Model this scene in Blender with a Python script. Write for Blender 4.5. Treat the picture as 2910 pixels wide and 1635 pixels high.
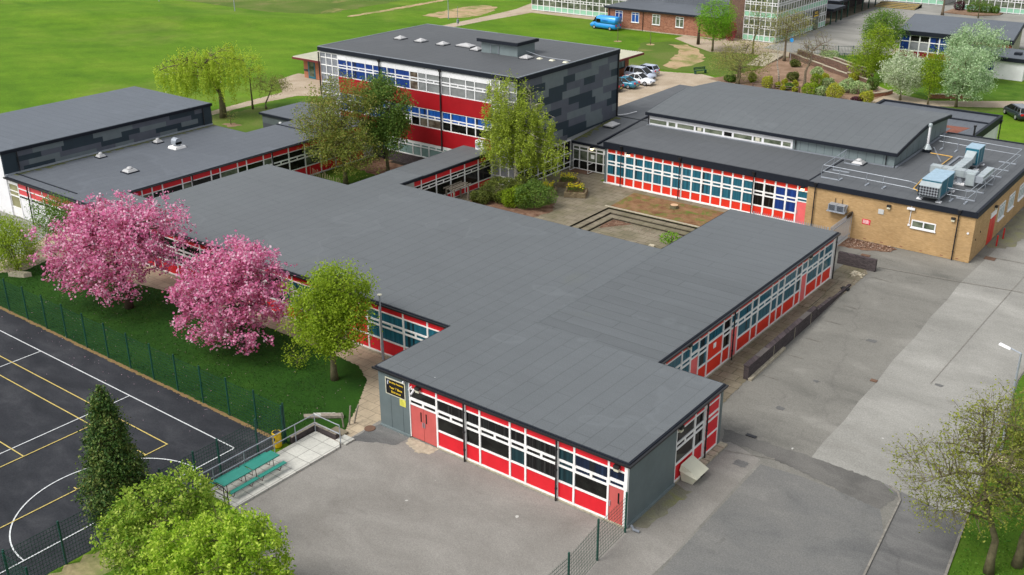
import bpy, math, random
import numpy as np
from mathutils import Vector, Matrix
random.seed(7); RNG = np.random.default_rng(11)
R = math.radians
S = bpy.context.scene
for o in list(bpy.data.objects): bpy.data.objects.remove(o)
COL = S.collection

# ------------------------------------------------------------------ camera
cd = bpy.data.cameras.new('camera'); cam = bpy.data.objects.new('camera', cd); COL.objects.link(cam)
cd.sensor_width = 36.0; cd.sensor_fit = 'HORIZONTAL'; cd.lens = 2983.74/2910*36
cd.clip_start = 0.5; cd.clip_end = 3000
yaw, pitch, roll = -.656505, .407253, -.0052094
fw = Vector((math.sin(yaw)*math.cos(pitch), math.cos(yaw)*math.cos(pitch), -math.sin(pitch)))
rt = fw.cross(Vector((0, 0, 1))).normalized(); up = rt.cross(fw)
r2 = rt*math.cos(roll)+up*math.sin(roll); u2 = -rt*math.sin(roll)+up*math.cos(roll)
M = Matrix((r2, u2, -fw)).transposed().to_4x4(); M.translation = (0, 0, 31)
cam.matrix_world = M
S.camera = cam
# ------------------------------------------------------------------ world, sun, exposure
W = bpy.data.worlds.new('World'); S.world = W; W.use_nodes = True
wn = W.node_tree; wn.nodes.clear()
sky = wn.nodes.new('ShaderNodeTexSky'); sky.sky_type = 'NISHITA'; sky.sun_disc = False
SUN_EL, SUN_AZ = R(52), R(205)       # azimuth clockwise from +Y
sky.sun_elevation = SUN_EL; sky.sun_rotation = SUN_AZ
sky.air_density = 1.0; sky.dust_density = 3.0; sky.ozone_density = 1.0
hs = wn.nodes.new('ShaderNodeHueSaturation'); hs.inputs['Saturation'].default_value = 0.24
bg = wn.nodes.new('ShaderNodeBackground'); bg.inputs['Strength'].default_value = 0.15
wo = wn.nodes.new('ShaderNodeOutputWorld')
wn.links.new(sky.outputs[0], hs.inputs['Color']); wn.links.new(hs.outputs[0], bg.inputs['Color']); wn.links.new(bg.outputs[0], wo.inputs['Surface'])
sl = bpy.data.lights.new('sun', 'SUN'); sl.energy = 1.5; sl.angle = R(26); sl.color = (1, .97, .92)
so = bpy.data.objects.new('sun', sl); COL.objects.link(so)
sd = Vector((math.sin(SUN_AZ)*math.cos(SUN_EL), math.cos(SUN_AZ)*math.cos(SUN_EL), math.sin(SUN_EL)))
so.rotation_euler = (-sd).to_track_quat('-Z', 'Y').to_euler()
S.view_settings.view_transform = 'Standard'; S.view_settings.look = 'None'
S.view_settings.exposure = 0.60; S.view_settings.gamma = 1.0; S.view_settings.use_curve_mapping = False
S.render.engine = 'CYCLES'

# ------------------------------------------------------------------ materials
def c4(c): return (c[0], c[1], c[2], 1)
def srgb(r, g, b):
    f = lambda v: ((v/255+.055)/1.055)**2.4 if v > 10 else v/255/12.92
    return (f(r), f(g), f(b))
MATS = {}
class NT:
    def __init__(s, name, rough=.8, spec=.3, metal=0.0):
        s.m = bpy.data.materials.new(name); s.m.use_nodes = True; s.t = s.m.node_tree
        s.b = s.t.nodes['Principled BSDF']
        s.b.inputs['Roughness'].default_value = rough
        s.b.inputs['Specular IOR Level'].default_value = spec
        s.b.inputs['Metallic'].default_value = metal
        MATS[name] = s.m
    def n(s, typ, **kw):
        x = s.t.nodes.new(typ)
        for k, v in kw.items():
            if k[0] == '_': setattr(x, k[1:], v)
            else: x.inputs[k.replace('__', ' ')].default_value = v
        return x
    def l(s, a, b): s.t.links.new(a, b)
    def pos(s, rot=0, scale=(1, 1, 1), loc=(0, 0, 0)):
        g = s.n('ShaderNodeNewGeometry'); mp = s.n('ShaderNodeMapping')
        mp.inputs['Rotation'].default_value = (0, 0, rot) if not isinstance(rot, tuple) else rot
        mp.inputs['Scale'].default_value = scale; mp.inputs['Location'].default_value = loc
        s.l(g.outputs['Position'], mp.inputs['Vector']); return mp.outputs[0]
    def noise(s, vec, scale, detail=4, rough=.6, dist=0):
        x = s.n('ShaderNodeTexNoise', Scale=scale, Detail=detail, Roughness=rough, Distortion=dist); s.l(vec, x.inputs['Vector']); return x.outputs['Fac']
    def ramp(s, fac, stops):
        x = s.n('ShaderNodeValToRGB'); e = x.color_ramp.elements
        while len(e) > 1: e.remove(e[-1])
        e[0].position = stops[0][0]; e[0].color = c4(stops[0][1])
        for p, c in stops[1:]:
            q = e.new(p); q.color = c4(c)
        s.l(fac, x.inputs['Fac']); return x.outputs['Color']
    def mix(s, fac, a, b, mode='MIX'):
        x = s.n('ShaderNodeMix', _data_type='RGBA', _blend_type=mode)
        for i, v in ((0, fac), (6, a), (7, b)):
            if isinstance(v, (int, float)): x.inputs[i].default_value = v
            elif isinstance(v, tuple): x.inputs[i].default_value = c4(v)
            else: s.l(v, x.inputs[i])
        return x.outputs[2]
    def base(s, c):
        if isinstance(c, tuple): s.b.inputs['Base Color'].default_value = c4(c)
        else: s.l(c, s.b.inputs['Base Color'])
    def bump(s, h, strength=.3, dist=.02):
        x = s.n('ShaderNodeBump', Strength=strength, Distance=dist); s.l(h, x.inputs['Height']); s.l(x.outputs[0], s.b.inputs['Normal'])
def mul(c, k): return tuple(min(1, v*k) for v in c)
def plain(name, c, rough=.6, spec=.4, metal=0, var=.12, sc=3.0):
    t = NT(name, rough, spec, metal); v = t.pos()
    f = t.noise(v, sc, 5, .65)
    t.base(t.ramp(f, [(.3, mul(c, 1-var)), (.7, mul(c, 1+var))])); return t.m
def felt(name, c, rot=0.0, loc=(0, 0, 0), k1=.985, k2=1.02, km=.56):
    t = NT(name, .66, .36); v = t.pos(rot, loc=loc)
    bk = t.n('ShaderNodeTexBrick', Scale=1.0); bk.offset = .37; bk.offset_frequency = 2
    bk.inputs['Brick Width'].default_value = 7.5; bk.inputs['Row Height'].default_value = 1.0
    bk.inputs['Mortar Size'].default_value = .028; bk.inputs['Mortar Smooth'].default_value = .15; bk.inputs['Bias'].default_value = 0
    bk.inputs['Color1'].default_value = c4(mul(c, k1)); bk.inputs['Color2'].default_value = c4(mul(c, k2)); bk.inputs['Mortar'].default_value = c4(mul(c, km))
    wob = t.noise(v, .35, 3); 
    dv = t.n('ShaderNodeVectorMath', _operation='MULTIPLY_ADD'); cmb = t.n('ShaderNodeCombineXYZ'); t.l(wob, cmb.inputs[1]); t.l(cmb.outputs[0], dv.inputs[0]); dv.inputs[1].default_value = (0, .12, 0); t.l(v, dv.inputs[2]); t.l(dv.outputs[0], bk.inputs['Vector'])
    n1 = t.noise(v, .09, 4, .55); n2 = t.noise(v, 14, 4, .8); n3 = t.noise(t.pos(rot, (.35, 2.2, 1)), 1.0, 3)
    a = t.mix(.5, bk.outputs['Color'], t.ramp(n1, [(.3, mul(c, .90)), (.7, mul(c, 1.12))]))
    a = t.mix(1.0, a, t.ramp(n2, [(.25, (.74,)*3), (.75, (1.26,)*3)]), 'MULTIPLY')
    a = t.mix(1.0, a, t.ramp(n3, [(.3, (.96,)*3), (.7, (1.04,)*3)]), 'MULTIPLY')
    sp = t.noise(t.pos(0, (1, 1, 1), (5, 3, 0)), 2.3, 2, .5)
    a = t.mix(t.ramp(sp, [(.80, (0, 0, 0)), (.83, (.7,)*3)]), a, (.42, .43, .44))
    pd = t.noise(t.pos(0, (1, 1, 1), (11, 4, 0)), .13, 3, .5, .3)       # dried puddles with a pale tide line
    a = t.mix(t.ramp(pd, [(.60, (0, 0, 0)), (.615, (.45,)*3), (.63, (.12,)*3), (.8, (.12,)*3)]), a, mul(c, 1.28))
    sk = t.noise(t.pos(rot, (.25, 2.5, 1), (2, 2, 0)), 1.1, 4, .7); a = t.mix(t.ramp(sk, [(.58, (0, 0, 0)), (.75, (.22,)*3)]), a, mul(c, .66))
    # algae bloom near upstands
    al = t.noise(v, .16, 5, .7); a = t.mix(t.ramp(al, [(.66, (0, 0, 0)), (.80, (.16,)*3)]), a, (.12, .13, .05))
    t.base(a); mm = t.n('ShaderNodeMath', _operation='SUBTRACT'); t.l(n2, mm.inputs[0]); t.l(bk.outputs['Fac'], mm.inputs[1]); t.bump(mm.outputs[0], .5, .02); return t.m
FELT = (.103, .113, .119)
felt('felt_y', FELT, R(90)); felt('felt_rib', mul(FELT, .93), 0, (0, .2, 0), .88, 1.07, .40); felt('felt_x', mul(FELT, .97), 0); felt('felt_dark', (.074, .079, .084), R(90), (.3, .4, 0)); felt('felt_mid', (.086, .092, .098), R(90), (.1, .7, 0)); felt('felt_blue', (.092, .103, .118), R(90), (.5, .2, 0)); felt('felt_hall', (.094, .108, .126), 0, (.5, .2, 0))
plain('fascia', (.010, .013, .020), .6, .2); plain('black_pipe', (.012, .012, .014), .4, .5)
def white(name, c, dirt=.25):
    t = NT(name, .45, .4); v = t.pos()
    f = t.noise(v, .9, 6, .7); g = t.noise(t.pos(0, (3, 3, .5)), 1.6, 4, .7)
    a = t.ramp(f, [(.35, mul(c, .88)), (.65, c)])
    a = t.mix(t.ramp(g, [(.55, (0, 0, 0)), (.85, (dirt,)*3)]), a, (.38, .33, .26)); t.base(a); return t.m
white('white_frame', (.84, .83, .81)); white('white_clean', (.76, .76, .77), .08); white('rooflight_white', (.42, .42, .42), .2); white('cream', (.60, .58, .45)); white('grey_frame', (.50, .51, .50))
def panel(name, c, var=.1):
    t = NT(name, .5, .35); v = t.pos(); f = t.noise(v, 1.1, 5, .7); g = t.noise(t.pos(0, (5, 5, .6)), 1.4, 4, .7)
    a = t.ramp(f, [(.3, mul(c, 1-var)), (.7, mul(c, 1+var))]); a = t.mix(t.ramp(g, [(.55, (0, 0, 0)), (.85, (.22,)*3)]), a, mul(c, .55)); t.base(a); return t.m
panel('red_panel', (.62, .014, .024)); panel('red_orange', (.66, .030, .012)); panel('deep_red', (.30, .004, .009)); panel('pink_door', (.72, .13, .13)); panel('salmon_door', (.50, .10, .09)); panel('faded_red', (.60, .07, .08))
panel('green_panel', (.25, .48, .34)); panel('grey_clad', (.115, .145, .150)); panel('grey_clad_light', (.15, .185, .19)); panel('maroon_panel', (.22, .015, .02)); panel('orange_door', (.55, .03, .02))
def glass(name, c, c2=None, slat=0, rough=.10, spec=.32, refl=None):
    t = NT(name, rough, spec)
    if slat:
        g = t.n('ShaderNodeNewGeometry'); sp = t.n('ShaderNodeSeparateXYZ'); t.l(g.outputs['Position'], sp.inputs[0])
        ad = t.n('ShaderNodeMath', _operation='ADD'); t.l(sp.outputs[0], ad.inputs[0]); t.l(sp.outputs[1], ad.inputs[1])
        cb = t.n('ShaderNodeCombineXYZ'); t.l(ad.outputs[0], cb.inputs[0])
        n = t.noise(cb.outputs[0], slat, 2, .5)
        z = t.noise(t.pos(), .5, 3)
        a = t.ramp(n, [(.36, mul(c, .55)), (.52, c), (.68, c2 or mul(c, 1.3))]); a = t.mix(t.ramp(z, [(.4, (0, 0, 0)), (.7, (.4,)*3)]), a, mul(c, .8)); o_ = t.noise(cb.outputs[0], .85, 2, .6); a = t.mix(t.ramp(o_, [(.60, (0, 0, 0)), (.61, (.85,)*3)]), a, (.012, .014, .014)); t.base(a)
    else:
        f = t.noise(t.pos(0, (1, 1, 1.6)), .9, 3, .6); t.base(t.ramp(f, [(.38, c), (.62, c2 or mul(c, 1.8))]))
    return t.m
glass('glass_teal', (.020, .115, .165), (.03, .155, .215), 5.0); glass('glass_dark', (.003, .003, .003), (.014, .015, .013)); glass('glass_slat', (.007, .007, .008), (.035, .036, .034), 5.5); glass('glass_deep_teal', (.008, .030, .038), (.016, .05, .06), 5.0); glass('glass_navy', (.006, .014, .035), (.012, .03, .07), 5.0)
glass('glass_blue', (.010, .040, .20), (.016, .062, .26), 4.0, .35); glass('glass_grey', (.17, .18, .18), (.23, .24, .24), 0, .3); glass('glass_sky', (.012, .075, .32), (.018, .11, .38), 3.0, .35)
glass('glass_green', (.045, .06, .035), (.16, .18, .13)); glass('glass_frost', (.16, .25, .23), (.22, .32, .30), 0, .35); glass('glass_brown', (.07, .05, .035), (.20, .17, .13)); glass('glass_olive', (.20, .19, .09), (.26, .25, .13), 0, .3)
glass('glass_lilac', (.19, .20, .22), (.27, .28, .30), 0, .25)
def brick(name, c1, c2, mortar, sc=1.0, bh=.075, bw=.225):
    t = NT(name, .9, .15)
    g = t.n('ShaderNodeNewGeometry'); sp = t.n('ShaderNodeSeparateXYZ'); t.l(g.outputs['Position'], sp.inputs[0])
    ad = t.n('ShaderNodeMath', _operation='ADD'); t.l(sp.outputs[0], ad.inputs[0]); t.l(sp.outputs[1], ad.inputs[1])
    cb = t.n('ShaderNodeCombineXYZ'); t.l(ad.outputs[0], cb.inputs[0]); t.l(sp.outputs[2], cb.inputs[1])
    bk = t.n('ShaderNodeTexBrick', Scale=sc); bk.inputs['Brick Width'].default_value = bw; bk.inputs['Row Height'].default_value = bh
    bk.inputs['Mortar Size'].default_value = .008; bk.inputs['Color1'].default_value = c4(c1); bk.inputs['Color2'].default_value = c4(c2); bk.inputs['Mortar'].default_value = c4(mortar)
    t.l(cb.outputs[0], bk.inputs['Vector'])
    n = t.noise(t.pos(), .7, 5, .7); a = t.mix(1.0, bk.outputs['Color'], t.ramp(n, [(.3, (.85,)*3), (.7, (1.13,)*3)]), 'MULTIPLY')
    st = t.noise(t.pos(0, (1.2, 1.2, 5)), 1.5, 4, .7); a = t.mix(1.0, a, t.ramp(st, [(.3, (.88,)*3), (.7, (1.1,)*3)]), 'MULTIPLY')
    t.base(a); return t.m
brick('yellow_brick', (.37, .235, .105), (.44, .29, .14), (.38, .26, .14)); brick('red_brick', (.20, .060, .032), (.36, .15, .09), (.30, .22, .17), 1, .09, .30); brick('dark_brick', (.035, .028, .030), (.075, .058, .062), (.10, .09, .085)); brick('orange_brick', (.34, .10, .045), (.42, .16, .08), (.3, .2, .15)); brick('stone_planter', (.16, .12, .07), (.28, .22, .13), (.08, .07, .05), 1, .13, .35); brick('brown_brick', (.10, .055, .04), (.17, .09, .06), (.16, .13, .11))
def cladding(name, ax):
    # slate panels: random greys per rectangular cell of a running bond
    t = NT(name, .55, .3)
    g = t.n('ShaderNodeNewGeometry'); sp = t.n('ShaderNodeSeparateXYZ'); t.l(g.outputs['Position'], sp.inputs[0])
    cb = t.n('ShaderNodeCombineXYZ'); t.l(sp.outputs[ax], cb.inputs[0]); t.l(sp.outputs[2], cb.inputs[1])
    def cells(rh, bw, off):
        mp = t.n('ShaderNodeMapping'); mp.inputs['Location'].default_value = off; t.l(cb.outputs[0], mp.inputs['Vector'])
        bk = t.n('ShaderNodeTexBrick', Scale=1.0); bk.offset = .43; bk.offset_frequency = 2; bk.squash = .62; bk.squash_frequency = 3
        bk.inputs['Brick Width'].default_value = bw; bk.inputs['Row Height'].default_value = rh; bk.inputs['Mortar Size'].default_value = 0.0
        bk.inputs['Color1'].default_value = (0, 0, 0, 1); bk.inputs['Color2'].default_value = (1, 1, 1, 1)
        t.l(mp.outputs[0], bk.inputs['Vector']); return bk.outputs['Color']
    a = t.ramp(cells(.70, 3.5, (.4, .16, 0)), [(.0, (.016, .026, .034)), (.30, (.066, .070, .082)), (.60, (.095, .112, .114))])
    a.node.color_ramp.interpolation = 'CONSTANT'
    f = t.noise(t.pos(), .8, 4); a = t.mix(1.0, a, t.ramp(f, [(.3, (.9,)*3), (.7, (1.1,)*3)]), 'MULTIPLY'); t.base(a); return t.m
cladding('slate_clad', 1)
def ground(name, stops, scale=.25, fine=9, rot=0, stretch=(1, 1, 1), bump=.3, extra=None, spec=.15):
    t = NT(name, .95, spec); v = t.pos(rot, stretch)
    f = t.noise(v, scale, 7, .62, .4); a = t.ramp(f, stops)
    g = t.noise(t.pos(), fine, 5, .75); a = t.mix(1.0, a, t.ramp(g, [(.25, (.66,)*3), (.75, (1.34,)*3)]), 'MULTIPLY')
    if extra: a = extra(t, a)
    t.base(a)
    if bump: t.bump(g, bump, .03)
    return t.m
def g_patch(c, lo, hi, sc, k):
    def e(t, a):
        f = t.noise(t.pos(0, (1, 1, 1), (7, 2, 0)), sc, 6, .65, .6); return t.mix(t.ramp(f, [(lo, (0, 0, 0)), (hi, (k,)*3)]), a, c)
    return e
def field_extra(t, a):
    f = t.noise(t.pos(0, (1, 1, 1), (7, 2, 0)), .04, 6, .65, .6); a = t.mix(t.ramp(f, [(.54, (0, 0, 0)), (.76, (.5,)*3)]), a, (.20, .21, .05))
    w = t.n('ShaderNodeTexWave', _wave_type='BANDS', Scale=.055, Distortion=1.2, Detail=3.0); w.inputs['Detail Scale'].default_value = 1.5; t.l(t.pos(R(38)), w.inputs['Vector'])
    a = t.mix(1.0, a, t.ramp(w.outputs['Fac'], [(.2, (.965,)*3), (.8, (1.03,)*3)]), 'MULTIPLY')
    g = t.noise(t.pos(0, (1, 1, 1), (1, 1, 0)), .6, 6, .8); a = t.mix(1.0, a, t.ramp(g, [(.3, (.86, .84, .8)), (.7, (1.14, 1.12, 1.15))]), 'MULTIPLY')
    return a
ground('grass_field', [(.28, (.052, .126, .003)), (.5, (.082, .172, .005)), (.74, (.122, .205, .012))], .055, 5, R(35), (1, 2.2, 1), .5, field_extra)
ground('grass_far', [(.30, (.060, .105, .014)), (.5, (.085, .135, .018)), (.75, (.15, .15, .05))], .11, 5, 0, (1, 1, 1), .5, g_patch((.30, .22, .10), .60, .74, .16, .7))
ground('grass_lawn', [(.3, (.011, .042, .004)), (.55, (.018, .060, .005)), (.8, (.032, .082, .009))], .35, 9, 0, (1, 1, 1), .6)
ground('grass_verge', [(.3, (.038, .090, .006)), (.55, (.062, .128, .009)), (.8, (.11, .155, .028))], .5, 7, 0, (1, 1, 1), .6)
def cracks(scale, k, c):
    def e(t, a):
        v = t.n('ShaderNodeTexVoronoi', _feature='DISTANCE_TO_EDGE', Scale=scale); n = t.n('ShaderNodeTexNoise', Scale=.6, Detail=4.0); ps = t.pos(); t.l(ps, n.inputs['Vector'])
        m = t.n('ShaderNodeVectorMath', _operation='MULTIPLY_ADD'); t.l(n.outputs['Color'], m.inputs[0]); m.inputs[1].default_value = (2.5, 2.5, 0); t.l(ps, m.inputs[2]); t.l(m.outputs[0], v.inputs['Vector'])
        a = t.mix(t.ramp(v.outputs['Distance'], [(0, (k,)*3), (.004, (0, 0, 0))]), a, c)
        s = t.noise(t.pos(0, (1, 1, 1), (1, 9, 0)), .5, 5, .7, .8); a = t.mix(t.ramp(s, [(.60, (0, 0, 0)), (.74, (.45,)*3)]), a, mul(c, .9))
        p = t.noise(t.pos(), 1.7, 1, .4); a = t.mix(t.ramp(p, [(.81, (0, 0, 0)), (.83, (.8,)*3)]), a, (.5, .49, .46))
        return a
    return e
ground('tarmac_warm', [(.28, (.168, .158, .142)), (.5, (.212, .201, .182)), (.72, (.262, .249, .226))], .22, 16, R(20), (1, 1.6, 1), .2, cracks(.022, .35, (.14, .13, .12)))
ground('tarmac_grey', [(.26, (.108, .106, .094)), (.42, (.160, .155, .138)), (.58, (.186, .180, .160)), (.78, (.265, .256, .230))], .16, 14, R(70), (1, 2.0, 1), .2, cracks(.03, .2, (.09, .085, .08)))
ground('tarmac_cool', [(.26, (.098, .099, .098)), (.45, (.134, .134, .129)), (.6, (.150, .148, .140)), (.78, (.20, .196, .182))], .22, 14, R(60), (1, 1.7, 1), .2, cracks(.03, .15, (.07, .07, .065)))
ground('tarmac_mid', [(.28, (.085, .083, .077)), (.5, (.118, .114, .106)), (.75, (.155, .15, .138))], .4, 14, R(20), (1, 1.6, 1), .2)
ground('tarmac_dark', [(.3, (.080, .080, .080)), (.5, (.118, .117, .114)), (.75, (.175, .172, .165))], .2, 14, R(90), (1, 3, 1), .2, cracks(.03, .3, (.06, .06, .06)))
ground('concrete_light', [(.28, (.188, .184, .166)), (.5, (.242, .237, .215)), (.72, (.305, .298, .272))], .14, 12, R(80), (1, 2.4, 1), .15, cracks(.03, .18, (.18, .17, .15)))
ground('court_asphalt', [(.28, (.019, .021, .025)), (.5, (.029, .031, .036)), (.75, (.052, .054, .059))], .30, 12, R(60), (1, 2, 1), .2)
ground('tan_path', [(.3, (.30, .24, .17)), (.5, (.37, .30, .22)), (.7, (.43, .36, .28))], .3, 8)
ground('dirt_bare', [(.3, (.30, .20, .11)), (.5, (.40, .28, .17)), (.7, (.36, .28, .15))], .6, 7, 0, (1, 1, 1), .4, g_patch((.12, .17, .03), .45, .62, .35, .75))
ground('dirt_field', [(.3, (.20, .19, .08)), (.5, (.27, .23, .12)), (.7, (.33, .27, .15))], .12, 4, 0, (1, 3, 1), .4, g_patch((.10, .16, .03), .52, .66, .2, .7))
ground('mulch', [(.3, (.085, .045, .03)), (.5, (.15, .085, .055)), (.7, (.23, .15, .105))], 1.5, 12, 0, (1, 1, 1), .8)
ground('garden_soil', [(.3, (.17, .105, .065)), (.5, (.23, .150, .10)), (.7, (.30, .20, .14))], .5, 6, 0, (1, 1, 1), .6)
ground('earth_bed', [(.3, (.13, .060, .030)), (.5, (.20, .11, .055)), (.7, (.26, .15, .08))], 1.2, 9, 0, (1, 1, 1), .7, g_patch((.08, .15, .02), .50, .66, .9, .85))
ground('moss_edge', [(.3, (.13, .12, .09)), (.5, (.17, .165, .12)), (.7, (.19, .19, .08))], 1.0, 12)
ground('moss_green', [(.3, (.075, .085, .045)), (.5, (.10, .11, .045)), (.7, (.14, .14, .05))], 2.5, 9)
ground('soil_strip', [(.3, (.13, .09, .04)), (.5, (.20, .13, .06)), (.7, (.12, .13, .03))], 2.0, 9)
def slabs(name, c, w, h, rot=0, mort=.03, mossy=0.0):
    t = NT(name, .85, .2); v = t.pos(rot)
    bk = t.n('ShaderNodeTexBrick', Scale=1.0); bk.offset = 0 if mossy < .1 else .5
    bk.inputs['Brick Width'].default_value = w; bk.inputs['Row Height'].default_value = h; bk.inputs['Mortar Size'].default_value = mort; bk.inputs['Mortar Smooth'].default_value = .1
    bk.inputs['Color1'].default_value = c4(mul(c, .90)); bk.inputs['Color2'].default_value = c4(mul(c, 1.10)); bk.inputs['Mortar'].default_value = c4(mul(c, .52)); t.l(v, bk.inputs['Vector'])
    n = t.noise(t.pos(), .6, 6, .7); a = t.mix(1.0, bk.outputs['Color'], t.ramp(n, [(.3, (.80,)*3), (.7, (1.15,)*3)]), 'MULTIPLY')
    f = t.noise(t.pos(), 9, 4, .7); a = t.mix(1.0, a, t.ramp(f, [(.3, (.88,)*3), (.7, (1.1,)*3)]), 'MULTIPLY')
    if mossy:
        m = t.noise(t.pos(0, (1, 1, 1), (3, 3, 3)), .45, 6, .7); a = t.mix(t.ramp(m, [(.42, (0, 0, 0)), (.64, (mossy,)*3)]), a, (.10, .095, .045))
    t.base(a); return t.m
slabs('patio_slabs', (.47, .465, .42), .95, .95, 0, .022); slabs('path_slabs', (.38, .31, .22), .95, .75, 0, .018, .12); slabs('court_slabs', (.21, .18, .13), 1.2, .8, 0, .03, .6)
for nm, c in (('line_white', (.56, .58, .58)), ('line_yellow', (.50, .39, .12))): plain(nm, c, .7, .2, 0, .30, 9)
plain('galv', (.33, .36, .40), .45, .5, .3); plain('galv_dark', (.22, .24, .27), .5, .4, .3); plain('alu_duct', (.40, .45, .46), .42, .5, .35, .14, 1.5); plain('ahu_top', (.27, .38, .46), .5, .4); plain('ahu_teal', (.008, .12, .18), .45, .4)
plain('green_post', (.008, .055, .040), .4, .4); plain('green_wire', (.006, .048, .030), .5, .3); plain('table_green', (.022, .20, .155), .4, .45); plain('brown_steel', (.10, .06, .05), .5, .4)
plain('bin_yellow', (.62, .40, .012), .4, .45); plain('timber', (.26, .20, .13), .85, .2, 0, .3, 6); plain('grey_timber', (.24, .21, .17), .9, .1, 0, .3, 6); plain('stone_edge', (.36, .32, .24), .9, .15, 0, .3, 4); plain('dark_gap', (.03, .025, .02), .9, .1)
plain('bollard_red', (.42, .012, .012), .4, .45); plain('sign_black', (.010, .009, .010), .4, .4); plain('sign_gold', (.75, .50, .03), .5, .4); plain('sign_yellow', (.62, .58, .10), .5, .3); plain('sign_red', (.62, .02, .05), .5, .3); plain('sign_pale', (.8, .8, .78), .5, .3); plain('kerb', (.20, .188, .165), .9, .15, 0, .3, 4)
plain('yellow_pipe', (.60, .35, .08), .5, .3); plain('terracotta', (.21, .085, .06), .9, .1, 0, .2, 2); plain('tyre', (.012, .012, .013), .8, .2); plain('rim', (.5, .5, .52), .3, .5, .6); plain('lamp_dark', (.02, .02, .02), .5, .4)
plain('stump_cut', (.55, .36, .22), .9, .1); plain('rust_cover', (.14, .085, .06), .9, .1); plain('tail_red', (.6, .01, .02), .3, .5); plain('plate', (.6, .5, .1), .5, .3); plain('rubble', (.45, .40, .30), .9, .1, 0, .35, 6); plain('maroon_wood', (.13, .02, .025), .6, .3)
for nm, c in (('paint_blue', (.02, .27, .68)), ('paint_silver', (.42, .46, .56)), ('paint_white', (.75, .77, .80)), ('paint_teal', (.035, .20, .30)), ('paint_dark', (.02, .022, .03)), ('paint_black', (.018, .025, .032)), ('paint_lilac', (.38, .43, .56))):
    t = NT(nm, .22, .5); t.base(c); t.b.inputs['Coat Weight'].default_value = .5
t = NT('van_text', .4); t.base((.01, .08, .32))
t = NT('lamp_glow', .5); t.base((1, .85, .6)); t.b.inputs['Emission Color'].default_value = (1, .80, .50, 1); t.b.inputs['Emission Strength'].default_value = 3.0
t = NT('grille_mesh', .5, .3)
v = t.n('ShaderNodeTexChecker', Scale=1.0); mp = t.pos((0, R(45), 0), (6.5, 6.5, 6.5)); t.l(mp, v.inputs['Vector']); v.inputs['Color1'].default_value = (.02, .02, .025, 1); v.inputs['Color2'].default_value = (.22, .24, .26, 1); t.base(v.outputs['Color'])
def leafmat(name, cols, trans=.35, rough=.6):
    if name not in ('leaf_conifer', 'blade_dark', 'blade_light', 'leaf_litter', 'petal', 'leaf_red', 'leaf_purple'): cols = [tuple(min(.85, v*(1.6 if name in ('blossom', 'leaf_bush', 'leaf_bush_dark', 'leaf_yellowgreen') else 1.42)) for v in c) for c in cols]; trans = min(.5, trans+.08)
    m = bpy.data.materials.new(name); m.use_nodes = True; n = m.node_tree; n.nodes.clear(); MATS[name] = m
    g = n.nodes.new('ShaderNodeNewGeometry'); r = n.nodes.new('ShaderNodeValToRGB'); e = r.color_ramp.elements
    while len(e) > 1: e.remove(e[-1])
    e[0].position = 0; e[0].color = c4(cols[0])
    for i, c in enumerate(cols[1:]): q = e.new((i+1)/(len(cols)-1)); q.color = c4(c)
    nz = n.nodes.new('ShaderNodeTexNoise'); nz.inputs['Scale'].default_value = 1.3; nz.inputs['Detail'].default_value = 3; n.links.new(g.outputs['Position'], nz.inputs['Vector'])
    m1 = n.nodes.new('ShaderNodeMath'); m1.operation = 'MULTIPLY_ADD'; n.links.new(nz.outputs['Fac'], m1.inputs[0]); m1.inputs[1].default_value = 1.6; m1.inputs[2].default_value = -.8
    m2 = n.nodes.new('ShaderNodeMath'); m2.operation = 'ADD'; m2.use_clamp = True; n.links.new(m1.outputs[0], m2.inputs[0]); n.links.new(g.outputs['Random Per Island'], m2.inputs[1])
    n.links.new(m2.outputs[0], r.inputs[0])
    d = n.nodes.new('ShaderNodeBsdfPrincipled'); d.inputs['Roughness'].default_value = rough; d.inputs['Specular IOR Level'].default_value = .25
    tr = n.nodes.new('ShaderNodeBsdfTranslucent'); mx = n.nodes.new('ShaderNodeMixShader'); mx.inputs[0].default_value = trans; o = n.nodes.new('ShaderNodeOutputMaterial')
    n.links.new(r.outputs[0], d.inputs['Base Color']); n.links.new(r.outputs[0], tr.inputs[0]); n.links.new(d.outputs[0], mx.inputs[1]); n.links.new(tr.outputs[0], mx.inputs[2]); n.links.new(mx.outputs[0], o.inputs[0]); return m
leafmat('blossom', [(.20, .05, .07), (.34, .075, .17), (.42, .12, .24), (.46, .16, .27), (.50, .24, .34), (.52, .40, .45)], .4)
leafmat('leaf_yellowgreen', [(.095, .150, .006), (.135, .205, .009), (.18, .25, .014), (.23, .30, .024)], .4)
leafmat('leaf_bush', [(.10, .19, .008), (.16, .27, .014), (.24, .34, .024), (.36, .44, .07), (.13, .22, .010)], .4)
leafmat('leaf_bush_dark', [(.07, .14, .008), (.12, .20, .014), (.19, .27, .03), (.30, .36, .07)], .35)
leafmat('leaf_conifer', [(.022, .062, .012), (.044, .10, .017), (.08, .135, .026), (.14, .17, .035)], .15)
leafmat('leaf_birch', [(.17, .23, .02), (.24, .30, .03), (.30, .36, .05), (.12, .17, .02)], .4)
leafmat('leaf_willow', [(.27, .36, .03), (.36, .44, .05), (.22, .30, .02)], .4)
leafmat('leaf_maple', [(.085, .115, .018), (.12, .155, .026), (.17, .20, .036), (.20, .16, .035), (.12, .16, .024)], .3)
leafmat('leaf_green', [(.055, .12, .015), (.09, .17, .022), (.13, .21, .03)], .35)
leafmat('leaf_deep', [(.05, .10, .014), (.08, .14, .022), (.12, .18, .03)], .3)
leafmat('leaf_lime', [(.085, .20, .008), (.12, .26, .012), (.16, .31, .02)], .4)
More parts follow.
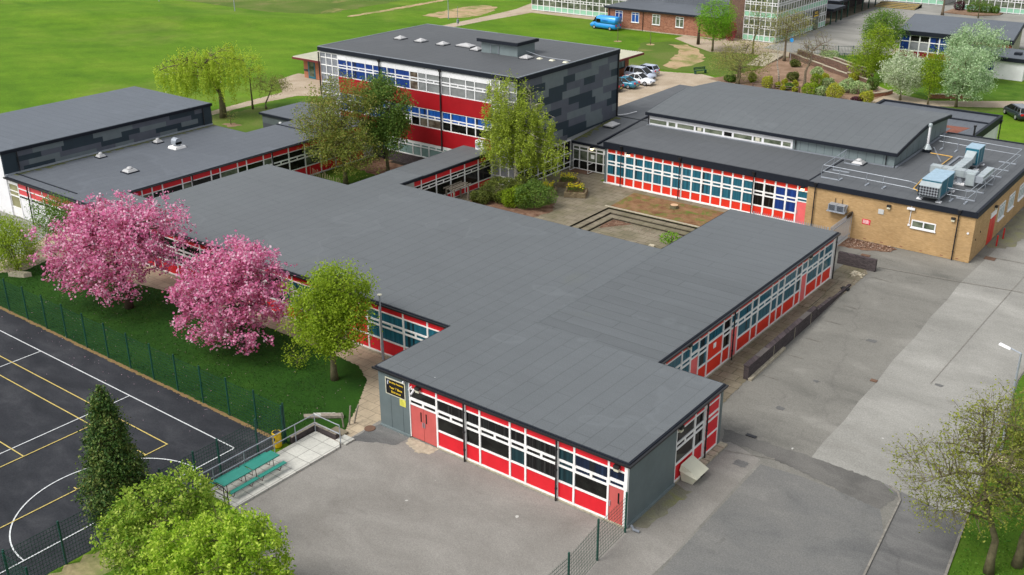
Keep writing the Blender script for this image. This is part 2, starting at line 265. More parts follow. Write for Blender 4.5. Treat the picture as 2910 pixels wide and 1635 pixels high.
leafmat('leaf_olive', [(.17, .17, .04), (.22, .22, .06), (.13, .13, .04)], .35)
leafmat('leaf_sparse', [(.12, .135, .02), (.17, .185, .028), (.22, .24, .045)], .35)
leafmat('leaf_pale', [(.19, .29, .14), (.27, .37, .20), (.37, .46, .29), (.12, .21, .08)], .3)
leafmat('leaf_white', [(.31, .37, .23), (.42, .46, .33), (.17, .25, .10), (.50, .53, .41)], .3)
leafmat('leaf_gold', [(.24, .26, .02), (.34, .34, .03), (.16, .19, .02)], .3)
leafmat('leaf_variegated', [(.10, .19, .05), (.28, .38, .16), (.44, .50, .26), (.07, .13, .03)], .3)
leafmat('leaf_purple', [(.05, .012, .02), (.08, .02, .03)], .2)
leafmat('leaf_red', [(.25, .03, .04), (.35, .05, .06)], .2)
leafmat('leaf_brownbush', [(.045, .065, .012), (.08, .10, .015), (.12, .14, .03)], .3)
leafmat('daffodil', [(.75, .48, .02), (.85, .60, .03), (.55, .33, .02)], .3)
leafmat('petal', [(.6, .3, .42), (.75, .5, .6)], .2)
leafmat('leaf_litter', [(.20, .11, .08), (.28, .17, .12), (.42, .32, .25), (.12, .065, .045)], .1)
plain('bark', (.12, .105, .06), .9, .1, 0, .35, 5); plain('bark_grey', (.15, .12, .085), .9, .1, 0, .35, 5); plain('bark_dark', (.06, .045, .03), .9, .1, 0, .35, 5)
t = NT('bark_birch', .7, .2); f = t.noise(t.pos(0, (1, 1, 6)), 2.5, 4, .7); t.base(t.ramp(f, [(.42, (.05, .04, .03)), (.50, (.55, .50, .42)), (.8, (.68, .63, .55))]))

# ------------------------------------------------------------------ mesh helpers
class Fr:     # facade frame: origin, direction along, outward normal
    def __init__(s, x, y, u, n): s.o = (x, y); s.u = u; s.n = n
    def p(s, a, z, d): return (s.o[0]+s.u[0]*a+s.n[0]*d, s.o[1]+s.u[1]*a+s.n[1]*d, z)
class MB:
    def __init__(s): s.v = []; s.f = []
    def hexa(s, P):
        i = len(s.v); s.v += P
        # orientation check: make outward normals
        a, b, c = Vector(P[0]), Vector(P[1]), Vector(P[3])
        n = (b-a).cross(c-a); up_ = Vector(P[4])-a
        F = [(0, 3, 2, 1), (4, 5, 6, 7), (0, 1, 5, 4), (1, 2, 6, 5), (2, 3, 7, 6), (3, 0, 4, 7)]
        if n.dot(up_) < 0: F = [tuple(reversed(q)) for q in F]
        s.f += [tuple(i+k for k in q) for q in F]; return s
    def box(s, x0, y0, z0, x1, y1, z1): return s.hexa([(x0, y0, z0), (x1, y0, z0), (x1, y1, z0), (x0, y1, z0), (x0, y0, z1), (x1, y0, z1), (x1, y1, z1), (x0, y1, z1)])
    def fb(s, F, a0, a1, z0, z1, d0, d1): return s.hexa([F.p(a0, z0, d0), F.p(a1, z0, d0), F.p(a1, z0, d1), F.p(a0, z0, d1), F.p(a0, z1, d0), F.p(a1, z1, d0), F.p(a1, z1, d1), F.p(a0, z1, d1)])
    def prism(s, poly, z0, z1):
        A = sum(poly[i][0]*poly[(i+1) % len(poly)][1]-poly[(i+1) % len(poly)][0]*poly[i][1] for i in range(len(poly)))
        if A < 0: poly = poly[::-1]
        n = len(poly); i = len(s.v); s.v += [(x, y, z0) for x, y in poly]+[(x, y, z1) for x, y in poly]
        s.f.append(tuple(i+n+k for k in range(n))); s.f.append(tuple(i+k for k in reversed(range(n))))
        for k in range(n): s.f.append((i+k, i+(k+1) % n, i+n+(k+1) % n, i+n+k))
        return s
    def sheet(s, poly, z):
        A = sum(poly[i][0]*poly[(i+1) % len(poly)][1]-poly[(i+1) % len(poly)][0]*poly[i][1] for i in range(len(poly)))
        if A < 0: poly = poly[::-1]
        i = len(s.v); s.v += [(x, y, z) for x, y in poly]; s.f.append(tuple(range(i, i+len(poly)))); return s
    def tube(s, pts, rad, n=6, cap=True):
        pts = [Vector(p) for p in pts]; i = len(s.v)
        if not hasattr(rad, '__len__'): rad = [rad]*len(pts)
        for k, p in enumerate(pts):
            d = (pts[min(k+1, len(pts)-1)]-pts[max(k-1, 0)]); d = d.normalized() if d.length > 1e-9 else Vector((0, 0, 1))
            a = d.cross(Vector((0, 0, 1)) if abs(d.z) < .95 else Vector((1, 0, 0))).normalized(); b = d.cross(a)
            for j in range(n):
                t_ = 2*math.pi*j/n; s.v.append(tuple(p+(a*math.cos(t_)+b*math.sin(t_))*rad[k]))
        for k in range(len(pts)-1):
            for j in range(n): s.f.append((i+k*n+j, i+k*n+(j+1) % n, i+(k+1)*n+(j+1) % n, i+(k+1)*n+j))
        if cap: s.f.append(tuple(i+j for j in reversed(range(n)))); s.f.append(tuple(i+(len(pts)-1)*n+j for j in range(n)))
        return s
    def cyl(s, x, y, z0, z1, r, n=12, r2=None): return s.tube([(x, y, z0), (x, y, z1)], [r, r if r2 is None else r2], n)
    def frust(s, x, y, z0, z1, a0, b0, a1, b1):   # rectangular frustum
        return s.hexa([(x-a0, y-b0, z0), (x+a0, y-b0, z0), (x+a0, y+b0, z0), (x-a0, y+b0, z0), (x-a1, y-b1, z1), (x+a1, y-b1, z1), (x+a1, y+b1, z1), (x-a1, y+b1, z1)])
    def lathe(s, x, y, prof, n=12):
        i = len(s.v)
        for r, z in prof:
            for j in range(n): s.v.append((x+r*math.cos(2*math.pi*j/n), y+r*math.sin(2*math.pi*j/n), z))
        for k in range(len(prof)-1):
            for j in range(n): s.f.append((i+k*n+j, i+k*n+(j+1) % n, i+(k+1)*n+(j+1) % n, i+(k+1)*n+j))
        s.f.append(tuple(i+j for j in reversed(range(n)))); s.f.append(tuple(i+(len(prof)-1)*n+j for j in range(n))); return s
    def build(s, name, mat, parent=None, smooth=False):
        me = bpy.data.meshes.new(name); me.from_pydata(s.v, [], s.f); me.materials.append(MATS[mat]); me.update()
        if smooth: me.shade_smooth()
        o = bpy.data.objects.new(name, me); COL.objects.link(o)
        if parent is not None: o.parent = parent; o.matrix_parent_inverse = INV.get(parent, Matrix())
        return o
INV = {}
def thing(name, label, cat, loc=(0, 0, 0), group=None, rz=0, local=False):
    o = bpy.data.objects.new(name, None); COL.objects.link(o); o.location = loc; o.rotation_euler = (0, 0, rz); o.empty_display_size = .2
    o['label'] = label; o['category'] = cat
    if group: o['group'] = group
    if not local: INV[o] = (Matrix.Translation(loc) @ Matrix.Rotation(rz, 4, 'Z')).inverted()   # parts given in world coordinates
    return o
def tag(o, label, cat, group=None):
    o['label'] = label; o['category'] = cat
    if group: o['group'] = group
    return o
def struct(o, kind='structure'): o['kind'] = kind; return o
def dup(root, loc=None, rz=None, label=None):
    r = root.copy(); COL.objects.link(r)
    if loc is not None: r.location = loc
    if rz is not None: r.rotation_euler = (0, 0, rz)
    if label: r['label'] = label
    for ch in [o for o in root.children]:
        c = ch.copy(); COL.objects.link(c); c.parent = r; c.matrix_parent_inverse = ch.matrix_parent_inverse
        for g in [o for o in ch.children]:
            d = g.copy(); COL.objects.link(d); d.parent = c; d.matrix_parent_inverse = g.matrix_parent_inverse
    return r
def inst(src_data, name, parent=None, loc=(0, 0, 0)):
    o = bpy.data.objects.new(name, src_data); COL.objects.link(o); o.location = loc
    if parent is not None: o.parent = parent
    return o
def text(s, size, F, a, z, d, mat, parent, align='CENTER', name='lettering'):
    cu = bpy.data.curves.new('t', 'FONT'); cu.body = s; cu.size = size; cu.align_x = align; cu.extrude = .004; cu.offset = size*.012
    o = bpy.data.objects.new('t', cu); COL.objects.link(o); bpy.context.view_layer.update()
    me = bpy.data.meshes.new_from_object(o.evaluated_get(bpy.context.evaluated_depsgraph_get())); bpy.data.objects.remove(o)
    p = F.p(a, z, d)
    X = Matrix(((F.u[0], 0, F.n[0], p[0]), (F.u[1], 0, F.n[1], p[1]), (0, 1, 0, p[2]), (0, 0, 0, 1)))
    me.transform(X); me.materials.clear(); me.materials.append(MATS[mat]); me.name = name
    q = bpy.data.objects.new(name, me); COL.objects.link(q)
    if parent is not None: q.parent = parent; q.matrix_parent_inverse = INV.get(parent, Matrix())
    return q

for nm, c in (('slate_dark', (.024, .038, .050)), ('slate_mid', (.090, .098, .120)), ('slate_pale', (.135, .160, .168))): plain(nm, c, .5, .3, 0, .08, 1.2)
def slate_wall(par, F, a0, a1, z0, z1, rh, seed, d=.05):
    # one cladding mesh in staggered rectangles of three greys
    rr = random.Random(seed); V_ = []; Fc = []; MI = []; z = z1; last = []
    while z > z0+.02:
        zb = max(z0, z-rh); a = a0-rr.uniform(0, 3.5); row = []; pc = -1
        while a < a1:
            w_ = rr.choice((2.0, 3.0, 3.0, 4.2)); x0, x1 = max(a, a0), min(a+w_, a1)
            up_ = [c for (p, q, c) in last if p < (x0+x1)/2 < q]
            ch = [c for c in (0, 1, 2) if c != pc]; wt = [(.4 if c in up_ else 1.0)*(.8, 1.0, 1.0)[c] for c in ch]; c = rr.choices(ch, wt)[0]
            if x1 > a0+.01:
                i = len(V_); V_ += [F.p(x0, zb, d), F.p(x1, zb, d), F.p(x1, z, d), F.p(x0, z, d)]; Fc.append((i, i+1, i+2, i+3) if Vector(F.u+(0,)).cross(Vector((0, 0, 1))).dot(Vector(F.n+(0,))) > 0 else (i+3, i+2, i+1, i)); MI.append(c); row.append((x0, x1, c))
            pc = c; a += w_
        last = row; z = zb
    me = bpy.data.meshes.new('slate_cladding'); me.from_pydata(V_, [], Fc)
    for k in ('slate_dark', 'slate_mid', 'slate_pale'): me.materials.append(MATS[k])
    me.polygons.foreach_set('material_index', MI); me.update(); o = bpy.data.objects.new('slate_cladding', me); COL.objects.link(o); o.parent = par; o.matrix_parent_inverse = INV.get(par, Matrix()); return o
# ------------------------------------------------------------------ facades
SROWS = [(.20, 1.08, 'red'), (1.18, 2.00, 'glass'), (2.10, 2.27, 'vent'), (2.38, 2.95, 'glass'), (3.03, 3.42, 'red')]
def bay(par, F, a0, a1, rows=SROWS, glass='glass_teal', red='red_panel', fr='white_frame', z0=.10, z1=3.42, mw=.055, gl2=None, split=True, glz=None):
    """one window bay: white frame (a part), its panes (sub-part) and coloured panels"""
    i0, i1 = a0+mw, a1-mw
    m = MB(); m.fb(F, a0, i0, z0, z1, -.08, .03); m.fb(F, i1, a1, z0, z1, -.08, .03)
    cur = z0
    for (r0, r1, k) in rows:
        if r0 > cur+.005: m.fb(F, i0, i1, cur, r0, -.08, .018)
        cur = r1
    if cur < z1-.005: m.fb(F, i0, i1, cur, z1, -.08, .018)
    g = MB(); g2 = MB(); fj = [j for j, q in enumerate(rows) if q[2] == 'glass'][:1]
    for j, (r0, r1, k) in enumerate(rows):
        if k == 'glass':
            (g2 if (gl2 and j in fj) else g).fb(F, i0, i1, r0, r1, -.06, -.035)
        elif k == 'vent':
            if split and a1-a0 > 1.4:
                c = (i0+i1)/2; m.fb(F, c-.07, c+.07, r0, r1, -.08, .012); g.fb(F, i0+.05, c-.07, r0, r1, -.06, -.02); g.fb(F, c+.07, i1-.05, r0, r1, -.06, -.02)
                m.fb(F, i0, i0+.05, r0, r1, -.08, .012); m.fb(F, i1-.05, i1, r0, r1, -.08, .012)
            else:
                m.fb(F, i0, i0+.05, r0, r1, -.08, .012); m.fb(F, i1-.05, i1, r0, r1, -.08, .012); g.fb(F, i0+.05, i1-.05, r0, r1, -.06, -.02)
        elif k in ('red', 'panel'):
            MB().fb(F, i0, i1, r0, r1, -.06, -.018).build('panel', red, par)
        elif k == 'white':
            m.fb(F, i0, i1, r0, r1, -.06, -.01)
    f = m.build('window', fr, par)
    if g.v: g.build('pane', glass, f)
    if g2.v: g2.build('pane', gl2, f)
    return f
def door(par, F, a0, a1, zt, mat, z0=.06, slit=True, double=False, over=SROWS[2:], glass='glass_teal', top=3.42, red='red_panel', handle=True):
    f = bay(par, F, a0, a1, over, glass, red, z0=zt+.02, z1=top)
    m = MB(); m.fb(F, a0, a0+.05, z0, zt+.02, -.08, .031); m.fb(F, a1-.05, a1, z0, zt+.02, -.08, .031); m.build('door_frame', 'white_frame', par)
    ds = [(a0+.05, a1-.05)] if not double else [(a0+.05, (a0+a1)/2-.012), ((a0+a1)/2+.012, a1-.05)]
    for q, (b0, b1) in enumerate(ds):
        d = MB().fb(F, b0, b1, z0, zt, -.06, -.012).build('door', mat, par)
        if slit:
            c = (b1-.18 if q == 0 else b0+.18) if double else b1-.3
            MB().fb(F, c-.045, c+.045, 1.25, 1.85, -.03, -.004).build('pane', 'glass_dark', d)
        if handle:
            c = (b1-.05 if q == 0 else b0+.05) if double else b0+.08
            MB().fb(F, c-.02, c+.02, .95, 1.25, -.012, .03).build('handle', 'galv', d)
def pipe(par, x, y, z0, z1, r=.05, head=None):
    m = MB().cyl(x, y, z0, z1, r, 8)
    if head: m.frust(x, y, z1-.05, z1+.28, .08, .08, .14, .14)
    for z in (z0+.7, (z0+z1)/2, z1-.6): m.cyl(x, y, z, z+.06, r*1.45, 8)
    return m.build('downpipe', 'black_pipe', par)
def roof(par, poly, z, mat, th=.23, name='roof', lip=True, inset=.10):
    MB().prism(poly, z-th, z).build('fascia', 'fascia', par)
    def off(pl, d):
        A = sum(pl[i][0]*pl[(i+1) % len(pl)][1]-pl[(i+1) % len(pl)][0]*pl[i][1] for i in range(len(pl)))
        if A < 0: pl = pl[::-1]
        out = []; n = len(pl)
        for i in range(n):
            p0, p1, p2 = Vector(pl[i-1]), Vector(pl[i]), Vector(pl[(i+1) % n]); e1 = (p1-p0).normalized(); e2 = (p2-p1).normalized()
            n1 = Vector((-e1.y, e1.x)); n2 = Vector((-e2.y, e2.x)); b = (n1+n2); b = b/max(.3, b.dot(n1)); out.append((p1.x+b.x*d, p1.y+b.y*d))
        return out
    MB().prism(off(poly, inset), z-.02, z+.035).build(name, mat, par)
def light(par, F, a, z, glow=False):
    m = MB(); m.fb(F, a-.15, a+.15, z, z+.16, 0, .22); m.fb(F, a-.03, a+.03, z-.16, z, 0, .03); h = m.build('wall_lamp', 'lamp_dark', par)
    MB().fb(F, a-.13, a+.13, z-.16, z, .03, .19).build('diffuser', 'lamp_glow' if glow else 'cream', h)

# ================================================================== GROUND
def axis(vals, lo, hi, step, flo, fhi):
    a = set(vals) | set(np.arange(lo, hi+.1, step)) | {flo, fhi}
    for v in (flo, fhi): a |= {v}
    return sorted(a)
gx = axis([-48.07, -34.3], -230, 60, 5, -900, 700); gy = axis([61.9, 76.77], -30, 260, 5, -300, 1600)
def gh(x, y):
    h = -.03
    for (cx, cy, sx, sy, a) in ((-190, 108, 14, 6, 1.0), (-176, 117, 12, 5, 1.1), (-162, 124, 9, 5, .9), (-205, 122, 14, 5, .9), (-150, 128, 8, 4, .6), (-220, 104, 12, 8, .9), (-185, 126, 10, 4, .7)):
        h += a*math.exp(-((x-cx)/sx)**2-((y-cy)/sy)**2)
    return h
gv = [(x, y, gh(x, y)) for y in gy for x in gx]; gf = []
nx = len(gx)
for j in range(len(gy)-1):
    for i in range(nx-1):
        cx, cy = (gx[i]+gx[i+1])/2, (gy[j]+gy[j+1])/2
        if -48.07 < cx < -34.3 and 61.9 < cy < 76.77: continue
        gf.append((j*nx+i, j*nx+i+1, (j+1)*nx+i+1, (j+1)*nx+i))
m = MB(); m.v = gv; m.f = gf; struct(m.build('playing_field', 'grass_field', smooth=True))
LV = [0.0]
def area(name, mat, poly, lvl, kind='structure', jit=0):
    if jit:
        out = []
        for i, p in enumerate(poly):
            q = poly[(i+1) % len(poly)]; n = max(1, int(math.dist(p, q)/(jit*2.2)))
            for k in range(n):
                t_ = k/n; out.append((p[0]+(q[0]-p[0])*t_+random.uniform(-jit, jit), p[1]+(q[1]-p[1])*t_+random.uniform(-jit, jit)))
        poly = out
    return struct(MB().sheet(poly, -.024+lvl*.004).build(name, mat), kind)
# far field
area('far_meadow', 'grass_far', [(-900, 200), (-420, 140), (-240, 131), (-190, 134), (-172, 131.5), (-154, 133), (-152, 143), (-152, 165), (-175, 230), (-300, 500), (-900, 900)], 1, jit=1.0)
area('dirt_track', 'dirt_bare', [(-146.6, 139.8), (-145.4, 139.8), (-144.6, 150), (-144.8, 166), (-146, 190), (-147.5, 190), (-146.4, 166), (-146.2, 150)], 2, jit=.25)
area('bare_patch', 'dirt_bare', [(-135.3, 149), (-131, 148.6), (-128, 151), (-126.8, 156), (-128.2, 161.6), (-131, 165.5), (-134.9, 165.6), (-136.2, 161), (-136, 154)], 2, jit=.35)
area('field_path', 'tan_path', [(-125.1, 142), (-122.4, 142), (-122.2, 150), (-121, 163.6), (-104, 163.4), (-104, 166), (-124.4, 168.5), (-126, 180), (-130, 180), (-126, 165), (-125.4, 155)], 3, jit=.08)
area('pavilion_path', 'tan_path', [(-106.6, 77), (-105, 77), (-105.2, 84), (-104.5, 90), (-100, 93), (-97, 99), (-109, 101), (-115, 99.6), (-114, 95.2), (-107.6, 90.3), (-107.3, 84.6)], 3, jit=.08)
area('field_path_edge', 'tan_path', [(-106.6, 77), (-105.2, 77), (-104, 70), (-103, 60), (-104.5, 60), (-105.6, 70)], 3)
area('worn_verge', 'dirt_bare', [(-101, 84), (-97, 84.5), (-94, 90), (-97, 92), (-101, 88)], 2, jit=.4)
area('tree_bed', 'grass_far', [(-104.9, 74.0), (-101, 72.6), (-95, 73.4), (-93.5, 77.5), (-96, 84), (-103.6, 83.6)], 2, jit=.35)
area('tree_bed_soil', 'garden_soil', [(-100.6, 75.0), (-98.6, 74.6), (-98.2, 76.0), (-100, 76.3)], 3, jit=.2)
area('lawn_by_trees', 'grass_verge', [(-105, 62), (-83.5, 62), (-83.5, 93), (-100, 93), (-104.4, 88), (-105, 77)], 1)
# car park and tan ground behind
area('car_park', 'tan_path', [(-84, 92), (-84, 131), (-78.5, 131.2), (-73.9, 131.3), (-68.5, 133), (-65, 131.6), (-58, 128.6), (-37, 127), (-24, 120), (-24, 104), (-58, 104), (-58, 92)], 2, jit=.06)
area('worn_slope', 'dirt_bare', [(-73.6, 134), (-72.4, 139.4), (-74.2, 144), (-77.5, 149), (-81.5, 151.4), (-83.6, 149.8), (-80.2, 147), (-78.2, 143), (-77, 139), (-76, 135)], 3, jit=.45)
area('slope_grass', 'grass_far', [(-82, 132), (-64.8, 133.6), (-64.5, 142), (-66.5, 149), (-71, 149), (-76, 151), (-83.5, 152.6), (-88, 150), (-85, 141)], 2, jit=.5)
area('entrance_paving', 'tan_path', [(-85.6, 155.4), (-80.7, 151.8), (-75.4, 148.4), (-71.5, 150), (-68, 150.4), (-64, 151.8), (-58.6, 157.2), (-55, 160), (-52, 161), (-52, 168), (-79, 168), (-79, 157.6), (-85.6, 158.4)], 4, jit=.06)
area('quad_paving', 'concrete_light', [(-70.2, 156), (-62, 155), (-58.6, 157.4), (-55, 160), (-52, 161.5), (-56, 179), (-20, 179), (-10, 240), (-110, 240), (-76, 215), (-70.2, 181)], 5)
area('garden_bed', 'garden_soil', [(-66.5, 130.8), (-58, 128.8), (-49, 128.2), (-44, 130), (-43.3, 134), (-43.2, 136.2), (-51.3, 142.6), (-63.9, 151.4), (-65.6, 149.6), (-63.6, 142), (-64.6, 136)], 5, jit=.1)
area('upper_bed', 'garden_soil', [(-63.6, 152), (-51.2, 143), (-48.4, 143), (-50, 147), (-56.5, 151.4), (-61, 153.6)], 5)
area('garden_lawn', 'grass_verge', [(-60.3, 155.6), (-50, 148), (-46, 143.6), (-43, 140), (-38, 136.4), (-28, 143), (-20, 148), (-20, 151), (-31, 152.6), (-35.5, 154), (-46, 160), (-55, 160)], 4)
area('garden_path', 'tan_path', [(-50, 127.4), (-43, 128.4), (-37.1, 132.6), (-29.6, 137.1), (-12, 147), (-12, 153), (-28.4, 142.3), (-38, 135.5), (-42.2, 136.9), (-46.4, 140.2), (-47.6, 139.4), (-43.4, 136), (-43.8, 131), (-49, 129)], 6, jit=.05)
area('worn_path_edge', 'grass_far', [(-37.1, 132.4), (-29.6, 136.9), (-20, 142.2), (-20, 140), (-30, 134), (-36, 131)], 3, jit=.3)
# court, lawn, playground
area('sports_court', 'court_asphalt', [(-140, -30), (-40.72, -30), (-40.72, 32.15), (-140, 32.15)], 1)
area('path', 'path_slabs', [(-80, 32.1), (-37.85, 32.1), (-37.85, 37.2), (-37.85, 43.2), (-92, 43.2), (-80, 38)], 1)
area('yard_left', 'concrete_light', [(-140, 32.1), (-80, 32.1), (-80, 38.6), (-83, 43.4), (-140, 43.4)], 2)
area('lawn', 'grass_lawn', [(-79.5, 32.1), (-40.3, 32.1), (-40.25, 34.0), (-39.03, 35.0), (-40.4, 37.4), (-42.2, 40.0), (-44, 41.1), (-47, 41.3), (-60.5, 41.6), (-76.86, 38.9), (-76.3, 36.9), (-78, 34.5)], 3, jit=.05)
area('soil_strip', 'soil_strip', [(-140, 31.9), (-41.2, 31.9), (-40.9, 32.15), (-140, 32.15)], 5, jit=.06)
area('playground', 'tarmac_warm', [(-37.9, -30), (-21.3, -30), (-18.6, 36), (-18.9, 46.4), (-21.3, 47.2), (-25.6, 47.2), (-38.2, 37.0), (-38.2, 33.6)], 2, jit=.015)
area('planted_bed', 'grass_verge', [(-40.6, -30), (-33, -30), (-34, 24.5), (-37.7, 26.2), (-40.6, 26)], 3, jit=.15)
area('planted_bed_soil', 'dirt_field', [(-40.5, 12), (-39.2, 14), (-38.6, 20), (-39.2, 23), (-40.5, 24)], 4, jit=.2)
area('tarmac_underlay', 'tarmac_grey', [(-37.5, -30), (-9, -30), (-8.6, 44), (-16, 49), (-16, 110), (-24, 110), (-24, 48), (-37.5, 36)], .5)
area('parking_area', 'tarmac_grey', [(-21.3, -30), (-10.5, -30), (-11.0, 40.4), (-11.7, 47.3), (-13.2, 48.2), (-16.9, 48.4), (-17.05, 58.5), (-17.55, 77.7), (-17.2, 84.6), (-16.9, 110), (-19.2, 110), (-19.2, 84), (-34, 84), (-34, 73), (-24, 73), (-24, 48), (-21.3, 46), (-18.9, 46.4), (-18.5, 36)], 1)
area('lower_tarmac', 'tarmac_cool', [(-18.7, 46.0), (-16.4, 46.2), (-12.2, 45.9), (-11.35, 44), (-10.98, 40.3), (-10.8, -30), (-17.9, -30), (-18.2, 30), (-18.5, 36)], 2.5, jit=.02)
area('tarmac_band', 'tarmac_mid', [(-22, 48.15), (-16.8, 48.3), (-13, 48.25), (-11.9, 47.4), (-12.2, 45.7), (-16.2, 46.5), (-19.0, 47.0), (-21.0, 47.0), (-21.25, 46.7)], 4, jit=.09)
area('concrete_apron', 'concrete_light', [(-16.8, 48.3), (-16.9, 50.1), (-16.85, 53.2), (-17.02, 55.8), (-17.0, 58.5), (-17.22, 62.3), (-17.2, 66.9), (-17.38, 70.4), (-17.36, 74), (-17.53, 77.7), (-17.35, 84.6), (-17.0, 110), (40, 110), (40, 60), (-9.6, 60), (-8.6, 47.9), (-9.9, 47.5), (-12.9, 48.2)], 2)
area('road', 'tarmac_dark', [(-10.8, -30), (-10.94, 40.3), (-11.64, 47.2), (-12.9, 48.2), (-9.9, 47.5), (-8.6, 47.9), (-8.0, 42.5), (-6.5, -30)], 5)
area('verge', 'grass_verge', [(-6.4, -30), (-7.9, 42.5), (-8.4, 47.4), (-9.2, 56), (-10.1, 64), (-10.1, 67), (-8.5, 82), (60, 90), (60, -30)], 4, jit=.03)
area('verge_path', 'tan_path', [(-9.2, 53.4), (-9.3, 54.8), (20, 56), (20, 54.4)], 6)
area('wall_side_path', 'court_slabs', [(-25.9, 46.2), (-25.9, 76.5), (-24.2, 76.3), (-23.7, 75.4), (-23.8, 65), (-23.5, 54), (-23.2, 49), (-21.4, 46.2)], 7, jit=.06)
area('service_yard', 'tarmac_grey', [(-34.4, 72.6), (-25.8, 72.6), (-25.8, 82.4), (-34.4, 82.4)], 6)
area('leaf_bed', 'mulch', [(-27.7, 82.1), (-27.8, 79.7), (-26, 80.0), (-23.9, 80.9), (-23.7, 81.7), (-24, 82.1)], 8, jit=.10)
area('mossy_edge', 'moss_edge', [(-18.1, 86), (-16.2, 88), (-15.6, 110), (-18.1, 110)], 5, jit=.2)
area('kerb_moss', 'moss_edge', [(-21.45, 37.2), (-20.6, 37.4), (-20.4, 41.4), (-21.45, 41.6)], 5, jit=.12)
area('damp_patch', 'tarmac_dark', [(-38.0, 36.7), (-35.5, 36.6), (-35.6, 35.6), (-37.2, 34.9), (-38.1, 34.4)], 4, jit=.08)
area('door_apron', 'stone_edge', [(-35.6, 36.7), (-33.4, 36.7), (-33.5, 36.0), (-34.2, 35.7), (-35.3, 36.1)], 5, jit=.06)
for k, (x0, y0, w_, h_) in enumerate(((-19.9, 45.1, .7, .6), (-20.2, 56.5, .35, .25), (-20.6, 52.0, .5, .4), (-19.6, 64, .6, .4), (-14.1, 60.5, .5, .3))):
    area('tarmac_repair', 'tarmac_dark', [(x0, y0), (x0+w_, y0), (x0+w_, y0+h_), (x0, y0+h_)], 6, jit=.05)
# faint joint lines on the tarmac
def strip(m, pts, w_, z):
    for (a, b) in zip(pts[:-1], pts[1:]):
        d = Vector((b[0]-a[0], b[1]-a[1])); d.normalize(); n = Vector((-d.y, d.x))*w_/2
        m.sheet([(a[0]-n.x, a[1]-n.y), (b[0]-n.x, b[1]-n.y), (b[0]+n.x, b[1]+n.y), (a[0]+n.x, a[1]+n.y)], z)
m = MB(); strip(m, [(-23.5, 77.2), (-18.0, 77.9), (-14.4, 78.5), (-10, 79)], .12, .012); strip(m, [(-17.4, 84.6), (-14.7, 84.7), (-8, 85)], .10, .012); strip(m, [(-14.3, 60.5), (-14.2, 70), (-14.0, 84)], .05, .012); strip(m, [(-21, 46.0), (-18.3, 46.9)], .06, .012)
struct(m.build('paving_joint', 'kerb'))
m = MB(); strip(m, [(-23, 59), (-21.9, 59)], .07, .012); strip(m, [(-23, 62), (-21.9, 62)], .07, .012); strip(m, [(-23, 65.4), (-21.9, 65.4)], .07, .012); strip(m, [(-23, 68.6), (-21.9, 68.6)], .07, .012); strip(m, [(-23, 55.4), (-22, 55.4)], .07, .012); strip(m, [(-23.3, 75.0), (-21.6, 74.8)], .07, .012)
struct(m.build('faded_bay_line', 'kerb'))
m = MB()
for pts in ([(-100, 30), (-42.465, 30)], [(-42.5, 30.035), (-42.5, 14.8)], [(-52.3, 29.965), (-52.3, 14.8)], [(-62.2, 29.965), (-62.2, 14.8)], [(-72, 29.965), (-72, 14.8)], [(-100, 14.8), (-42.535, 14.8)]): strip(m, pts, .07, .006)
strip(m, [(-42.5+4.87*math.cos(t_), 22.6+4.87*math.sin(t_)) for t_ in np.linspace(math.pi/2+.006, 3*math.pi/2-.006, 49)], .07, .010)
struct(m.build('court_line', 'line_white'))
m = MB()
for pts, z in (([(-100, 28), (-45.76, 28)], .014), ([(-100, 26.62), (-45.84, 26.62)], .014), ([(-45.8, 27.965), (-45.8, 15)], .018), ([(-51, 26.58), (-51, 15)], .018), ([(-100, 22.5), (-51.04, 22.5)], .022), ([(-46.1, 22.5), (-45.84, 22.5)], .022)): strip(m, pts, .07, z)
struct(m.build('court_line', 'line_yellow'))
# kerbs
def kerb(pts, w_=.10, h=.07, mat='kerb'):
    m = MB()
    for (a, b) in zip(pts[:-1], pts[1:]):
        d = Vector((b[0]-a[0], b[1]-a[1])); d.normalize(); n = Vector((-d.y, d.x))*w_/2
        m.prism([(a[0]-n.x, a[1]-n.y), (b[0]-n.x, b[1]-n.y), (b[0]+n.x, b[1]+n.y), (a[0]+n.x, a[1]+n.y)], -.03, h)
    return struct(m.build('kerb', mat))
kerb([(-10.6, 10), (-10.94, 40.3), (-11.62, 47.1), (-11.95, 47.75), (-12.5, 48.1)]); kerb([(-7.3, 10), (-8.0, 42.5), (-8.5, 47.3), (-9.3, 56), (-10.2, 64), (-10.2, 67), (-8.6, 82)], .12, .06)
kerb([(-23.3, 54.2), (-23.45, 59.6)], .22, .14, 'stone_edge')
kerb([(-22.6, 114.5), (-24.6, 119.8)], .2, .08)
# central courtyard: paving, sunken steps, earth bed
area('courtyard_paving', 'court_slabs', [(-61.3, 60), (-48.07, 60), (-48.07, 76.77), (-48.4, 81.75), (-33.6, 81.75), (-33.6, 82.9), (-53, 82.9), (-53, 85.2), (-61.3, 85.2)], 3)
area('earth_bed', 'earth_bed', [(-48.07, 76.77), (-34.3, 76.77), (-34.3, 81.75), (-48.4, 81.75)], 4)
st_ = MB(); edges = [(-48.07, 76.77, 0), (-47.4, 76.10, -.16), (-46.7, 75.38, -.32)]
for k, (x, y, z) in enumerate(edges):
    x2, y2 = (edges[k+1][0], edges[k+1][1]) if k < 2 else (-46.0, 74.7)
    z2 = z-.16
    if k < 2:
        st_.box(x, 62, -.7, x2, y, z2); st_.box(x2, y2, -.7, -34.3, y, z2)
struct(st_.build('sunken_steps', 'court_slabs'))
struct(MB().box(-46.7, 62, -.75, -34.3, 75.38, -.48).build('sunken_floor', 'court_slabs'))
m = MB()
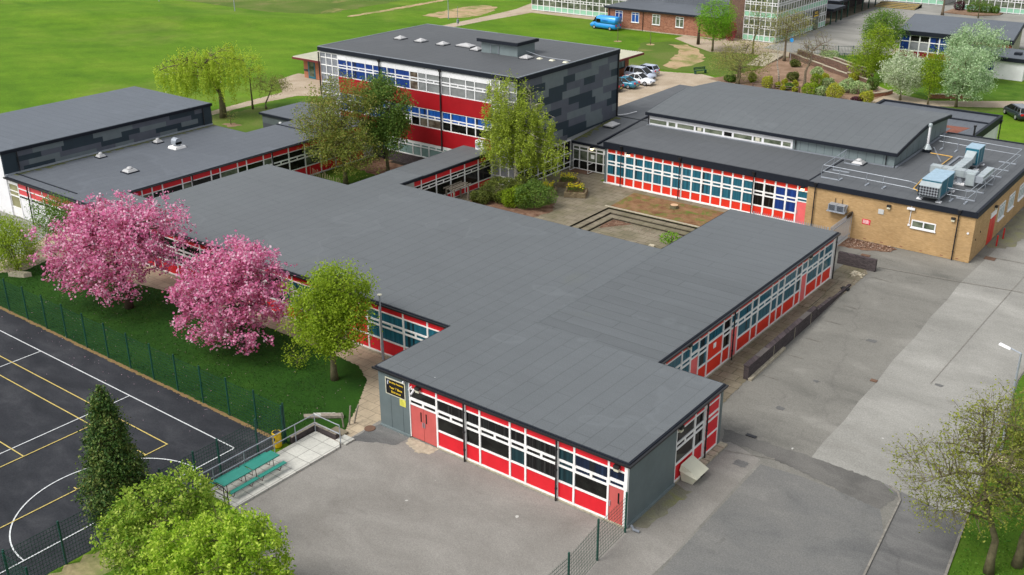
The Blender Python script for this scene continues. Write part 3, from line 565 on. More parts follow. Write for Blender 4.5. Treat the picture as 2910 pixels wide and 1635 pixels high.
for (x, y, z) in edges:
    m.box(x-.01, 62, z-.155, x+.02, y, z-.075); m.box(x, y-.02, z-.155, -34.3, y+.01, z-.075)
struct(m.build('step_riser', 'dark_gap'))
m = MB(); m.box(-48.5, 76.78, -.02, -34.3, 77.0, .05); struct(m.build('bed_edging', 'stone_edge'))
area('leaf_drift', 'mulch', [(-46.7, 75.3), (-44.6, 75.3), (-45.6, 74.2), (-46.6, 73.0)], -111, jit=.12)
struct(MB().sheet([(-46.6, 75.3), (-44.6, 75.2), (-45.4, 74.2), (-46.5, 72.6)], -.474).build('leaf_drift', 'mulch'))
# west courtyard
area('west_courtyard', 'grass_verge', [(-76.6, 59), (-64.4, 59), (-64.4, 76), (-76.6, 76)], 2)
area('west_soil', 'mulch', [(-76.6, 72), (-71, 71), (-67.2, 73.5), (-67, 76), (-76.6, 76)], 3, jit=.2)
area('narrow_gap', 'tarmac_dark', [(-76.8, 46.5), (-73, 46.5), (-73, 60), (-76.8, 60)], 3)
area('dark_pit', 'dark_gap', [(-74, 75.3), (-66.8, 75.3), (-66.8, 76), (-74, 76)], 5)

# ================================================================== BUILDINGS
Z = 3.75
# ---- large front classroom block
B = thing('classroom_block', 'largest flat-roofed block, red panels and white frames, with double doors near its front corner', 'school building', (-45, 50, 0))
wall = [(-37.8, 36.83), (-21.53, 36.83), (-21.53, 46.4), (-25.68, 46.4), (-25.68, 72.7), (-34.1, 72.7), (-34.1, 61.8), (-60.82, 61.8), (-60.82, 64.9), (-63.1, 64.9), (-63.1, 59.0), (-73.2, 59.0), (-73.2, 46.6), (-76.5, 46.6), (-76.5, 43.25), (-37.8, 43.25)]
MB().prism(wall, 0, Z-.23).build('wall', 'grey_frame', B)
full = [(-38.0, 36.66), (-21.33, 36.66), (-21.33, 46.55), (-25.42, 46.55), (-25.42, 72.85), (-34.28, 72.85), (-34.28, 61.95), (-59.6, 61.95), (-59.6, 64.9), (-63.1, 64.9), (-63.1, 59.15), (-73.4, 59.15), (-73.4, 46.75), (-76.5, 46.75), (-76.5, 43.05), (-38.0, 43.05)]
MB().prism(full, Z-.23, Z).build('fascia', 'fascia', B)
r_ = MB().prism([(-37.9, 36.76), (-21.43, 36.76), (-21.43, 46.45), (-34.1, 46.45), (-34.1, 61.85), (-59.7, 61.85), (-59.7, 64.8), (-63.0, 64.8), (-63.0, 59.05), (-73.3, 59.05), (-73.3, 46.65), (-76.5, 46.65), (-76.5, 43.15), (-37.9, 43.15)], Z-.02, Z+.035).build('roof', 'felt_y', B)
MB().prism([(-34.1, 59.6), (-25.52, 59.6), (-25.52, 72.75), (-34.18, 72.75), (-34.18, 61.85), (-34.1, 61.85)], Z-.02, Z+.036).build('roof', 'felt_x', B); MB().prism([(-34.1, 46.45), (-25.52, 46.45), (-25.52, 59.6), (-34.1, 59.6)], Z-.02, Z+.037).build('roof', 'felt_rib', B)
m = MB(); m.box(-34.25, 46.6, Z, -33.95, 61.8, Z+.045); m.build('roof_seam', 'felt_x', B)
m = MB(); m.box(-38.12, 36.55, Z-.16, -21.2, 36.66, Z-.05); m.box(-21.33, 36.66, Z-.16, -21.2, 46.6, Z-.05); m.box(-25.42, 46.6, Z-.16, -25.28, 72.9, Z-.05); m.box(-76.5, 42.93, Z-.16, -38.0, 43.05, Z-.05); m.build('gutter', 'black_pipe', B)
F1 = Fr(-37.8, 36.75, (1, 0), (0, -1))
X = lambda x: x+37.8
g = MB(); g.fb(F1, 0, X(-35.5), .05, 3.52, -.1, .03); g.build('cladding', 'grey_clad', B)
m = MB()
for x in (-36.9, -36.0): m.fb(F1, X(x)-.008, X(x)+.008, .1, 3.5, .03, .034)
m.build('cladding_joint', 'fascia', B)
MB().fb(F1, -.02, X(-35.5), 0, .12, .0, .10).build('plinth', 'grey_clad_light', B)
DR = [(2.24, 2.42, 'vent'), (2.58, 3.08, 'glass'), (3.16, 3.52, 'red')]
R0 = [(.20, 1.10, 'red'), (1.20, 2.02, 'glass'), (2.14, 2.33, 'vent'), (2.45, 3.06, 'glass'), (3.14, 3.52, 'red')]
door(B, F1, X(-35.5), X(-33.5), 2.12, 'salmon_door', double=True, over=DR, glass='glass_dark', top=3.52)
fx = [-33.5, -31.5, -30.5, -28.5, -27.5, -25.5, -24.5, -22.5]
gm = ['glass_slat', 'glass_slat', 'glass_slat', 'glass_slat', 'glass_slat', 'glass_deep_teal', 'glass_navy']
g2m = ['glass_dark', 'glass_dark', 'glass_dark', 'glass_deep_teal', 'glass_slat', 'glass_deep_teal', 'glass_dark']
for k in range(7): bay(B, F1, X(fx[k]), X(fx[k+1]), R0, gm[k], z1=3.52, gl2=g2m[k])
door(B, F1, X(-22.5), X(-21.55), 2.12, 'salmon_door', over=DR, glass='glass_navy', top=3.52)
MB().fb(F1, X(-33.5), X(-21.5), 0, .10, -.05, .05).build('sill', 'stone_edge', B)
m = MB(); m.fb(F1, X(-21.55), X(-21.42), .05, 3.52, -.1, .05); m.build('corner_post', 'white_frame', B)
pipe(B, -31.5, 36.62, 0, 3.6); pipe(B, -25.5, 36.62, 0, 3.6)
light(B, F1, X(-34.75), 3.30); light(B, F1, X(-22.0), 3.30)
# camera bracket by doors
m = MB(); m.tube([F1.p(X(-35.25), 3.3, .05), F1.p(X(-35.2), 3.25, .35)], .05, 6); m.tube([F1.p(X(-35.05), 3.2, .05), F1.p(X(-35.0), 3.05, .4)], .06, 6); m.build('security_camera', 'white_clean', B)
m = MB(); m.tube([F1.p(X(-35.76), 3.46, .05), F1.p(X(-35.76), 3.46, .22)], .06, 8); m.build('security_camera', 'white_clean', B)
# front block right side
F2 = Fr(-21.45, 36.83, (0, 1), (1, 0)); Y2 = lambda y: y-36.83
MB().fb(F2, 0, Y2(41.45), .08, 3.52, -.1, .02).build('cladding', 'grey_clad', B)
MB().fb(F2, 0, Y2(41.45), 0, .14, .0, .10).build('plinth', 'grey_clad_light', B)
bay(B, F2, Y2(41.45), Y2(43.45), R0, 'glass_slat', z1=3.52, gl2='glass_dark'); bay(B, F2, Y2(43.45), Y2(44.5), R0, 'glass_slat', z1=3.52, gl2='glass_dark')
bay(B, F2, Y2(44.6), Y2(46.2), [(.20, 1.10, 'red'), (1.20, 2.02, 'red'), (2.14, 2.33, 'red'), (2.45, 3.06, 'red'), (3.14, 3.52, 'red')], z1=3.52)
MB().fb(F2, Y2(44.5), Y2(44.6), .1, 3.52, -.08, .02).build('mullion', 'white_frame', B)
MB().fb(F2, Y2(46.2), Y2(46.45), .0, 3.52, -.08, .06).build('corner_post', 'grey_clad', B)
pipe(B, -21.3, 44.56, 0, 3.6); light(B, F2, Y2(41.7), 3.28)
MB().fb(F2, Y2(41.45), Y2(46.2), 0, .10, -.05, .06).build('sill', 'stone_edge', B)
# right-hand long facade
F3 = Fr(-25.6, 46.4, (0, 1), (1, 0)); Y3 = lambda y: y-46.4
ys = [46.5, 47.5, 49.5, 50.6, 51.6, 52.75, 54.8, 55.85, 56.85, 58.85, 59.8, 61.85, 62.85, 63.85, 65.85, 66.8, 67.8, 69.8, 70.8, 72.5]
kind = 'nwndnRnd' + 'wnwnnwndwnw'
for k, kd in enumerate(kind):
    a, b = Y3(ys[k]), Y3(ys[k+1])
    if kd == 'd': door(B, F3, a, b, 2.12, 'pink_door', over=DR, slit=False, top=3.52, red='red_orange')
    elif kd == 'R': bay(B, F3, a, b, [(.20, 1.10, 'red'), (1.20, 2.33, 'red'), (2.45, 3.06, 'glass'), (3.14, 3.52, 'red')], red='red_orange', z1=3.52)
    else: bay(B, F3, a, b, R0, 'glass_slat' if k in (6,) else 'glass_teal', 'red_orange', z1=3.52)
MB().fb(F3, Y3(72.5), Y3(72.72), 0, 3.52, -.08, .08).build('corner_post', 'white_frame', B)
MB().fb(F3, Y3(46.5), Y3(72.5), 0, .10, -.05, .06).build('sill', 'stone_edge', B)
pipe(B, -25.42, 55.95, 0, 3.6); pipe(B, -25.42, 72.62, 0, 3.6); light(B, F3, Y3(50.2), 3.3); light(B, F3, Y3(67.9), 3.3)
MB().fb(F3, Y3(53.6), Y3(53.95), 1.75, 2.1, -.018, -.008).build('notice', 'sign_pale', B)
# left facade behind the cherries
F4 = Fr(-76.4, 43.15, (1, 0), (0, -1)); X4 = lambda x: x+76.4
xs = [-76.3, -74.3, -73.3, -71.3, -70.3, -68.3, -67.3, -65.3, -64.3, -62.25, -61.2, -59.2, -58.2, -56.2, -55.2, -53.2, -52.2, -50.2, -49.2, -47.2, -45.05, -43.95, -41.9, -39.85, -37.95]
for k in range(24):
    if k == 19: bay(B, F4, X4(xs[k]), X4(xs[k+1]), [(.2, 1.10, 'red'), (1.2, 2.33, 'red'), (2.45, 3.06, 'red'), (3.14, 3.52, 'red')], z1=3.52)
    else: bay(B, F4, X4(xs[k]), X4(xs[k+1]), R0, 'glass_teal' if k > 14 else 'glass_dark', z1=3.52)
MB().fb(F4, 0, X4(-37.9), 0, .10, -.05, .06).build('sill', 'stone_edge', B)
# courtyard-side wall strips (partly seen)
F5 = Fr(-34.1, 72.75, (-1, 0), (0, 1))
# sign boards
s_ = thing('entrance_sign', 'black sign board with gold lettering on the grey cladding left of the double doors', 'sign', F1.p(X(-36.5), 2.75, .05))
MB().fb(F1, X(-37.25), X(-35.75), 2.26, 3.30, .03, .06).build('frame', 'cream', s_); MB().fb(F1, X(-37.19), X(-35.81), 2.32, 3.24, .06, .068).build('board', 'sign_black', s_)
text('Bradley Academy', .15, F1, X(-36.40), 3.03, .070, 'sign_gold', s_); text('Year 7 Base', .20, F1, X(-36.45), 2.68, .070, 'sign_gold', s_); text('Entrance', .20, F1, X(-36.45), 2.44, .070, 'sign_gold', s_)
m = MB(); m.fb(F1, X(-37.10), X(-37.02), 2.9, 3.1, .069, .074); m.fb(F1, X(-37.06), X(-36.98), 3.06, 3.16, .069, .074); m.build('emblem', 'paint_silver', s_)
s_ = thing('notice_plate', 'small yellow notice plate below the black entrance sign', 'sign', F1.p(X(-36), 2.0, .05)); MB().fb(F1, X(-36.22), X(-35.77), 1.80, 2.24, .03, .045).build('board', 'sign_yellow', s_)
m = MB()
for k in range(4): m.fb(F1, X(-36.15), X(-35.85)-.04*k, 1.88+.09*k, 1.90+.09*k, .046, .05)
m.build('lettering', 'leaf_gold', s_)

# ---- link corridor
B = thing('link_corridor', 'narrow flat-roofed corridor with red panels leading to the three-storey block', 'corridor', (-62.5, 70, 0))
MB().prism([(-64.3, 61.9), (-60.98, 61.9), (-60.98, 75.95), (-64.3, 75.95)], 0, 2.97).build('wall', 'grey_frame', B)
MB().prism([(-64.45, 64.92), (-60.72, 64.92), (-60.72, 75.9), (-64.45, 75.9)], 2.97, 3.2).build('fascia', 'fascia', B)
MB().prism([(-64.35, 64.95), (-60.82, 64.95), (-60.82, 75.9), (-64.35, 75.9)], 3.18, 3.235).build('roof', 'felt_y', B)
F6 = Fr(-60.9, 61.9, (0, 1), (1, 0)); RL = [(.12, .62, 'red'), (.72, 1.85, 'glass'), (1.93, 2.12, 'vent'), (2.20, 2.42, 'glass'), (2.48, 2.97, 'red')]
for k in range(7): bay(B, F6, .0+2*k, 2.0+2*k if k < 6 else 14.0, RL, 'glass_dark', 'red_panel', z1=2.97, gl2='glass_dark')
# ---- west wing
B = thing('west_wing', 'low grey-roofed wing with roof vents beside the dark clad hall on the left', 'school building', (-83, 55, 0))
MB().prism([(-89.15, 43.2), (-76.8, 43.2), (-76.8, 75.9), (-83.6, 75.9), (-83.6, 65), (-89.15, 65)], 0, 3.45).build('wall', 'white_clean', B)
roof(B, [(-89.2, 42.95), (-76.52, 42.95), (-76.52, 76.0), (-83.85, 76.0), (-83.85, 65.25), (-89.2, 65.25)], 3.70, 'felt_blue', .14)
m = MB(); m.box(-89.25, 42.82, 3.52, -76.5, 42.95, 3.65); m.box(-76.52, 46.8, 3.58, -76.40, 75.9, 3.66); m.build('gutter', 'black_pipe', B)
m = MB(); m.box(-89.15, 43.9, 3.73, -79.5, 44.02, 3.78); m.box(-83.8, 69.1, 3.7, -76.6, 69.25, 3.80); m.build('roof_seam', 'fascia', B)
m = MB(); m.box(-89.18, 43, 3.7, -88.98, 65.2, 3.86); m.build('flashing', 'galv', B)
m = MB()
for k in range(46): y = 43.6+k*.47; w_ = random.uniform(.12, .75)*(1.4 if k < 8 else 1); m.sheet([(-88.95, y), (-88.95, y+.5), (-88.95+w_, y+.45), (-88.95+w_*.7, y+.1)], 3.742)
m.build('roof_moss', 'moss_green', B)
F7 = Fr(-76.72, 46.6, (0, 1), (1, 0))
yy = [47.5, 48.5, 49.5, 50.55, 52.6, 53.6, 55.7, 56.7, 58.7, 59.75, 61.75, 62.8, 64.85, 66.9, 68.9, 70.9, 72.9, 74.9]
for k in range(len(yy)-1): bay(B, F7, yy[k]*.994-46.6, yy[k+1]*.994-46.6, R0[:3]+[(2.45, 2.98, 'glass'), (3.05, 3.54, 'red')], 'glass_green' if k % 3 == 1 else 'glass_dark', z1=3.54)
pipe(B, -76.6, 53.3, 0, 3.5); pipe(B, -76.6, 62.4, 0, 3.5)
F8 = Fr(-89.15, 43.1, (1, 0), (0, -1))
LR = [(2.05, 2.25, 'glass'), (2.38, 2.85, 'red'), (2.95, 3.45, 'red')]
bay(B, F8, .1, 1.65, [(.1, .9, 'white'), (1.0, 2.0, 'glass'), (2.1, 2.45, 'glass'), (2.52, 3.1, 'glass')], 'glass_olive', z1=3.45)
for a, b in ((1.65, 3.5), (3.5, 5.6), (5.6, 6.6), (6.6, 8.6), (8.6, 10.6), (10.6, 12.6)): bay(B, F8, a, b, [(.1, 1.95, 'white')]+LR, 'glass_slat', 'faded_red', 'white_clean', z1=3.45)
pipe(B, -85.6, 42.9, 0, 3.5, .06)
# ---- dark clad hall
B = thing('sports_hall', 'tall windowless hall with blue-grey roof and patchwork slate cladding at the left edge', 'hall', (-96, 54, 0))
MB().prism([(-102.2, 43.1), (-89.3, 43.1), (-89.3, 65.2), (-102.2, 65.2)], 0, 5.65).build('wall', 'white_clean', B)
m = MB(); m.box(-89.3, 43.0, 3.72, -89.16, 65.25, 5.65); m.build('cladding_rail', 'slate_dark', B); slate_wall(B, Fr(-89.16, 43.0, (0, 1), (1, 0)), .05, 22.2, 3.74, 5.64, .48, 5, .006)
m = MB(); m.box(-89.17, 43.0, 3.74, -89.13, 44.3, 5.65); m.box(-89.17, 64.2, 3.74, -89.13, 65.28, 5.65); m.build('corner_trim', 'slate_dark', B)
m = MB(); m.box(-102.2, 65.2, 0, -89.3, 65.3, 5.65); m.build('slate_cladding', 'fascia', B)
roof(B, [(-102.35, 42.9), (-89.0, 42.9), (-89.0, 65.4), (-102.35, 65.4)], 5.92, 'felt_hall', .27)
pipe(B, -89.05, 44.35, 3.8, 5.7, .05); pipe(B, -89.05, 64.2, 3.8, 5.7, .05)
# ---- small dark store behind west wing
B = thing('store_building', 'small dark low store with flat roof behind the west wing near the willow', 'outbuilding', (-88, 76, 0))
MB().prism([(-91.2, 73.4), (-83.9, 73.4), (-83.9, 79.4), (-91.2, 79.4)], 0, 2.8).build('wall', 'slate_clad', B); roof(B, [(-91.5, 73.2), (-83.8, 73.2), (-83.8, 79.6), (-91.5, 79.6)], 3.05, 'felt_blue', .2)
m = MB(); m.box(-88.3, 73.25, 2.2, -88.0, 73.4, 2.45); m.build('wall_lamp', 'white_clean', B)

# ---- three-storey block
B = thing('three_storey_block', 'three-storey classroom block with deep red bands, blue blinds and a patchwork slate end wall', 'school building', (-70, 84, 0))
MB().prism([(-83.9, 76.05), (-57.94, 76.05), (-57.94, 93.0), (-83.9, 93.0)], 0, 10.2).build('wall', 'grey_frame', B)
m = MB(); m.hexa([(-57.9, 76.0, 2.9), (-57.68, 76.0, 2.9), (-57.68, 93.08, 3.6), (-57.9, 93.08, 3.6), (-57.9, 76.0, 10.25), (-57.68, 76.0, 10.25), (-57.68, 93.08, 10.25), (-57.9, 93.08, 10.25)]); m.build('cladding_rail', 'slate_dark', B); slate_wall(B, Fr(-57.68, 76.0, (0, 1), (1, 0)), .02, 17.0, 3.62, 10.24, .735, 21, .006); slate_wall(B, Fr(-57.68, 76.0, (0, 1), (1, 0)), .02, 8.0, 3.1, 3.62, .735, 22, .006)
roof(B, [(-84.1, 75.8), (-57.55, 75.8), (-57.55, 93.2), (-84.1, 93.2)], 10.65, 'felt_dark', .42, inset=.16)
m = MB(); m.box(-84.1, 75.8, 10.65, -57.55, 75.95, 10.70); m.box(-57.7, 75.95, 10.65, -57.55, 93.2, 10.72); m.box(-84.1, 93.05, 10.65, -57.7, 93.2, 10.72); m.box(-84.1, 75.95, 10.65, -83.95, 93.05, 10.72); m.build('roof_edging', 'galv_dark', B)
m = MB(); m.box(-57.7, 92.95, 3.6, -57.56, 93.12, 10.3); m.build('corner_trim', 'black_pipe', B)
F9 = Fr(-84.0, 75.97, (1, 0), (0, -1)); X9 = lambda x: x+84.0
bays = [-81.3, -79.25, -76.2, -73.1, -70.05, -67.05, -63.95, -60.9]
top3 = [(7.90, 8.72, 'glass'), (8.84, 9.0, 'vent'), (9.10, 9.60, 'glass')]
mid3 = [(4.34, 5.12, 'glass'), (5.24, 5.40, 'vent'), (5.50, 6.10, 'glass')]
low3 = [(1.15, 2.05, 'glass'), (2.15, 2.32, 'vent')]
tg = ['glass_blue', 'glass_blue', 'glass_blue', 'glass_blue', 'glass_grey', 'glass_grey', 'glass_grey']; mg = ['glass_sky', 'glass_sky', 'glass_sky', 'glass_sky', 'glass_sky', 'glass_sky', 'glass_sky']; mg2 = ['glass_sky', 'glass_sky', 'glass_blue', 'glass_dark', 'glass_brown', 'glass_dark', 'glass_dark']
for k in range(7):
    a, b = X9(bays[k]), X9(bays[k+1]); c = a+(b-a)*(.64 if k < 4 else .36)
    for (p, q, wide) in ((a, c, k < 4), (c, b, k >= 4)):
        gt = tg[k]; gt2 = gt
        if k == 3 and not wide: gt = gt2 = 'glass_brown'
        if k == 4 and wide: gt2 = 'glass_grey'
        bay(B, F9, p, q, top3, gt, z0=7.82, z1=10.1, mw=.05, fr='white_clean', gl2=gt2)
        bay(B, F9, p, q, mid3, mg[k], z0=4.26, z1=6.18, mw=.05, gl2=mg2[k] if (wide or k > 2) else 'glass_sky')
        bay(B, F9, p, q, low3, 'glass_frost', z0=1.05, z1=2.62, mw=.05)
MB().fb(F9, X9(-81.3), X9(-60.9), 6.18, 7.82, -.06, .05).build('band', 'deep_red', B); MB().fb(F9, X9(-81.3), X9(-60.9), 2.62, 4.26, -.06, .05).build('band', 'deep_red', B)
m = MB(); m.fb(F9, X9(-81.3), X9(-60.9), 0, 1.05, -.06, .03); m.build('plinth', 'dark_brick', B)
# glazed ends
def curtain(par, F, a0, a1, na, zs, gl, fr='white_frame', tr=.05, gl_low=None):
    m = MB(); g = MB(); lo = MB()
    for k in range(na+1):
        c = a0+(a1-a0)*k/na; m.fb(F, max(a0, c-tr), min(a1, c+tr), zs[0]-.05, zs[-1]+.05, -.08, .03)
    for k in range(na):
        p, q = a0+(a1-a0)*k/na+(tr if k else tr), a0+(a1-a0)*(k+1)/na-tr
        if k == 0: p = a0+tr
        for j, z in enumerate(zs):
            m.fb(F, p, q, z-.05, z+.05, -.08, .018)
            if j < len(zs)-1: (lo if (gl_low and j == 0) else g).fb(F, p, q, z+.05, zs[j+1]-.05, -.06, -.03)
    f = m.build('window', fr, par)
    g.build('pane', gl, f)
    if lo.v: lo.build('panel', gl_low, par)
    return f
curtain(B, F9, .05, X9(-81.3), 3, [.4, 1.5, 2.6, 3.7, 4.8, 5.9, 7.0, 7.9, 8.8, 9.6, 10.1], 'glass_lilac', 'white_frame', .045)
curtain(B, F9, X9(-60.9), X9(-57.85), 3, [.12, .9, 1.9, 2.9, 3.8, 4.7, 5.6, 6.5, 7.4, 8.3, 9.2, 10.1], 'glass_lilac', 'white_frame', .055)
F10 = Fr(-57.85, 76.0, (0, 1), (1, 0))
curtain(B, F10, 0, 8.85, 8, [.12, .62, 1.55, 2.85], 'glass_slat', 'white_frame', .05)
pipe(B, -75.2, 75.82, 0, 10.1, .07, True); pipe(B, -67.1, 75.82, 2.2, 10.1, .07, True); pipe(B, -84.0, 75.8, 0, 10.1, .07)
m = MB(); m.fb(F9, X9(-71.5), X9(-71.2), 4.7, 5.0, -.02, -.015); m.fb(F9, X9(-72.1), X9(-71.8), 4.7, 5.0, -.02, -.015); m.build('notice', 'sign_pale', B)
# penthouse
P = thing('roof_plant_room', 'grey-green plant room with dark flat lid standing on the three-storey roof', 'plant room', (-66, 85, 10.7))
MB().box(-68.1, 83.5, 10.6, -63.5, 86.4, 11.85).build('wall', 'grey_clad_light', P); roof(P, [(-68.4, 83.1), (-63.2, 83.1), (-63.2, 86.7), (-68.4, 86.7)], 12.1, 'felt_dark', .3)
d_ = MB().box(-66.8, 83.44, 10.75, -65.9, 83.5, 11.6).build('door', 'grey_clad', P); m = MB(); m.box(-66.88, 83.42, 10.72, -66.8, 83.5, 11.68); m.box(-65.9, 83.42, 10.72, -65.82, 83.5, 11.68); m.box(-66.8, 83.42, 11.6, -65.9, 83.5, 11.68); m.build('door_frame', 'galv_dark', P)
def rooflight(x, y, z, a, b, lab, pyr=.22):
    t_ = thing('rooflight', lab, 'skylight', (x, y, z), 'white pyramid rooflights')
    MB().box(x-a-.08, y-b-.08, z, x+a+.08, y+b+.08, z+.06).build('kerb', 'fascia', t_); MB().box(x-a, y-b, z+.06, x+a, y+b, z+.16).build('frame', 'rooflight_white', t_); MB().frust(x, y, z+.16, z+.16+pyr, a*.9, b*.9, a*.12, max(.05, (b-a)*.9 if b > a else .05)).build('dome', 'rooflight_white', t_)
rooflight(-79.9, 84.1, 10.68, .5, .5, 'white pyramid rooflight farthest from the plant room on the three-storey roof'); rooflight(-77.0, 84.2, 10.68, .5, .5, 'second white rooflight in the row on the three-storey roof, counting from its far left end')
rooflight(-73.9, 84.2, 10.68, .5, .5, 'third white rooflight in the row, just before the large one'); rooflight(-71.3, 84.9, 10.68, .95, .55, 'largest white rooflight, two domes wide, left of the roof plant room')
rooflight(-69.1, 84.0, 10.68, .5, .5, 'white rooflight half hidden by the left corner of the roof plant room'); rooflight(-62.4, 83.5, 10.68, .5, .5, 'white rooflight on the near right of the roof plant room')
t_ = thing('roof_safety_line', 'thin grey safety line on small yellow feet running to the edge of the three-storey roof', 'safety line', (-60, 84, 10.7))
MB().tube([(-63.2, 84.5, 11.2), (-61.2, 84.2, 10.95), (-59.7, 84.1, 10.92), (-58.1, 84.1, 10.92), (-57.6, 84.2, 10.9)], .03, 5).build('cable', 'galv_dark', t_)
for x in (-61.2, -59.7, -58.1): MB().frust(x, 84.1, 10.69, 10.8, .25, .25, .15, .15).build('foot', 'cream', t_)
t_ = thing('wall_air_conditioner', 'white air conditioning box on the red wall beside the birch top', 'air conditioner', (-62, 75.5, 3.5)); MB().box(-62.5, 75.45, 3.25, -61.5, 75.9, 4.15).build('casing', 'white_clean', t_)
m = MB(); m.tube([(-62.2, 75.44, 3.7), (-62.2, 75.40, 3.7)], .28, 14); m.build('fan_grille', 'galv', t_)

# ---- entrance lobby and low roofs behind
B = thing('entrance_lobby', 'glazed white entrance lobby with a lit lamp at the foot of the slate wall', 'entrance', (-55.5, 88, 0))
MB().prism([(-57.6, 84.95), (-52.5, 84.95), (-52.5, 92), (-57.6, 92)], 0, 2.6).build('wall', 'grey_frame', B)
m = MB(); P8 = [(-57.66, 84.7), (-52.35, 84.7), (-52.35, 93.0), (-57.66, 93.0)]
m.hexa([(-57.66, 84.7, 2.62), (-52.35, 84.7, 2.62), (-52.35, 93, 3.4), (-57.66, 93, 3.4), (-57.66, 84.7, 2.84), (-52.35, 84.7, 2.84), (-52.35, 93, 3.64), (-57.66, 93, 3.64)]); m.build('fascia', 'fascia', B)
m = MB(); m.hexa([(-57.62, 84.8, 2.84), (-52.4, 84.8, 2.84), (-52.4, 93, 3.64), (-57.62, 93, 3.64), (-57.62, 84.8, 2.875), (-52.4, 84.8, 2.875), (-52.4, 93, 3.675), (-57.62, 93, 3.675)]); m.build('roof', 'felt_mid', B)
MB().prism([(-59.7, 93.02), (-52.35, 93.02), (-52.35, 110.3), (-59.7, 110.3)], 0, 3.44).build('wall', 'dark_brick', B)
roof(B, [(-59.8, 93.25), (-52.3, 93.05), (-52.3, 110.4), (-59.8, 110.4)], 3.66, 'felt_mid', .22)
m = MB(); m.hexa([(-54.75, 84.9, 2.9), (-54.55, 84.9, 2.9), (-54.55, 94.6, 3.72), (-54.75, 94.6, 3.72), (-54.75, 84.9, 3.05), (-54.55, 84.9, 3.05), (-54.55, 94.6, 3.87), (-54.75, 94.6, 3.87)]); m.build('roof_upstand', 'fascia', B)
m = MB()
for k in range(14): y = 84.9+k*.56; w_ = random.uniform(.3, .9); zz = lambda q: 2.84+(q-84.7)*.0964+.045; m.v += [(-57.6, y, zz(y)), (-57.6+w_, y+.1, zz(y+.1)), (-57.6+w_*.8, y+.5, zz(y+.5)), (-57.6, y+.56, zz(y+.56))]; m.f.append(tuple(range(len(m.v)-4, len(m.v))))
m.build('roof_moss', 'moss_green', B)
F11 = Fr(-57.6, 84.85, (1, 0), (0, -1))
for (a, b) in ((.08, .85), (.85, 1.85), (1.85, 2.85), (2.85, 3.7)):
    isd = .8 < a < 2.8
    bay(B, F11, a, b, [(.12, .95, 'glass'), (1.02, 2.0, 'glass'), (2.1, 2.35, 'glass')], 'glass_green', z0=.05, z1=2.62, gl2='glass_dark', mw=.05)
bay(B, F11, 3.7, 5.1, [(.12, .95, 'glass'), (1.02, 2.0, 'glass')], 'glass_green', z0=.05, z1=2.62, mw=.05)
MB().fb(F11, 2.2, 2.6, 1.35, 1.75, -.03, -.02).build('notice', 'sign_pale', B)
light(B, F11, 2.35, 2.45, True)
for x in (-57.25, -55.1):
    t_ = thing('handrail', 'white looped handrail on the %s side of the lobby doorstep' % ('left' if x < -56 else 'right'), 'handrail', (x, 84, 0)); MB().tube([(x, 84.75, .95), (x, 83.9, .95), (x, 83.9, .08), (x, 84.75, .08)], .035, 6).build('rail', 'white_frame', t_)
struct(MB().box(-57.4, 83.8, -.02, -55.0, 84.8, .06).build('doorstep', 'rust_cover'))
rooflight(-56.4, 90.2, 3.42, .55, .75, 'long white rooflight on the mossy low roof beside the slate end wall', .3)
t_ = thing('roof_drain_pipe', 'thin pale pipe lying on the low roof at the foot of the slate wall', 'pipe', (-57, 94, 3.7)); MB().tube([(-57.5, 93.1, 3.8), (-57.0, 94.0, 3.78), (-56.6, 95.4, 3.85)], .05, 6).build('pipe', 'white_clean', t_)

# ---- long red classroom wing
ZR = 4.1
B = thing('red_classroom_wing', 'long low wing with twenty red-panelled window bays and teal blinds facing the courtyard', 'school building', (-42, 86, 0))
MB().prism([(-52.3, 82.75), (-31.85, 82.75), (-31.85, 90.5), (-52.3, 90.5)], 0, 3.6).build('wall', 'grey_clad', B)
roof(B, [(-52.45, 82.45), (-31.83, 82.45), (-31.83, 90.6), (-52.45, 90.6)], ZR, 'felt_mid', .62)
F12 = Fr(-52.1, 82.66, (1, 0), (0, -1))
RR = [(.16, .86, 'red'), (.98, 1.86, 'glass'), (1.98, 2.18, 'vent'), (2.30, 2.98, 'glass'), (3.08, 3.48, 'red')]
for k in range(20):
    gl = 'glass_teal' if k < 15 else ('glass_slat' if k < 17 else 'glass_blue')
    a = 1.013*k
    if k == 19: door(B, F12, a, a+.98, 2.02, 'pink_door', over=[(2.12, 2.30, 'vent'), (2.42, 2.98, 'glass'), (3.08, 3.48, 'red')], slit=False, top=3.48, red='red_orange')
    else: bay(B, F12, a, a+1.013, RR, gl, 'red_orange', z1=3.48, mw=.075)
MB().fb(F12, -.25, 0, 0, 3.48, -.08, .04).build('corner_post', 'grey_clad', B); MB().fb(F12, -.3, 20.2, 0, .10, -.05, .08).build('sill', 'white_frame', B)
for x in (-50.4, -44.15, -36.85): pipe(B, x, 82.42, 0, 3.7, .05, True)
light(B, F12, 2.4, 3.28, True); light(B, F12, 19.7, 3.28, True)
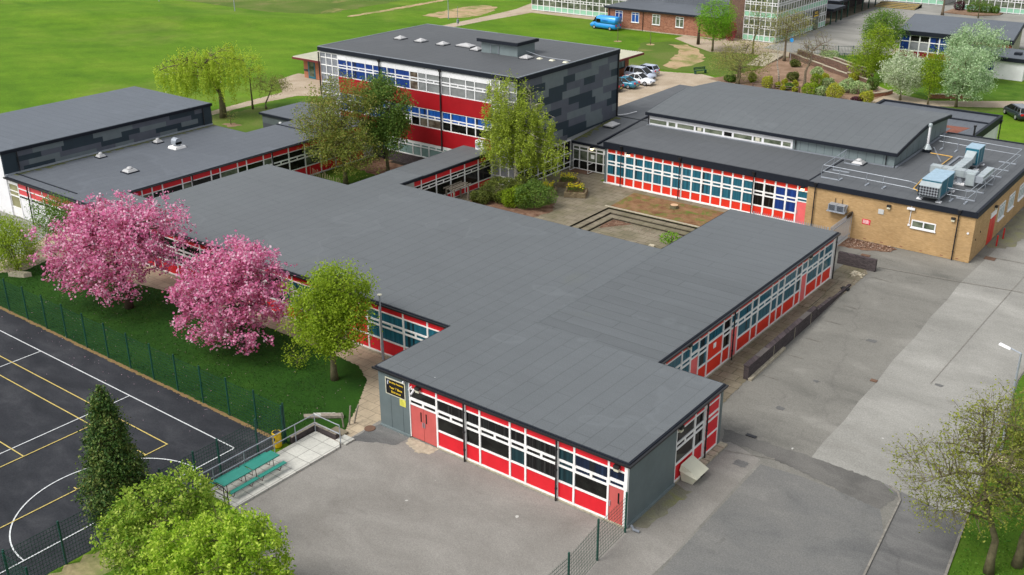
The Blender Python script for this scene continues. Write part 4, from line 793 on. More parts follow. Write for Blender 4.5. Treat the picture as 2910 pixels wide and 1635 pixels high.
# ---- curved-roof hall
B = thing('assembly_hall', 'long hall with a bowed grey roof, white clerestory windows and grey clad gable', 'hall', (-40, 98, 0))
prof = [(90.15, 5.42), (91.5, 5.60), (94, 5.93), (96.3, 6.20), (98.2, 6.38), (101.5, 6.14), (105.5, 5.82)]
def loft(x0, x1, pr, dz0, dz1, clip=None):
    m = MB(); n = len(pr); m.v = [(x0, y, z+dz1) for y, z in pr]+[(x1, y, z+dz1) for y, z in pr]+[(x0, y, z+dz0) for y, z in pr]+[(x1, y, z+dz0) for y, z in pr]
    for k in range(n-1): m.f += [(k, n+k, n+k+1, k+1), (2*n+k, 2*n+k+1, 3*n+k+1, 3*n+k), (k, k+1, 2*n+k+1, 2*n+k), (n+k+1, n+k, 3*n+k, 3*n+k+1)]
    m.f += [(0, 2*n, 3*n, n), (n-1, 2*n-1, 4*n-1, 3*n-1)]; return m
loft(-52.5, -27.2, prof, -.28, 0).build('fascia', 'fascia', B); loft(-52.4, -27.3, [(y+(.08 if i == 0 else 0), z) for i, (y, z) in enumerate(prof)], 0, .04).build('roof', 'felt_mid2' if 'felt_mid2' in MATS else 'felt_y', B)
m = MB(); pr2 = [(90.5, 5.2)]+[(y, z-.2) for y, z in prof[1:-1]]+[(105.3, 5.5)]
poly = [(90.5, 3)]+pr2+[(105.3, 3)]; n = len(poly); m.v = [(-52.3, y, z) for y, z in poly]+[(-27.5, y, z) for y, z in poly]; m.f = [tuple(range(n)), tuple(range(2*n-1, n-1, -1))]+[(k, n+k, n+(k+1) % n, (k+1) % n) for k in range(n)]; m.build('wall', 'grey_clad_light', B)
F13 = Fr(-52.25, 90.44, (1, 0), (0, -1))
MB().fb(F13, 0, 15.35, 4.14, 5.2, -.05, -.01).build('clerestory_panel', 'white_clean', B)
cur = .12; seq = [(2.02, 'glass_green'), (.85, 'glass_green')]*2; lst = [(0.15, 2.05), (2.3, 3.05), (3.3, 5.1), (5.32, 6.12), (6.32, 8.15), (8.38, 9.18), (9.4, 11.25), (11.45, 12.25), (12.5, 14.2), (14.4, 15.15)]
for k, (a, b) in enumerate(lst):
    m = MB(); f = m.fb(F13, a, b, 4.28, 4.34, -.01, .02).fb(F13, a, b, 4.74, 4.80, -.01, .02).build('window', 'white_clean', B); MB().fb(F13, a, b, 4.34, 4.74, -.01, .0).build('pane', 'glass_dark' if k == 5 else 'glass_green', f)
    if k in (3, 7): MB().fb(F13, a+.2, b-.18, 4.38, 4.70, 0, .03).build('vent_unit', 'cream', B)
m = MB()
for k in range(1, 12): m.fb(F13, 15.3+.77*k-.01, 15.3+.77*k+.01, 4.12, 5.1, -.06, -.054)
for k in range(1, 9): m.box(-27.5, 90.5+1.6*k, 4.12, -27.494, 90.52+1.6*k, 5.1)
m.build('cladding_joint', 'fascia', B)
for x in (-52.2, -36.6, -28.2): pipe(B, x, 90.36, 4.1, 5.3, .045)
m = MB(); m.box(-52.3, 90.2, 4.12, -27.3, 90.42, 4.20); m.box(-27.4, 90.2, 4.12, -27.18, 104.6, 4.20); m.build('flashing', 'galv_dark', B)
# ---- yellow brick kitchen block
B = thing('yellow_brick_block', 'yellow brick flat-roofed block with rooftop ducting at the right edge', 'school building', (-24, 90, 0))
MB().prism([(-31.8, 82.2), (-18.2, 82.2), (-18.2, 104.8), (-27.3, 104.8), (-27.3, 90.6), (-31.8, 90.6)], 0, 3.75).build('wall', 'yellow_brick', B)
roof(B, [(-31.8, 82.05), (-18.05, 82.05), (-18.05, 105.0), (-27.3, 105.0), (-27.3, 90.2), (-31.8, 90.2)], ZR+.02, 'felt_mid', .38)
m = MB(); m.box(-18.3, 82.1, ZR+.02, -18.08, 104.9, ZR+.10); m.box(-31.8, 82.07, ZR+.02, -18.3, 82.2, ZR+.07); m.box(-27.2, 104.75, ZR+.02, -18.3, 104.98, ZR+.14); m.build('roof_edging', 'fascia', B)
F14 = Fr(-31.8, 82.2, (1, 0), (0, -1)); X14 = lambda x: x+31.8
def window(par, F, a, b, z0, z1, gl, na=2, tl=0, sill=True, fr='white_clean'):
    m = MB(); t_ = .09; m.fb(F, a, a+t_, z0, z1, -.02, .06); m.fb(F, b-t_, b, z0, z1, -.02, .06); m.fb(F, a+t_, b-t_, z0, z0+t_, -.02, .055); m.fb(F, a+t_, b-t_, z1-t_, z1, -.02, .055)
    g = MB(); g.fb(F, a+t_, b-t_, z0+t_, z1-t_, -.02, .012); w_ = (b-a-2*t_)
    for k in range(1, na): c = a+t_+w_*k/na; m.fb(F, c-.05, c+.05, z0+t_, z1-t_, .012, .05)
    if tl: m.fb(F, a+t_, b-t_, z1-tl-.04, z1-tl+.04, .012, .048)
    if sill: m.fb(F, a-.05, b+.05, z0-.07, z0, -.02, .13)
    f = m.build('window', fr, par); g.build('pane', gl, f); return f
window(B, F14, X14(-22.95), X14(-21.05), 1.98, 2.62, 'glass_green')
for x in (-31.1, -19.45): pipe(B, x, 82.05, 0, 3.9, .05, True)
light(B, F14, X14(-24.87), 3.3); light(B, F14, X14(-19.83), 3.3)
m = MB(); m.fb(F14, X14(-25.68), X14(-25.24), 2.55, 2.95, 0, .05); m.build('vent_grille', 'grey_frame', B)
m = MB()
for x in (-26.6, -25.2, -23.6, -22.0, -20.4, -19.2): m.fb(F14, X14(x), X14(x)+.22, .14, .20, 0, .008)
m.build('air_brick', 'terracotta', B)
m = MB(); m.tube([F14.p(X14(-23.13), 2.1, .04), F14.p(X14(-23.1), 3.9, .04)], .03, 6); m.fb(F14, X14(-23.22), X14(-23.04), 2.05, 2.2, 0, .08); m.fb(F14, X14(-23.4), X14(-22.8), 3.45, 3.6, .05, .25); m.build('camera_pole', 'white_clean', B)
m = MB(); m.tube([F14.p(X14(-18.6), 2.4, .0), F14.p(X14(-18.6), 2.4, .08)], .09, 8); m.build('alarm_disc', 'white_clean', B)
MB().fb(F14, X14(-26.88), X14(-26.2), 1.42, 1.85, 0, .02).build('notice_board', 'sign_red', B)
m = MB()
for k in range(4): m.fb(F14, X14(-26.82), X14(-26.28)-.08*(k % 2), 1.50+.08*k, 1.535+.08*k, .021, .024)
m.build('notice_text', 'sign_pale', B)
t_ = thing('twin_condenser_unit', 'pair of grey condenser boxes on brackets high on the yellow brick wall', 'air conditioner', (-29, 82, 2.2))
for x in (-29.65, -28.95):
    c_ = MB().box(x, 81.55, 2.2, x+.66, 82.2, 2.75).build('casing', 'galv', t_); m = MB()
    for k in range(6): m.box(x+.06, 81.53, 2.27+.08*k, x+.58, 81.55, 2.31+.08*k)
    m.build('louvre', 'fascia', c_)
m = MB(); m.box(-29.75, 81.5, 2.12, -28.2, 82.2, 2.19); m.tube([(-28.22, 81.5, 2.15), (-28.22, 82.15, 2.75)], .03, 5); m.build('bracket', 'galv', t_); m = MB(); m.tube([(-29.3, 82.1, 2.7), (-29.3, 82.15, 3.15)], .025, 5); m.tube([(-28.7, 82.1, 2.7), (-28.7, 82.15, 3.15)], .025, 5); m.build('pipework', 'fascia', t_)
F15 = Fr(-18.2, 82.2, (0, 1), (1, 0)); Y15 = lambda y: y-82.2
d_ = MB().fb(F15, Y15(87.0), Y15(88.7), .02, 2.3, -.02, .03).build('door', 'orange_door', B); m = MB(); m.fb(F15, Y15(87.0), Y15(88.7), 2.3, 2.75, -.02, .05); m.build('door_transom', 'white_clean', B)
MB().fb(F15, Y15(87.83), Y15(87.87), .05, 2.28, .03, .036).build('door_joint', 'deep_red', B)
window(B, F15, Y15(89.5), Y15(91.3), 1.4, 2.75, 'glass_frost', 3, .35); window(B, F15, Y15(92.6), Y15(94.4), 1.4, 2.75, 'glass_frost', 3, .35); window(B, F15, Y15(96), Y15(98), 1.4, 2.75, 'glass_frost', 3, .35)
light(B, F15, Y15(87.9), 3.05)
m = MB(); m.fb(F15, Y15(83.1), Y15(83.2), 1.6, 1.75, 0, .03); m.fb(F15, Y15(84.3), Y15(84.4), 1.9, 2.05, 0, .03); m.build('vent_cap', 'fascia', B)
# ---- back right low building
B = thing('rear_annexe', 'low flat-roofed annexe with a white wall and raised black roof rim behind the bowed-roof hall', 'school building', (-31, 112, 0))
MB().prism([(-37.4, 105.6), (-25.2, 105.6), (-25.2, 116.4), (-37.4, 116.4)], 0, 3.3).build('wall', 'white_clean', B)
roof(B, [(-37.6, 105.55), (-25.0, 105.55), (-25.0, 116.6), (-37.6, 116.6)], 3.65, 'felt_blue', .55)
m = MB(); m.box(-37.6, 116.3, 3.65, -25.0, 116.6, 3.86); m.box(-25.3, 105.6, 3.65, -25.0, 116.3, 3.86); m.box(-37.6, 105.6, 3.65, -37.3, 116.3, 3.86); m.box(-37.3, 112.5, 3.65, -25.3, 112.8, 3.8); m.build('roof_rim', 'fascia', B)
m = MB(); m.prism([(-28.8, 108.6), (-26.6, 108.9), (-26.4, 109.9), (-28.8, 109.6)], 3.685, 3.70); m.prism([(-28.0, 105.7), (-27.1, 105.7), (-26.6, 108.8), (-27.9, 108.6)], 3.685, 3.698); m.build('worn_felt_patch', 'terracotta', B)
pipe(B, -24.95, 116.0, 0, 3.2, .06, True)

# ---- buildings beyond
B = thing('brick_office_block', 'low red brick block with white windows behind the blue van', 'school building', (-90, 162, 0))
MB().box(-100.7, 158.4, 0, -79, 175, 3.3).build('wall', 'red_brick', B); roof(B, [(-101.2, 157.9), (-78.9, 157.9), (-78.9, 175.4), (-101.2, 175.4)], 3.58, 'felt_blue', .28)
MB().box(-95, 168, 3.6, -79, 175, 4.6).build('upper_roof', 'felt_blue', B)
F = Fr(-100.7, 158.4, (1, 0), (0, -1))
for k, (a, g_) in enumerate(((1.6, 'glass_blue'), (4.9, 'glass_sky'), (9.0, 'glass_green'), (13.5, 'glass_green'))): window(B, F, a, a+1.5, 1.3, 3.0, g_, 2, .38)
pipe(B, -93.5, 158.3, 0, 3.3); pipe(B, -100.3, 158.3, 0, 3.3); MB().fb(F, 0, 21.7, 0, .15, 0, .1).build('plinth', 'stone_edge', B)
def glassbox(name, lab, x0, y0, x1, y1, h, cols, fronts, rows=((.15, 1.0, 'g'), (1.0, 2.1, 'w'), (2.1, 2.5, 'v'), (2.5, 3.4, 'w'))):
    B = thing(name, lab, 'school building', ((x0+x1)/2, (y0+y1)/2, 0)); MB().box(x0+.15, y0+.15, 0, x1-.15, y1-.15, h-.3).build('wall', 'grey_frame', B)
    roof(B, [(x0-.2, y0-.2), (x1+.2, y0-.2), (x1+.2, y1+.2), (x0-.2, y1+.2)], h, 'felt_blue', .35)
    for (F, Ln, n) in fronts:
        fr = MB(); g = MB(); p = MB(); st = 0
        while st*3.7 < h-.6:
            zo = st*3.7
            for (r0, r1, k) in rows:
                r0 += zo; r1 += zo
                if r1 > h-.3: continue
                fr.fb(F, 0, Ln, r0-.05, r0+.05, 0, .08)
                (p if k == 'g' else g).fb(F, 0, Ln, r0+.05, r1-.05, 0, .03)
                if k == 'v':
                    for c in range(n): fr.fb(F, Ln*(c+.45)/n, Ln*(c+.55)/n, r0+.05, r1-.05, .03, .075)
            st += 1
        for c in range(n+1): fr.fb(F, max(0, Ln*c/n-.06), min(Ln, Ln*c/n+.06), .02, h-.36, 0, .10)
        f = fr.build('window', 'white_clean', B); g.build('pane', 'glass_green', f); p.build('panel', 'green_panel', B)
    return B
glassbox('glazed_classroom_block', 'long glazed block with pale green panels beyond the field path, top centre', -122.9, 166.2, -101.5, 185, 7.4, 0, [(Fr(-122.9, 166.25, (1, 0), (0, -1)), 21, 15)])
B = glassbox('glazed_entrance_block', 'tall glazed block with green panels and a dark gold-lettered sign, behind the bare trees', -76.0, 160.7, -70.35, 181.1, 11.1, 0, [(Fr(-76.0, 160.75, (1, 0), (0, -1)), 5.65, 6), (Fr(-70.35, 160.75, (0, 1), (1, 0)), 20.3, 20)])
F = Fr(-70.35, 160.75, (0, 1), (1, 0)); MB().fb(F, 15.0, 17.0, .03, 2.1, .09, .14).build('door', 'glass_green', B)
s_ = thing('entrance_board', 'black board with gold lettering above the door of the glazed entrance block', 'sign', (-70.2, 177, 2.7)); MB().fb(F, 14.3, 17.0, 2.2, 3.3, .12, .2).build('board', 'sign_black', s_)
m = MB(); m.fb(F, 14.6, 16.6, 2.32, 2.5, .2, .21); m.fb(F, 15.0, 16.4, 2.75, 2.85, .2, .21); m.fb(F, 14.9, 16.2, 2.98, 3.08, .2, .21); m.build('lettering', 'sign_gold', s_)
B = thing('brick_stair_tower', 'dark brown brick tower between the red brick block and the glazed entrance block', 'tower', (-77.5, 164, 0)); MB().box(-79, 161.2, 0, -76.2, 168, 11).build('wall', 'brown_brick', B); MB().box(-79.1, 161.1, 11, -76.1, 168.1, 11.2).build('coping', 'fascia', B)
B = thing('covered_walkway', 'grey flat canopy on slim dark posts beside the paved quad', 'canopy', (-71, 192, 0))
roof(B, [(-72.4, 181.3), (-69.1, 181.3), (-69.1, 187), (-72.4, 187)], 2.95, 'felt_blue', .38); roof(B, [(-75, 187.1), (-70.4, 187.1), (-70.4, 212), (-75, 212)], 3.5, 'felt_blue', .38)
for x, y in ((-70.24, 183.4), (-70.3, 186.2), (-70.5, 189), (-71, 193.3), (-71.4, 198), (-71.4, 201.8), (-71.5, 205.4), (-71.5, 209)): MB().box(x-.09, y-.09, 0, x+.09, y+.09, 2.6 if y < 187 else 3.15).build('post', 'green_post', B)
struct(MB().box(-79, 181.3, -.02, -71.0, 212, .02).build('walkway_paving', 'court_slabs'))
m = MB().box(-76, 181.2, 0, -74.8, 212, 3.2).build('back_wall', 'dark_brick', B)
m = MB()
for k in range(4): m.box(-71.3, 208.2+k*.9, 0, -63.6, 212.4, .16*(k+1))
struct(m.build('quad_steps', 'court_slabs')); m = MB()
for k in range(4): m.box(-71.3, 208.16+k*.9, .16*(k+1), -63.6, 208.3+k*.9, .16*(k+1)+.02)
struct(m.build('step_nosing', 'sign_gold'))
glassbox('far_glazed_block', 'distant glazed block with green panels beyond the yellow-edged steps', -74, 217.5, -61, 228, 4, 0, [(Fr(-74, 217.45, (1, 0), (0, -1)), 13, 9)])
glassbox('corner_glazed_block', 'distant glazed block with green panels at the top right corner behind the planting bed', -57.9, 214.4, -44, 226, 7.4, 0, [(Fr(-57.9, 214.35, (1, 0), (0, -1)), 13.9, 12)])
struct(MB().prism([(-58.2, 208.4), (-52.2, 207.6), (-49, 211), (-49, 213.5), (-58, 213.5)], 0, .18).build('raised_bed', 'garden_soil'))
B = thing('music_block', 'flat-roofed block with deep black fascia and blue curtains behind the pale-leaved trees', 'school building', (-44, 168, 0))
MB().prism([(-50.8, 161.6), (-35.3, 161.9), (-37.8, 178), (-53.8, 177.6)], 0, 3.4).build('wall', 'orange_brick', B); roof(B, [(-51.2, 161.2), (-35.0, 161.5), (-37.6, 178.6), (-54.2, 178)], 4.0, 'felt_hall', .6)
F = Fr(-50.8, 161.5, (1, .02), (0, -1)); Rb = [(.2, 1.05, 'red'), (1.2, 2.4, 'glass'), (2.52, 3.3, 'glass')]
for k in range(4): bay(B, F, 1.42*k, 1.42*(k+1), Rb, 'glass_dark' if k in (1, 2) else 'glass_blue', 'maroon_panel', z1=3.4, mw=.09, gl2='glass_lilac' if k in (1, 2) else 'glass_blue')
bay(B, F, 5.68, 7.1, Rb, 'glass_blue', 'maroon_panel', z1=3.4, mw=.09)
glass2 = MB(); F = Fr(-35.25, 161.9, (-.15, .988), (1, 0))
for k in range(14): glass2.fb(F, k*1.15, k*1.15+.14, .3, 3.35, 0, .1)
glass2.build('mullion', 'cream', B); MB().fb(F, 0, 16, .3, 3.35, -.02, .03).build('pane', 'glass_green', B)
B = thing('white_annexe', 'low white-walled annexe with black fascia at the right edge behind the pale trees', 'outbuilding', (-34, 157, 0))
MB().prism([(-37.2, 154.3), (-31.5, 154.1), (-31.4, 161.3), (-37.2, 161.2)], 0, 2.45).build('wall', 'white_clean', B); roof(B, [(-41.5, 154.0), (-31.2, 153.8), (-31.2, 161.3), (-41.5, 161.3)], 2.95, 'felt_hall', .5)
window(B, Fr(-37.2, 154.25, (1, -.03), (0, -1)), .15, 1.9, .9, 2.35, 'glass_blue', 2, .35)
MB().box(-41.3, 154.4, 0, -37.2, 161.2, 2.4).build('wall', 'red_brick', B)
MB().box(-33.6, 156.4, 2.95, -32.7, 157.3, 3.3).build('roof_vent', 'fascia', B)
B = thing('west_pavilion', 'small brick pavilion with pale ribbed roof left of the three-storey block', 'pavilion', (-106, 101, 0))
MB().box(-112.2, 98.4, 0, -99, 105, 2.7).build('wall', 'orange_brick', B)
MB().box(-112.9, 97.0, 2.72, -97, 106, 2.98).build('fascia', 'maroon_wood', B); m = MB().box(-112.8, 97.1, 2.98, -97.1, 105.9, 3.04)
for k in range(40): m.box(-112.8+.4*k, 97.1, 3.04, -112.7+.4*k, 105.9, 3.08)
m.build('roof', 'cream', B); F = Fr(-112.2, 98.4, (1, 0), (0, -1)); d_ = MB().fb(F, .9, 2.3, .03, 2.45, 0, .05).build('door', 'ahu_teal', B); MB().fb(F, 1.1, 2.1, .3, 2.3, .05, .06).build('pane', 'glass_green', d_); MB().fb(F, 0, .85, .9, 1.2, 0, .02).build('blue_brick_band', 'dark_brick', B)
B = thing('east_pavilion', 'brick pavilion with pale ribbed roof right behind the parked cars', 'pavilion', (-83, 124, 0))
MB().box(-92, 120.5, 0, -77.1, 127.2, 2.7).build('wall', 'orange_brick', B)
MB().box(-93, 119.0, 2.72, -75.2, 128.1, 2.98).build('fascia', 'maroon_wood', B); m = MB().box(-92.9, 119.1, 2.98, -75.3, 128.0, 3.04)
for k in range(44): m.box(-92.9+.4*k, 119.1, 3.04, -92.8+.4*k, 128, 3.08)
m.build('roof', 'cream', B); window(B, Fr(-77.1, 120.5, (0, 1), (1, 0)), 1.8, 5.6, 1.1, 2.4, 'glass_frost', 4, 0, True, 'black_pipe')

# ================================================================== ROOFTOP EQUIPMENT
def roofvent(x, y, z, w, cap, lab, k=1):
    t_ = thing('roof_vent', lab, 'roof vent', (x, y, z), 'small roof vents')
    MB().frust(x, y, z, z+.1*k, w*1.25, w*1.25, w*1.15, w*1.15).build('kerb', 'fascia', t_); MB().frust(x, y, z+.1*k, z+.28*k, w*1.0, w*1.0, w*.7, w*.7).build('base', 'rooflight_white', t_)
    MB().lathe(x, y, [(w*.5, z+.28*k), (w*.55, z+.36*k), (w*.35, z+.46*k), (w*.1, z+.48*k)], 14).build('cap', 'rooflight_white', t_)
roofvent(-87.6, 51.4, 3.73, .35, 0, 'small white roof vent near the slate wall, left of the larger hooded one'); roofvent(-87.6, 57.6, 3.73, .35, 0, 'small white roof vent near the slate wall, beside the hooded fan')
roofvent(-81.4, 50.3, 3.73, .5, 0, 'wide square roof vent nearest the pink blossom tree'); roofvent(-30.3, 89.6, 4.14, .5, 0, 'square roof vent at the foot of the bowed-roof hall')
t_ = thing('hooded_roof_fan', 'silver hooded extractor fan standing on the left wing roof', 'roof fan', (-84.6, 57.6, 3.73))
MB().frust(-84.6, 57.6, 3.73, 3.95, .62, .62, .55, .55).build('base', 'white_frame', t_); MB().cyl(-84.6, 57.6, 3.95, 4.15, .3, 12).build('neck', 'galv_dark', t_)
m = MB(); m.tube([(-84.95, 57.6, 4.35), (-84.25, 57.6, 4.35)], .36, 14); m.box(-84.95, 57.25, 4.12, -84.25, 57.95, 4.35); m.build('hood', 'galv', t_)
ZA = 4.16
def ahu(name, lab, x0, y0, x1, y1, z0, z1, hood):
    t_ = thing(name, lab, 'air handling unit', ((x0+x1)/2, (y0+y1)/2, ZA))
    m = MB(); m.box(x0, y0, z0, x0+.03, y1, z1); m.box(x1-.03, y0, z0, x1, y1, z1); m.box(x0+.03, y0, z0, x1-.03, y0+.03, z1); m.box(x0+.03, y1-.03, z0, x1-.03, y1, z1); m.build('casing', 'ahu_teal', t_)
    MB().box(x0-.03, y0-.03, z1, x1+.03, y1+.03, z1+.05).build('lid', 'ahu_top', t_); m = MB()
    for y in ((y0+y1)/2, y1-.05, y0+.02): m.box(x1, y-.03, z0, x1+.02, y+.03, z1-.01)
    m.build('seam_strip', 'alu_duct', t_); m = MB(); m.box(x0-.1, y0-.1, z0-.12, x1+.1, y1+.1, z0-.02)
    for (x, y) in ((x0, y0), (x1, y0), (x0, y1), (x1, y1)): m.box(x-.06, y-.06, ZA, x+.06, y+.06, z0-.12)
    m.build('support_frame', 'galv_dark', t_)
    for (x, y) in ((x0, y0), (x1, y0), (x1, y1)): MB().box(x-.2, y-.2, ZA, x+.2, y+.2, ZA+.08).build('foot', 'white_clean', t_)
    return t_
t_ = ahu('air_handling_unit', 'large blue-topped air handling unit with diamond grille nearest the roof corner', -22.85, 83.0, -21.35, 86.4, 4.55, 5.8, 1)
m = MB(); m.v = [(-22.9, 82.95, 5.7), (-21.3, 82.95, 5.7), (-21.3, 82.4, 5.45), (-22.9, 82.4, 5.45), (-22.9, 82.4, 4.6), (-21.3, 82.4, 4.6), (-22.9, 82.95, 4.55), (-21.3, 82.95, 4.55)]; m.f = [(0, 3, 2, 1), (0, 6, 4, 3), (1, 2, 5, 7), (4, 6, 7, 5)]; m.build('hood', 'alu_duct', t_)
MB().box(-22.84, 82.42, 4.66, -21.36, 82.45, 5.42).build('grille', 'grille_mesh', t_)
t_ = ahu('air_handling_unit', 'smaller teal air handling unit farther back, with sloping duct on its front', -22.6, 93.8, -21.5, 95.6, 4.55, 5.95, 0)
MB().hexa([(-22.45, 93.0, 4.9), (-21.7, 93.0, 4.9), (-21.65, 93.78, 4.7), (-22.5, 93.78, 4.7), (-22.45, 93.0, 5.35), (-21.7, 93.0, 5.35), (-21.65, 93.78, 5.75), (-22.5, 93.78, 5.75)]).build('sloping_duct', 'alu_duct', t_)
t_ = thing('roof_ductwork', 'silver rectangular ductwork linking the two blue units on the brick block roof', 'ductwork', (-21.5, 89, ZA))
def duct(x0, y0, z0, x1, y1, z1):
    d_ = MB().box(x0, y0, z0, x1, y1, z1).build('duct', 'alu_duct', t_); m = MB(); n = max(1, int((y1-y0 if y1-y0 > x1-x0 else x1-x0)/.8))
    for k in range(n+1):
        if y1-y0 > x1-x0: y = y0+(y1-y0)*k/n; m.box(x0-.03, y-.015, z0-.03, x1+.03, y+.015, z1+.03)
        else: x = x0+(x1-x0)*k/n; m.box(x-.015, y0-.03, z0-.03, x+.015, y1+.03, z1+.03)
    m.build('flange', 'galv', d_)
duct(-22.4, 89.5, 4.75, -21.7, 93.0, 5.3); duct(-23.9, 88.5, 4.85, -20.2, 89.3, 5.4); duct(-22.5, 86.5, 4.85, -21.9, 88.5, 5.35); duct(-20.9, 88.2, 4.35, -20.2, 88.5, 5.3); duct(-20.15, 88.3, 4.7, -19.6, 91.6, 5.2)
MB().cyl(-21.5, 88.9, ZA+.15, 4.85, .3, 12).build('duct_neck', 'galv', t_); MB().box(-22.0, 88.5, ZA, -21.0, 89.4, ZA+.15).build('base', 'white_clean', t_)
t_ = thing('boiler_flue', 'tall white flue pipe with cowl beside the bowed-roof hall gable', 'flue', (-26.7, 97, ZA))
MB().box(-27.0, 96.6, ZA, -26.4, 97.2, ZA+.3).build('base', 'fascia', t_); MB().lathe(-26.7, 96.9, [(.42, ZA+.3), (.14, ZA+.75)], 14).build('skirt', 'alu_duct', t_); MB().cyl(-26.7, 96.9, ZA+.7, 6.5, .11, 12).build('pipe', 'white_clean', t_); MB().lathe(-26.7, 96.9, [(.11, 6.5), (.18, 6.55), (.18, 6.75), (.1, 6.82)], 14).build('cowl', 'alu_duct', t_)
t_ = thing('vent_stack', 'black vent pipe standing at the back edge of the brick block roof', 'vent pipe', (-24.9, 105, 3.7)); MB().cyl(-24.9, 105.4, 3.7, 5.0, .09, 10).build('pipe', 'black_pipe', t_); MB().cyl(-24.9, 105.4, 5.0, 5.15, .14, 10).build('cap', 'black_pipe', t_)
t_ = thing('yellow_gas_pipe', 'yellow gas pipe bent across the brick block roof', 'pipe', (-25, 92, ZA)); MB().tube([(-26.2, 96.4, ZA+.1), (-24.25, 96.35, ZA+.1), (-24.25, 88.0, ZA+.1), (-24.0, 85.0, ZA+.1), (-23.3, 84.5, ZA+.1)], .05, 6).build('pipe', 'yellow_pipe', t_)
t_ = thing('cable_tray', 'grey cable tray running across the brick block roof to the rear unit', 'cable tray', (-23.5, 93, ZA)); m = MB(); m.box(-23.9, 88, ZA, -23.7, 97, ZA+.1); m.box(-23.7, 96.8, ZA, -22.0, 97, ZA+.1); m.build('tray', 'galv_dark', t_)
MB().tube([(-26.6, 98.6, ZA+.06), (-24.6, 94.2, ZA+.06)], .07, 5).build('tray', 'galv_dark', t_)
t_ = thing('roof_guard_rail', 'free-standing silver guard rail with weighted feet round the brick block roof', 'guard rail', (-25, 90, ZA))
def rail(pts, zs=(.55, 1.08), r=.028, zb=ZA):
    for z in zs: MB().tube([(x, y, zb+z) for x, y in pts], r, 6).build('rail', 'galv', t_)
rail([(-31.5, 89.6), (-31.3, 83.9), (-24.0, 83.6), (-23.3, 83.3)]); rail([(-21.0, 83.7), (-19.4, 83.7), (-19.15, 98.8), (-26.4, 99.3)])
def post(x, y, dx, dy):
    MB().tube([(x, y, ZA+.05), (x-dx*.12, y-dy*.12, ZA+.55), (x, y, ZA+1.08)], .028, 6).build('post', 'galv_dark', t_)
    MB().box(*(min(x, x+dx*1.3)-.07, min(y, y+dy*1.3)-.07, ZA, max(x, x+dx*1.3)+.07, max(y, y+dy*1.3)+.07, ZA+.07)).build('foot', 'galv', t_)
for y in (83.8, 86.4, 89.0): post(-31.3, y, 1, 0)
for x in (-29.8, -27.5, -26.1, -20.7, -19.6): post(x, 83.75, 0, .5)
for y in (84.9, 87.4, 90.1, 92.7, 95.0, 97.5): post(-19.2, y, -1, 0)
for x in (-25.9, -24.6, -22.9): post(x, 99.0, 0, -.5)

# ================================================================== WALLS, FENCES, STREET THINGS
B = thing('retaining_wall', 'long low dark brick wall with broken top beside the red-panelled right facade', 'wall', (-23.6, 60, 0))
m = MB(); m.hexa([(-23.75, 54.2, 0), (-23.42, 54.2, 0), (-23.62, 65.3, 0), (-23.92, 65.3, 0), (-23.75, 54.2, .92), (-23.42, 54.2, .92), (-23.62, 65.3, .80), (-23.92, 65.3, .80)]); m.build('brickwork', 'dark_brick', B)
m = MB(); m.hexa([(-23.78, 54.15, .92), (-23.39, 54.15, .92), (-23.59, 65.3, .80), (-23.95, 65.3, .80), (-23.78, 54.15, 1.0), (-23.39, 54.15, 1.0), (-23.59, 65.3, .88), (-23.95, 65.3, .88)]); m.build('coping', 'dark_brick', B)
m = MB(); m.hexa([(-23.9, 65.35, 0), (-23.62, 65.35, 0), (-23.75, 68.6, 0), (-24.0, 68.6, 0), (-23.9, 65.35, .62), (-23.62, 65.35, .62), (-23.75, 68.6, .40), (-24.0, 68.6, .40)]); m.build('brickwork', 'dark_brick', B)
m = MB(); m.hexa([(-23.95, 68.65, 0), (-23.75, 68.65, 0), (-23.85, 72.4, 0), (-24.05, 72.4, 0), (-23.95, 68.65, .28), (-23.75, 68.65, .30), (-23.85, 72.4, .12), (-24.05, 72.4, .10)]); m.build('brickwork', 'dark_brick', B)
m = MB()
for y in (58.0, 61.4, 64.2): m.box(-23.47-(y-54)*.018, y-.02, 0, -23.40-(y-54)*.018, y+.02, .85)
m.build('movement_joint', 'stone_edge', B)
t_ = tag(MB().box(-26.4, 76.05, 0, -23.4, 76.35, .95).build('brick_wall', 'dark_brick'), 'short dark brick wall standing across the path at the far corner of the right facade', 'wall')
def blob(name, mat, x, y, z, r, n, s, lab=None, cat=None):
    m = MB(); rr = random.Random(int(x*7+y*13))
    for k in range(n):
        a = rr.uniform(0, 6.28); d = r*math.sqrt(rr.random()); w_ = s*rr.uniform(.5, 1.3); cx, cy = x+d*math.cos(a), y+d*math.sin(a); t2 = rr.uniform(0, 3)
        c_, s2 = math.cos(t2)*w_, math.sin(t2)*w_; h = w_*rr.uniform(.5, 1.1)
        m.hexa([(cx-c_, cy-s2, z), (cx+s2*.6, cy-c_*.6, z), (cx+c_, cy+s2, z), (cx-s2*.6, cy+c_*.6, z), (cx-c_, cy-s2, z+h), (cx+s2*.6, cy-c_*.6, z+h*.8), (cx+c_, cy+s2, z+h), (cx-s2*.6, cy+c_*.6, z+h*.7)])
    return m.build(name, mat)
tag(blob('rubble_heap', 'rubble', -24.2, 74.6, 0, .55, 22, .16), 'heap of broken pale bricks and slabs at the far end of the low wall', 'rubble'); tag(blob('dark_debris', 'black_pipe', -24.0, 71.3, .02, .35, 12, .14), 'small pile of black debris by the crumbled end of the wall', 'debris')
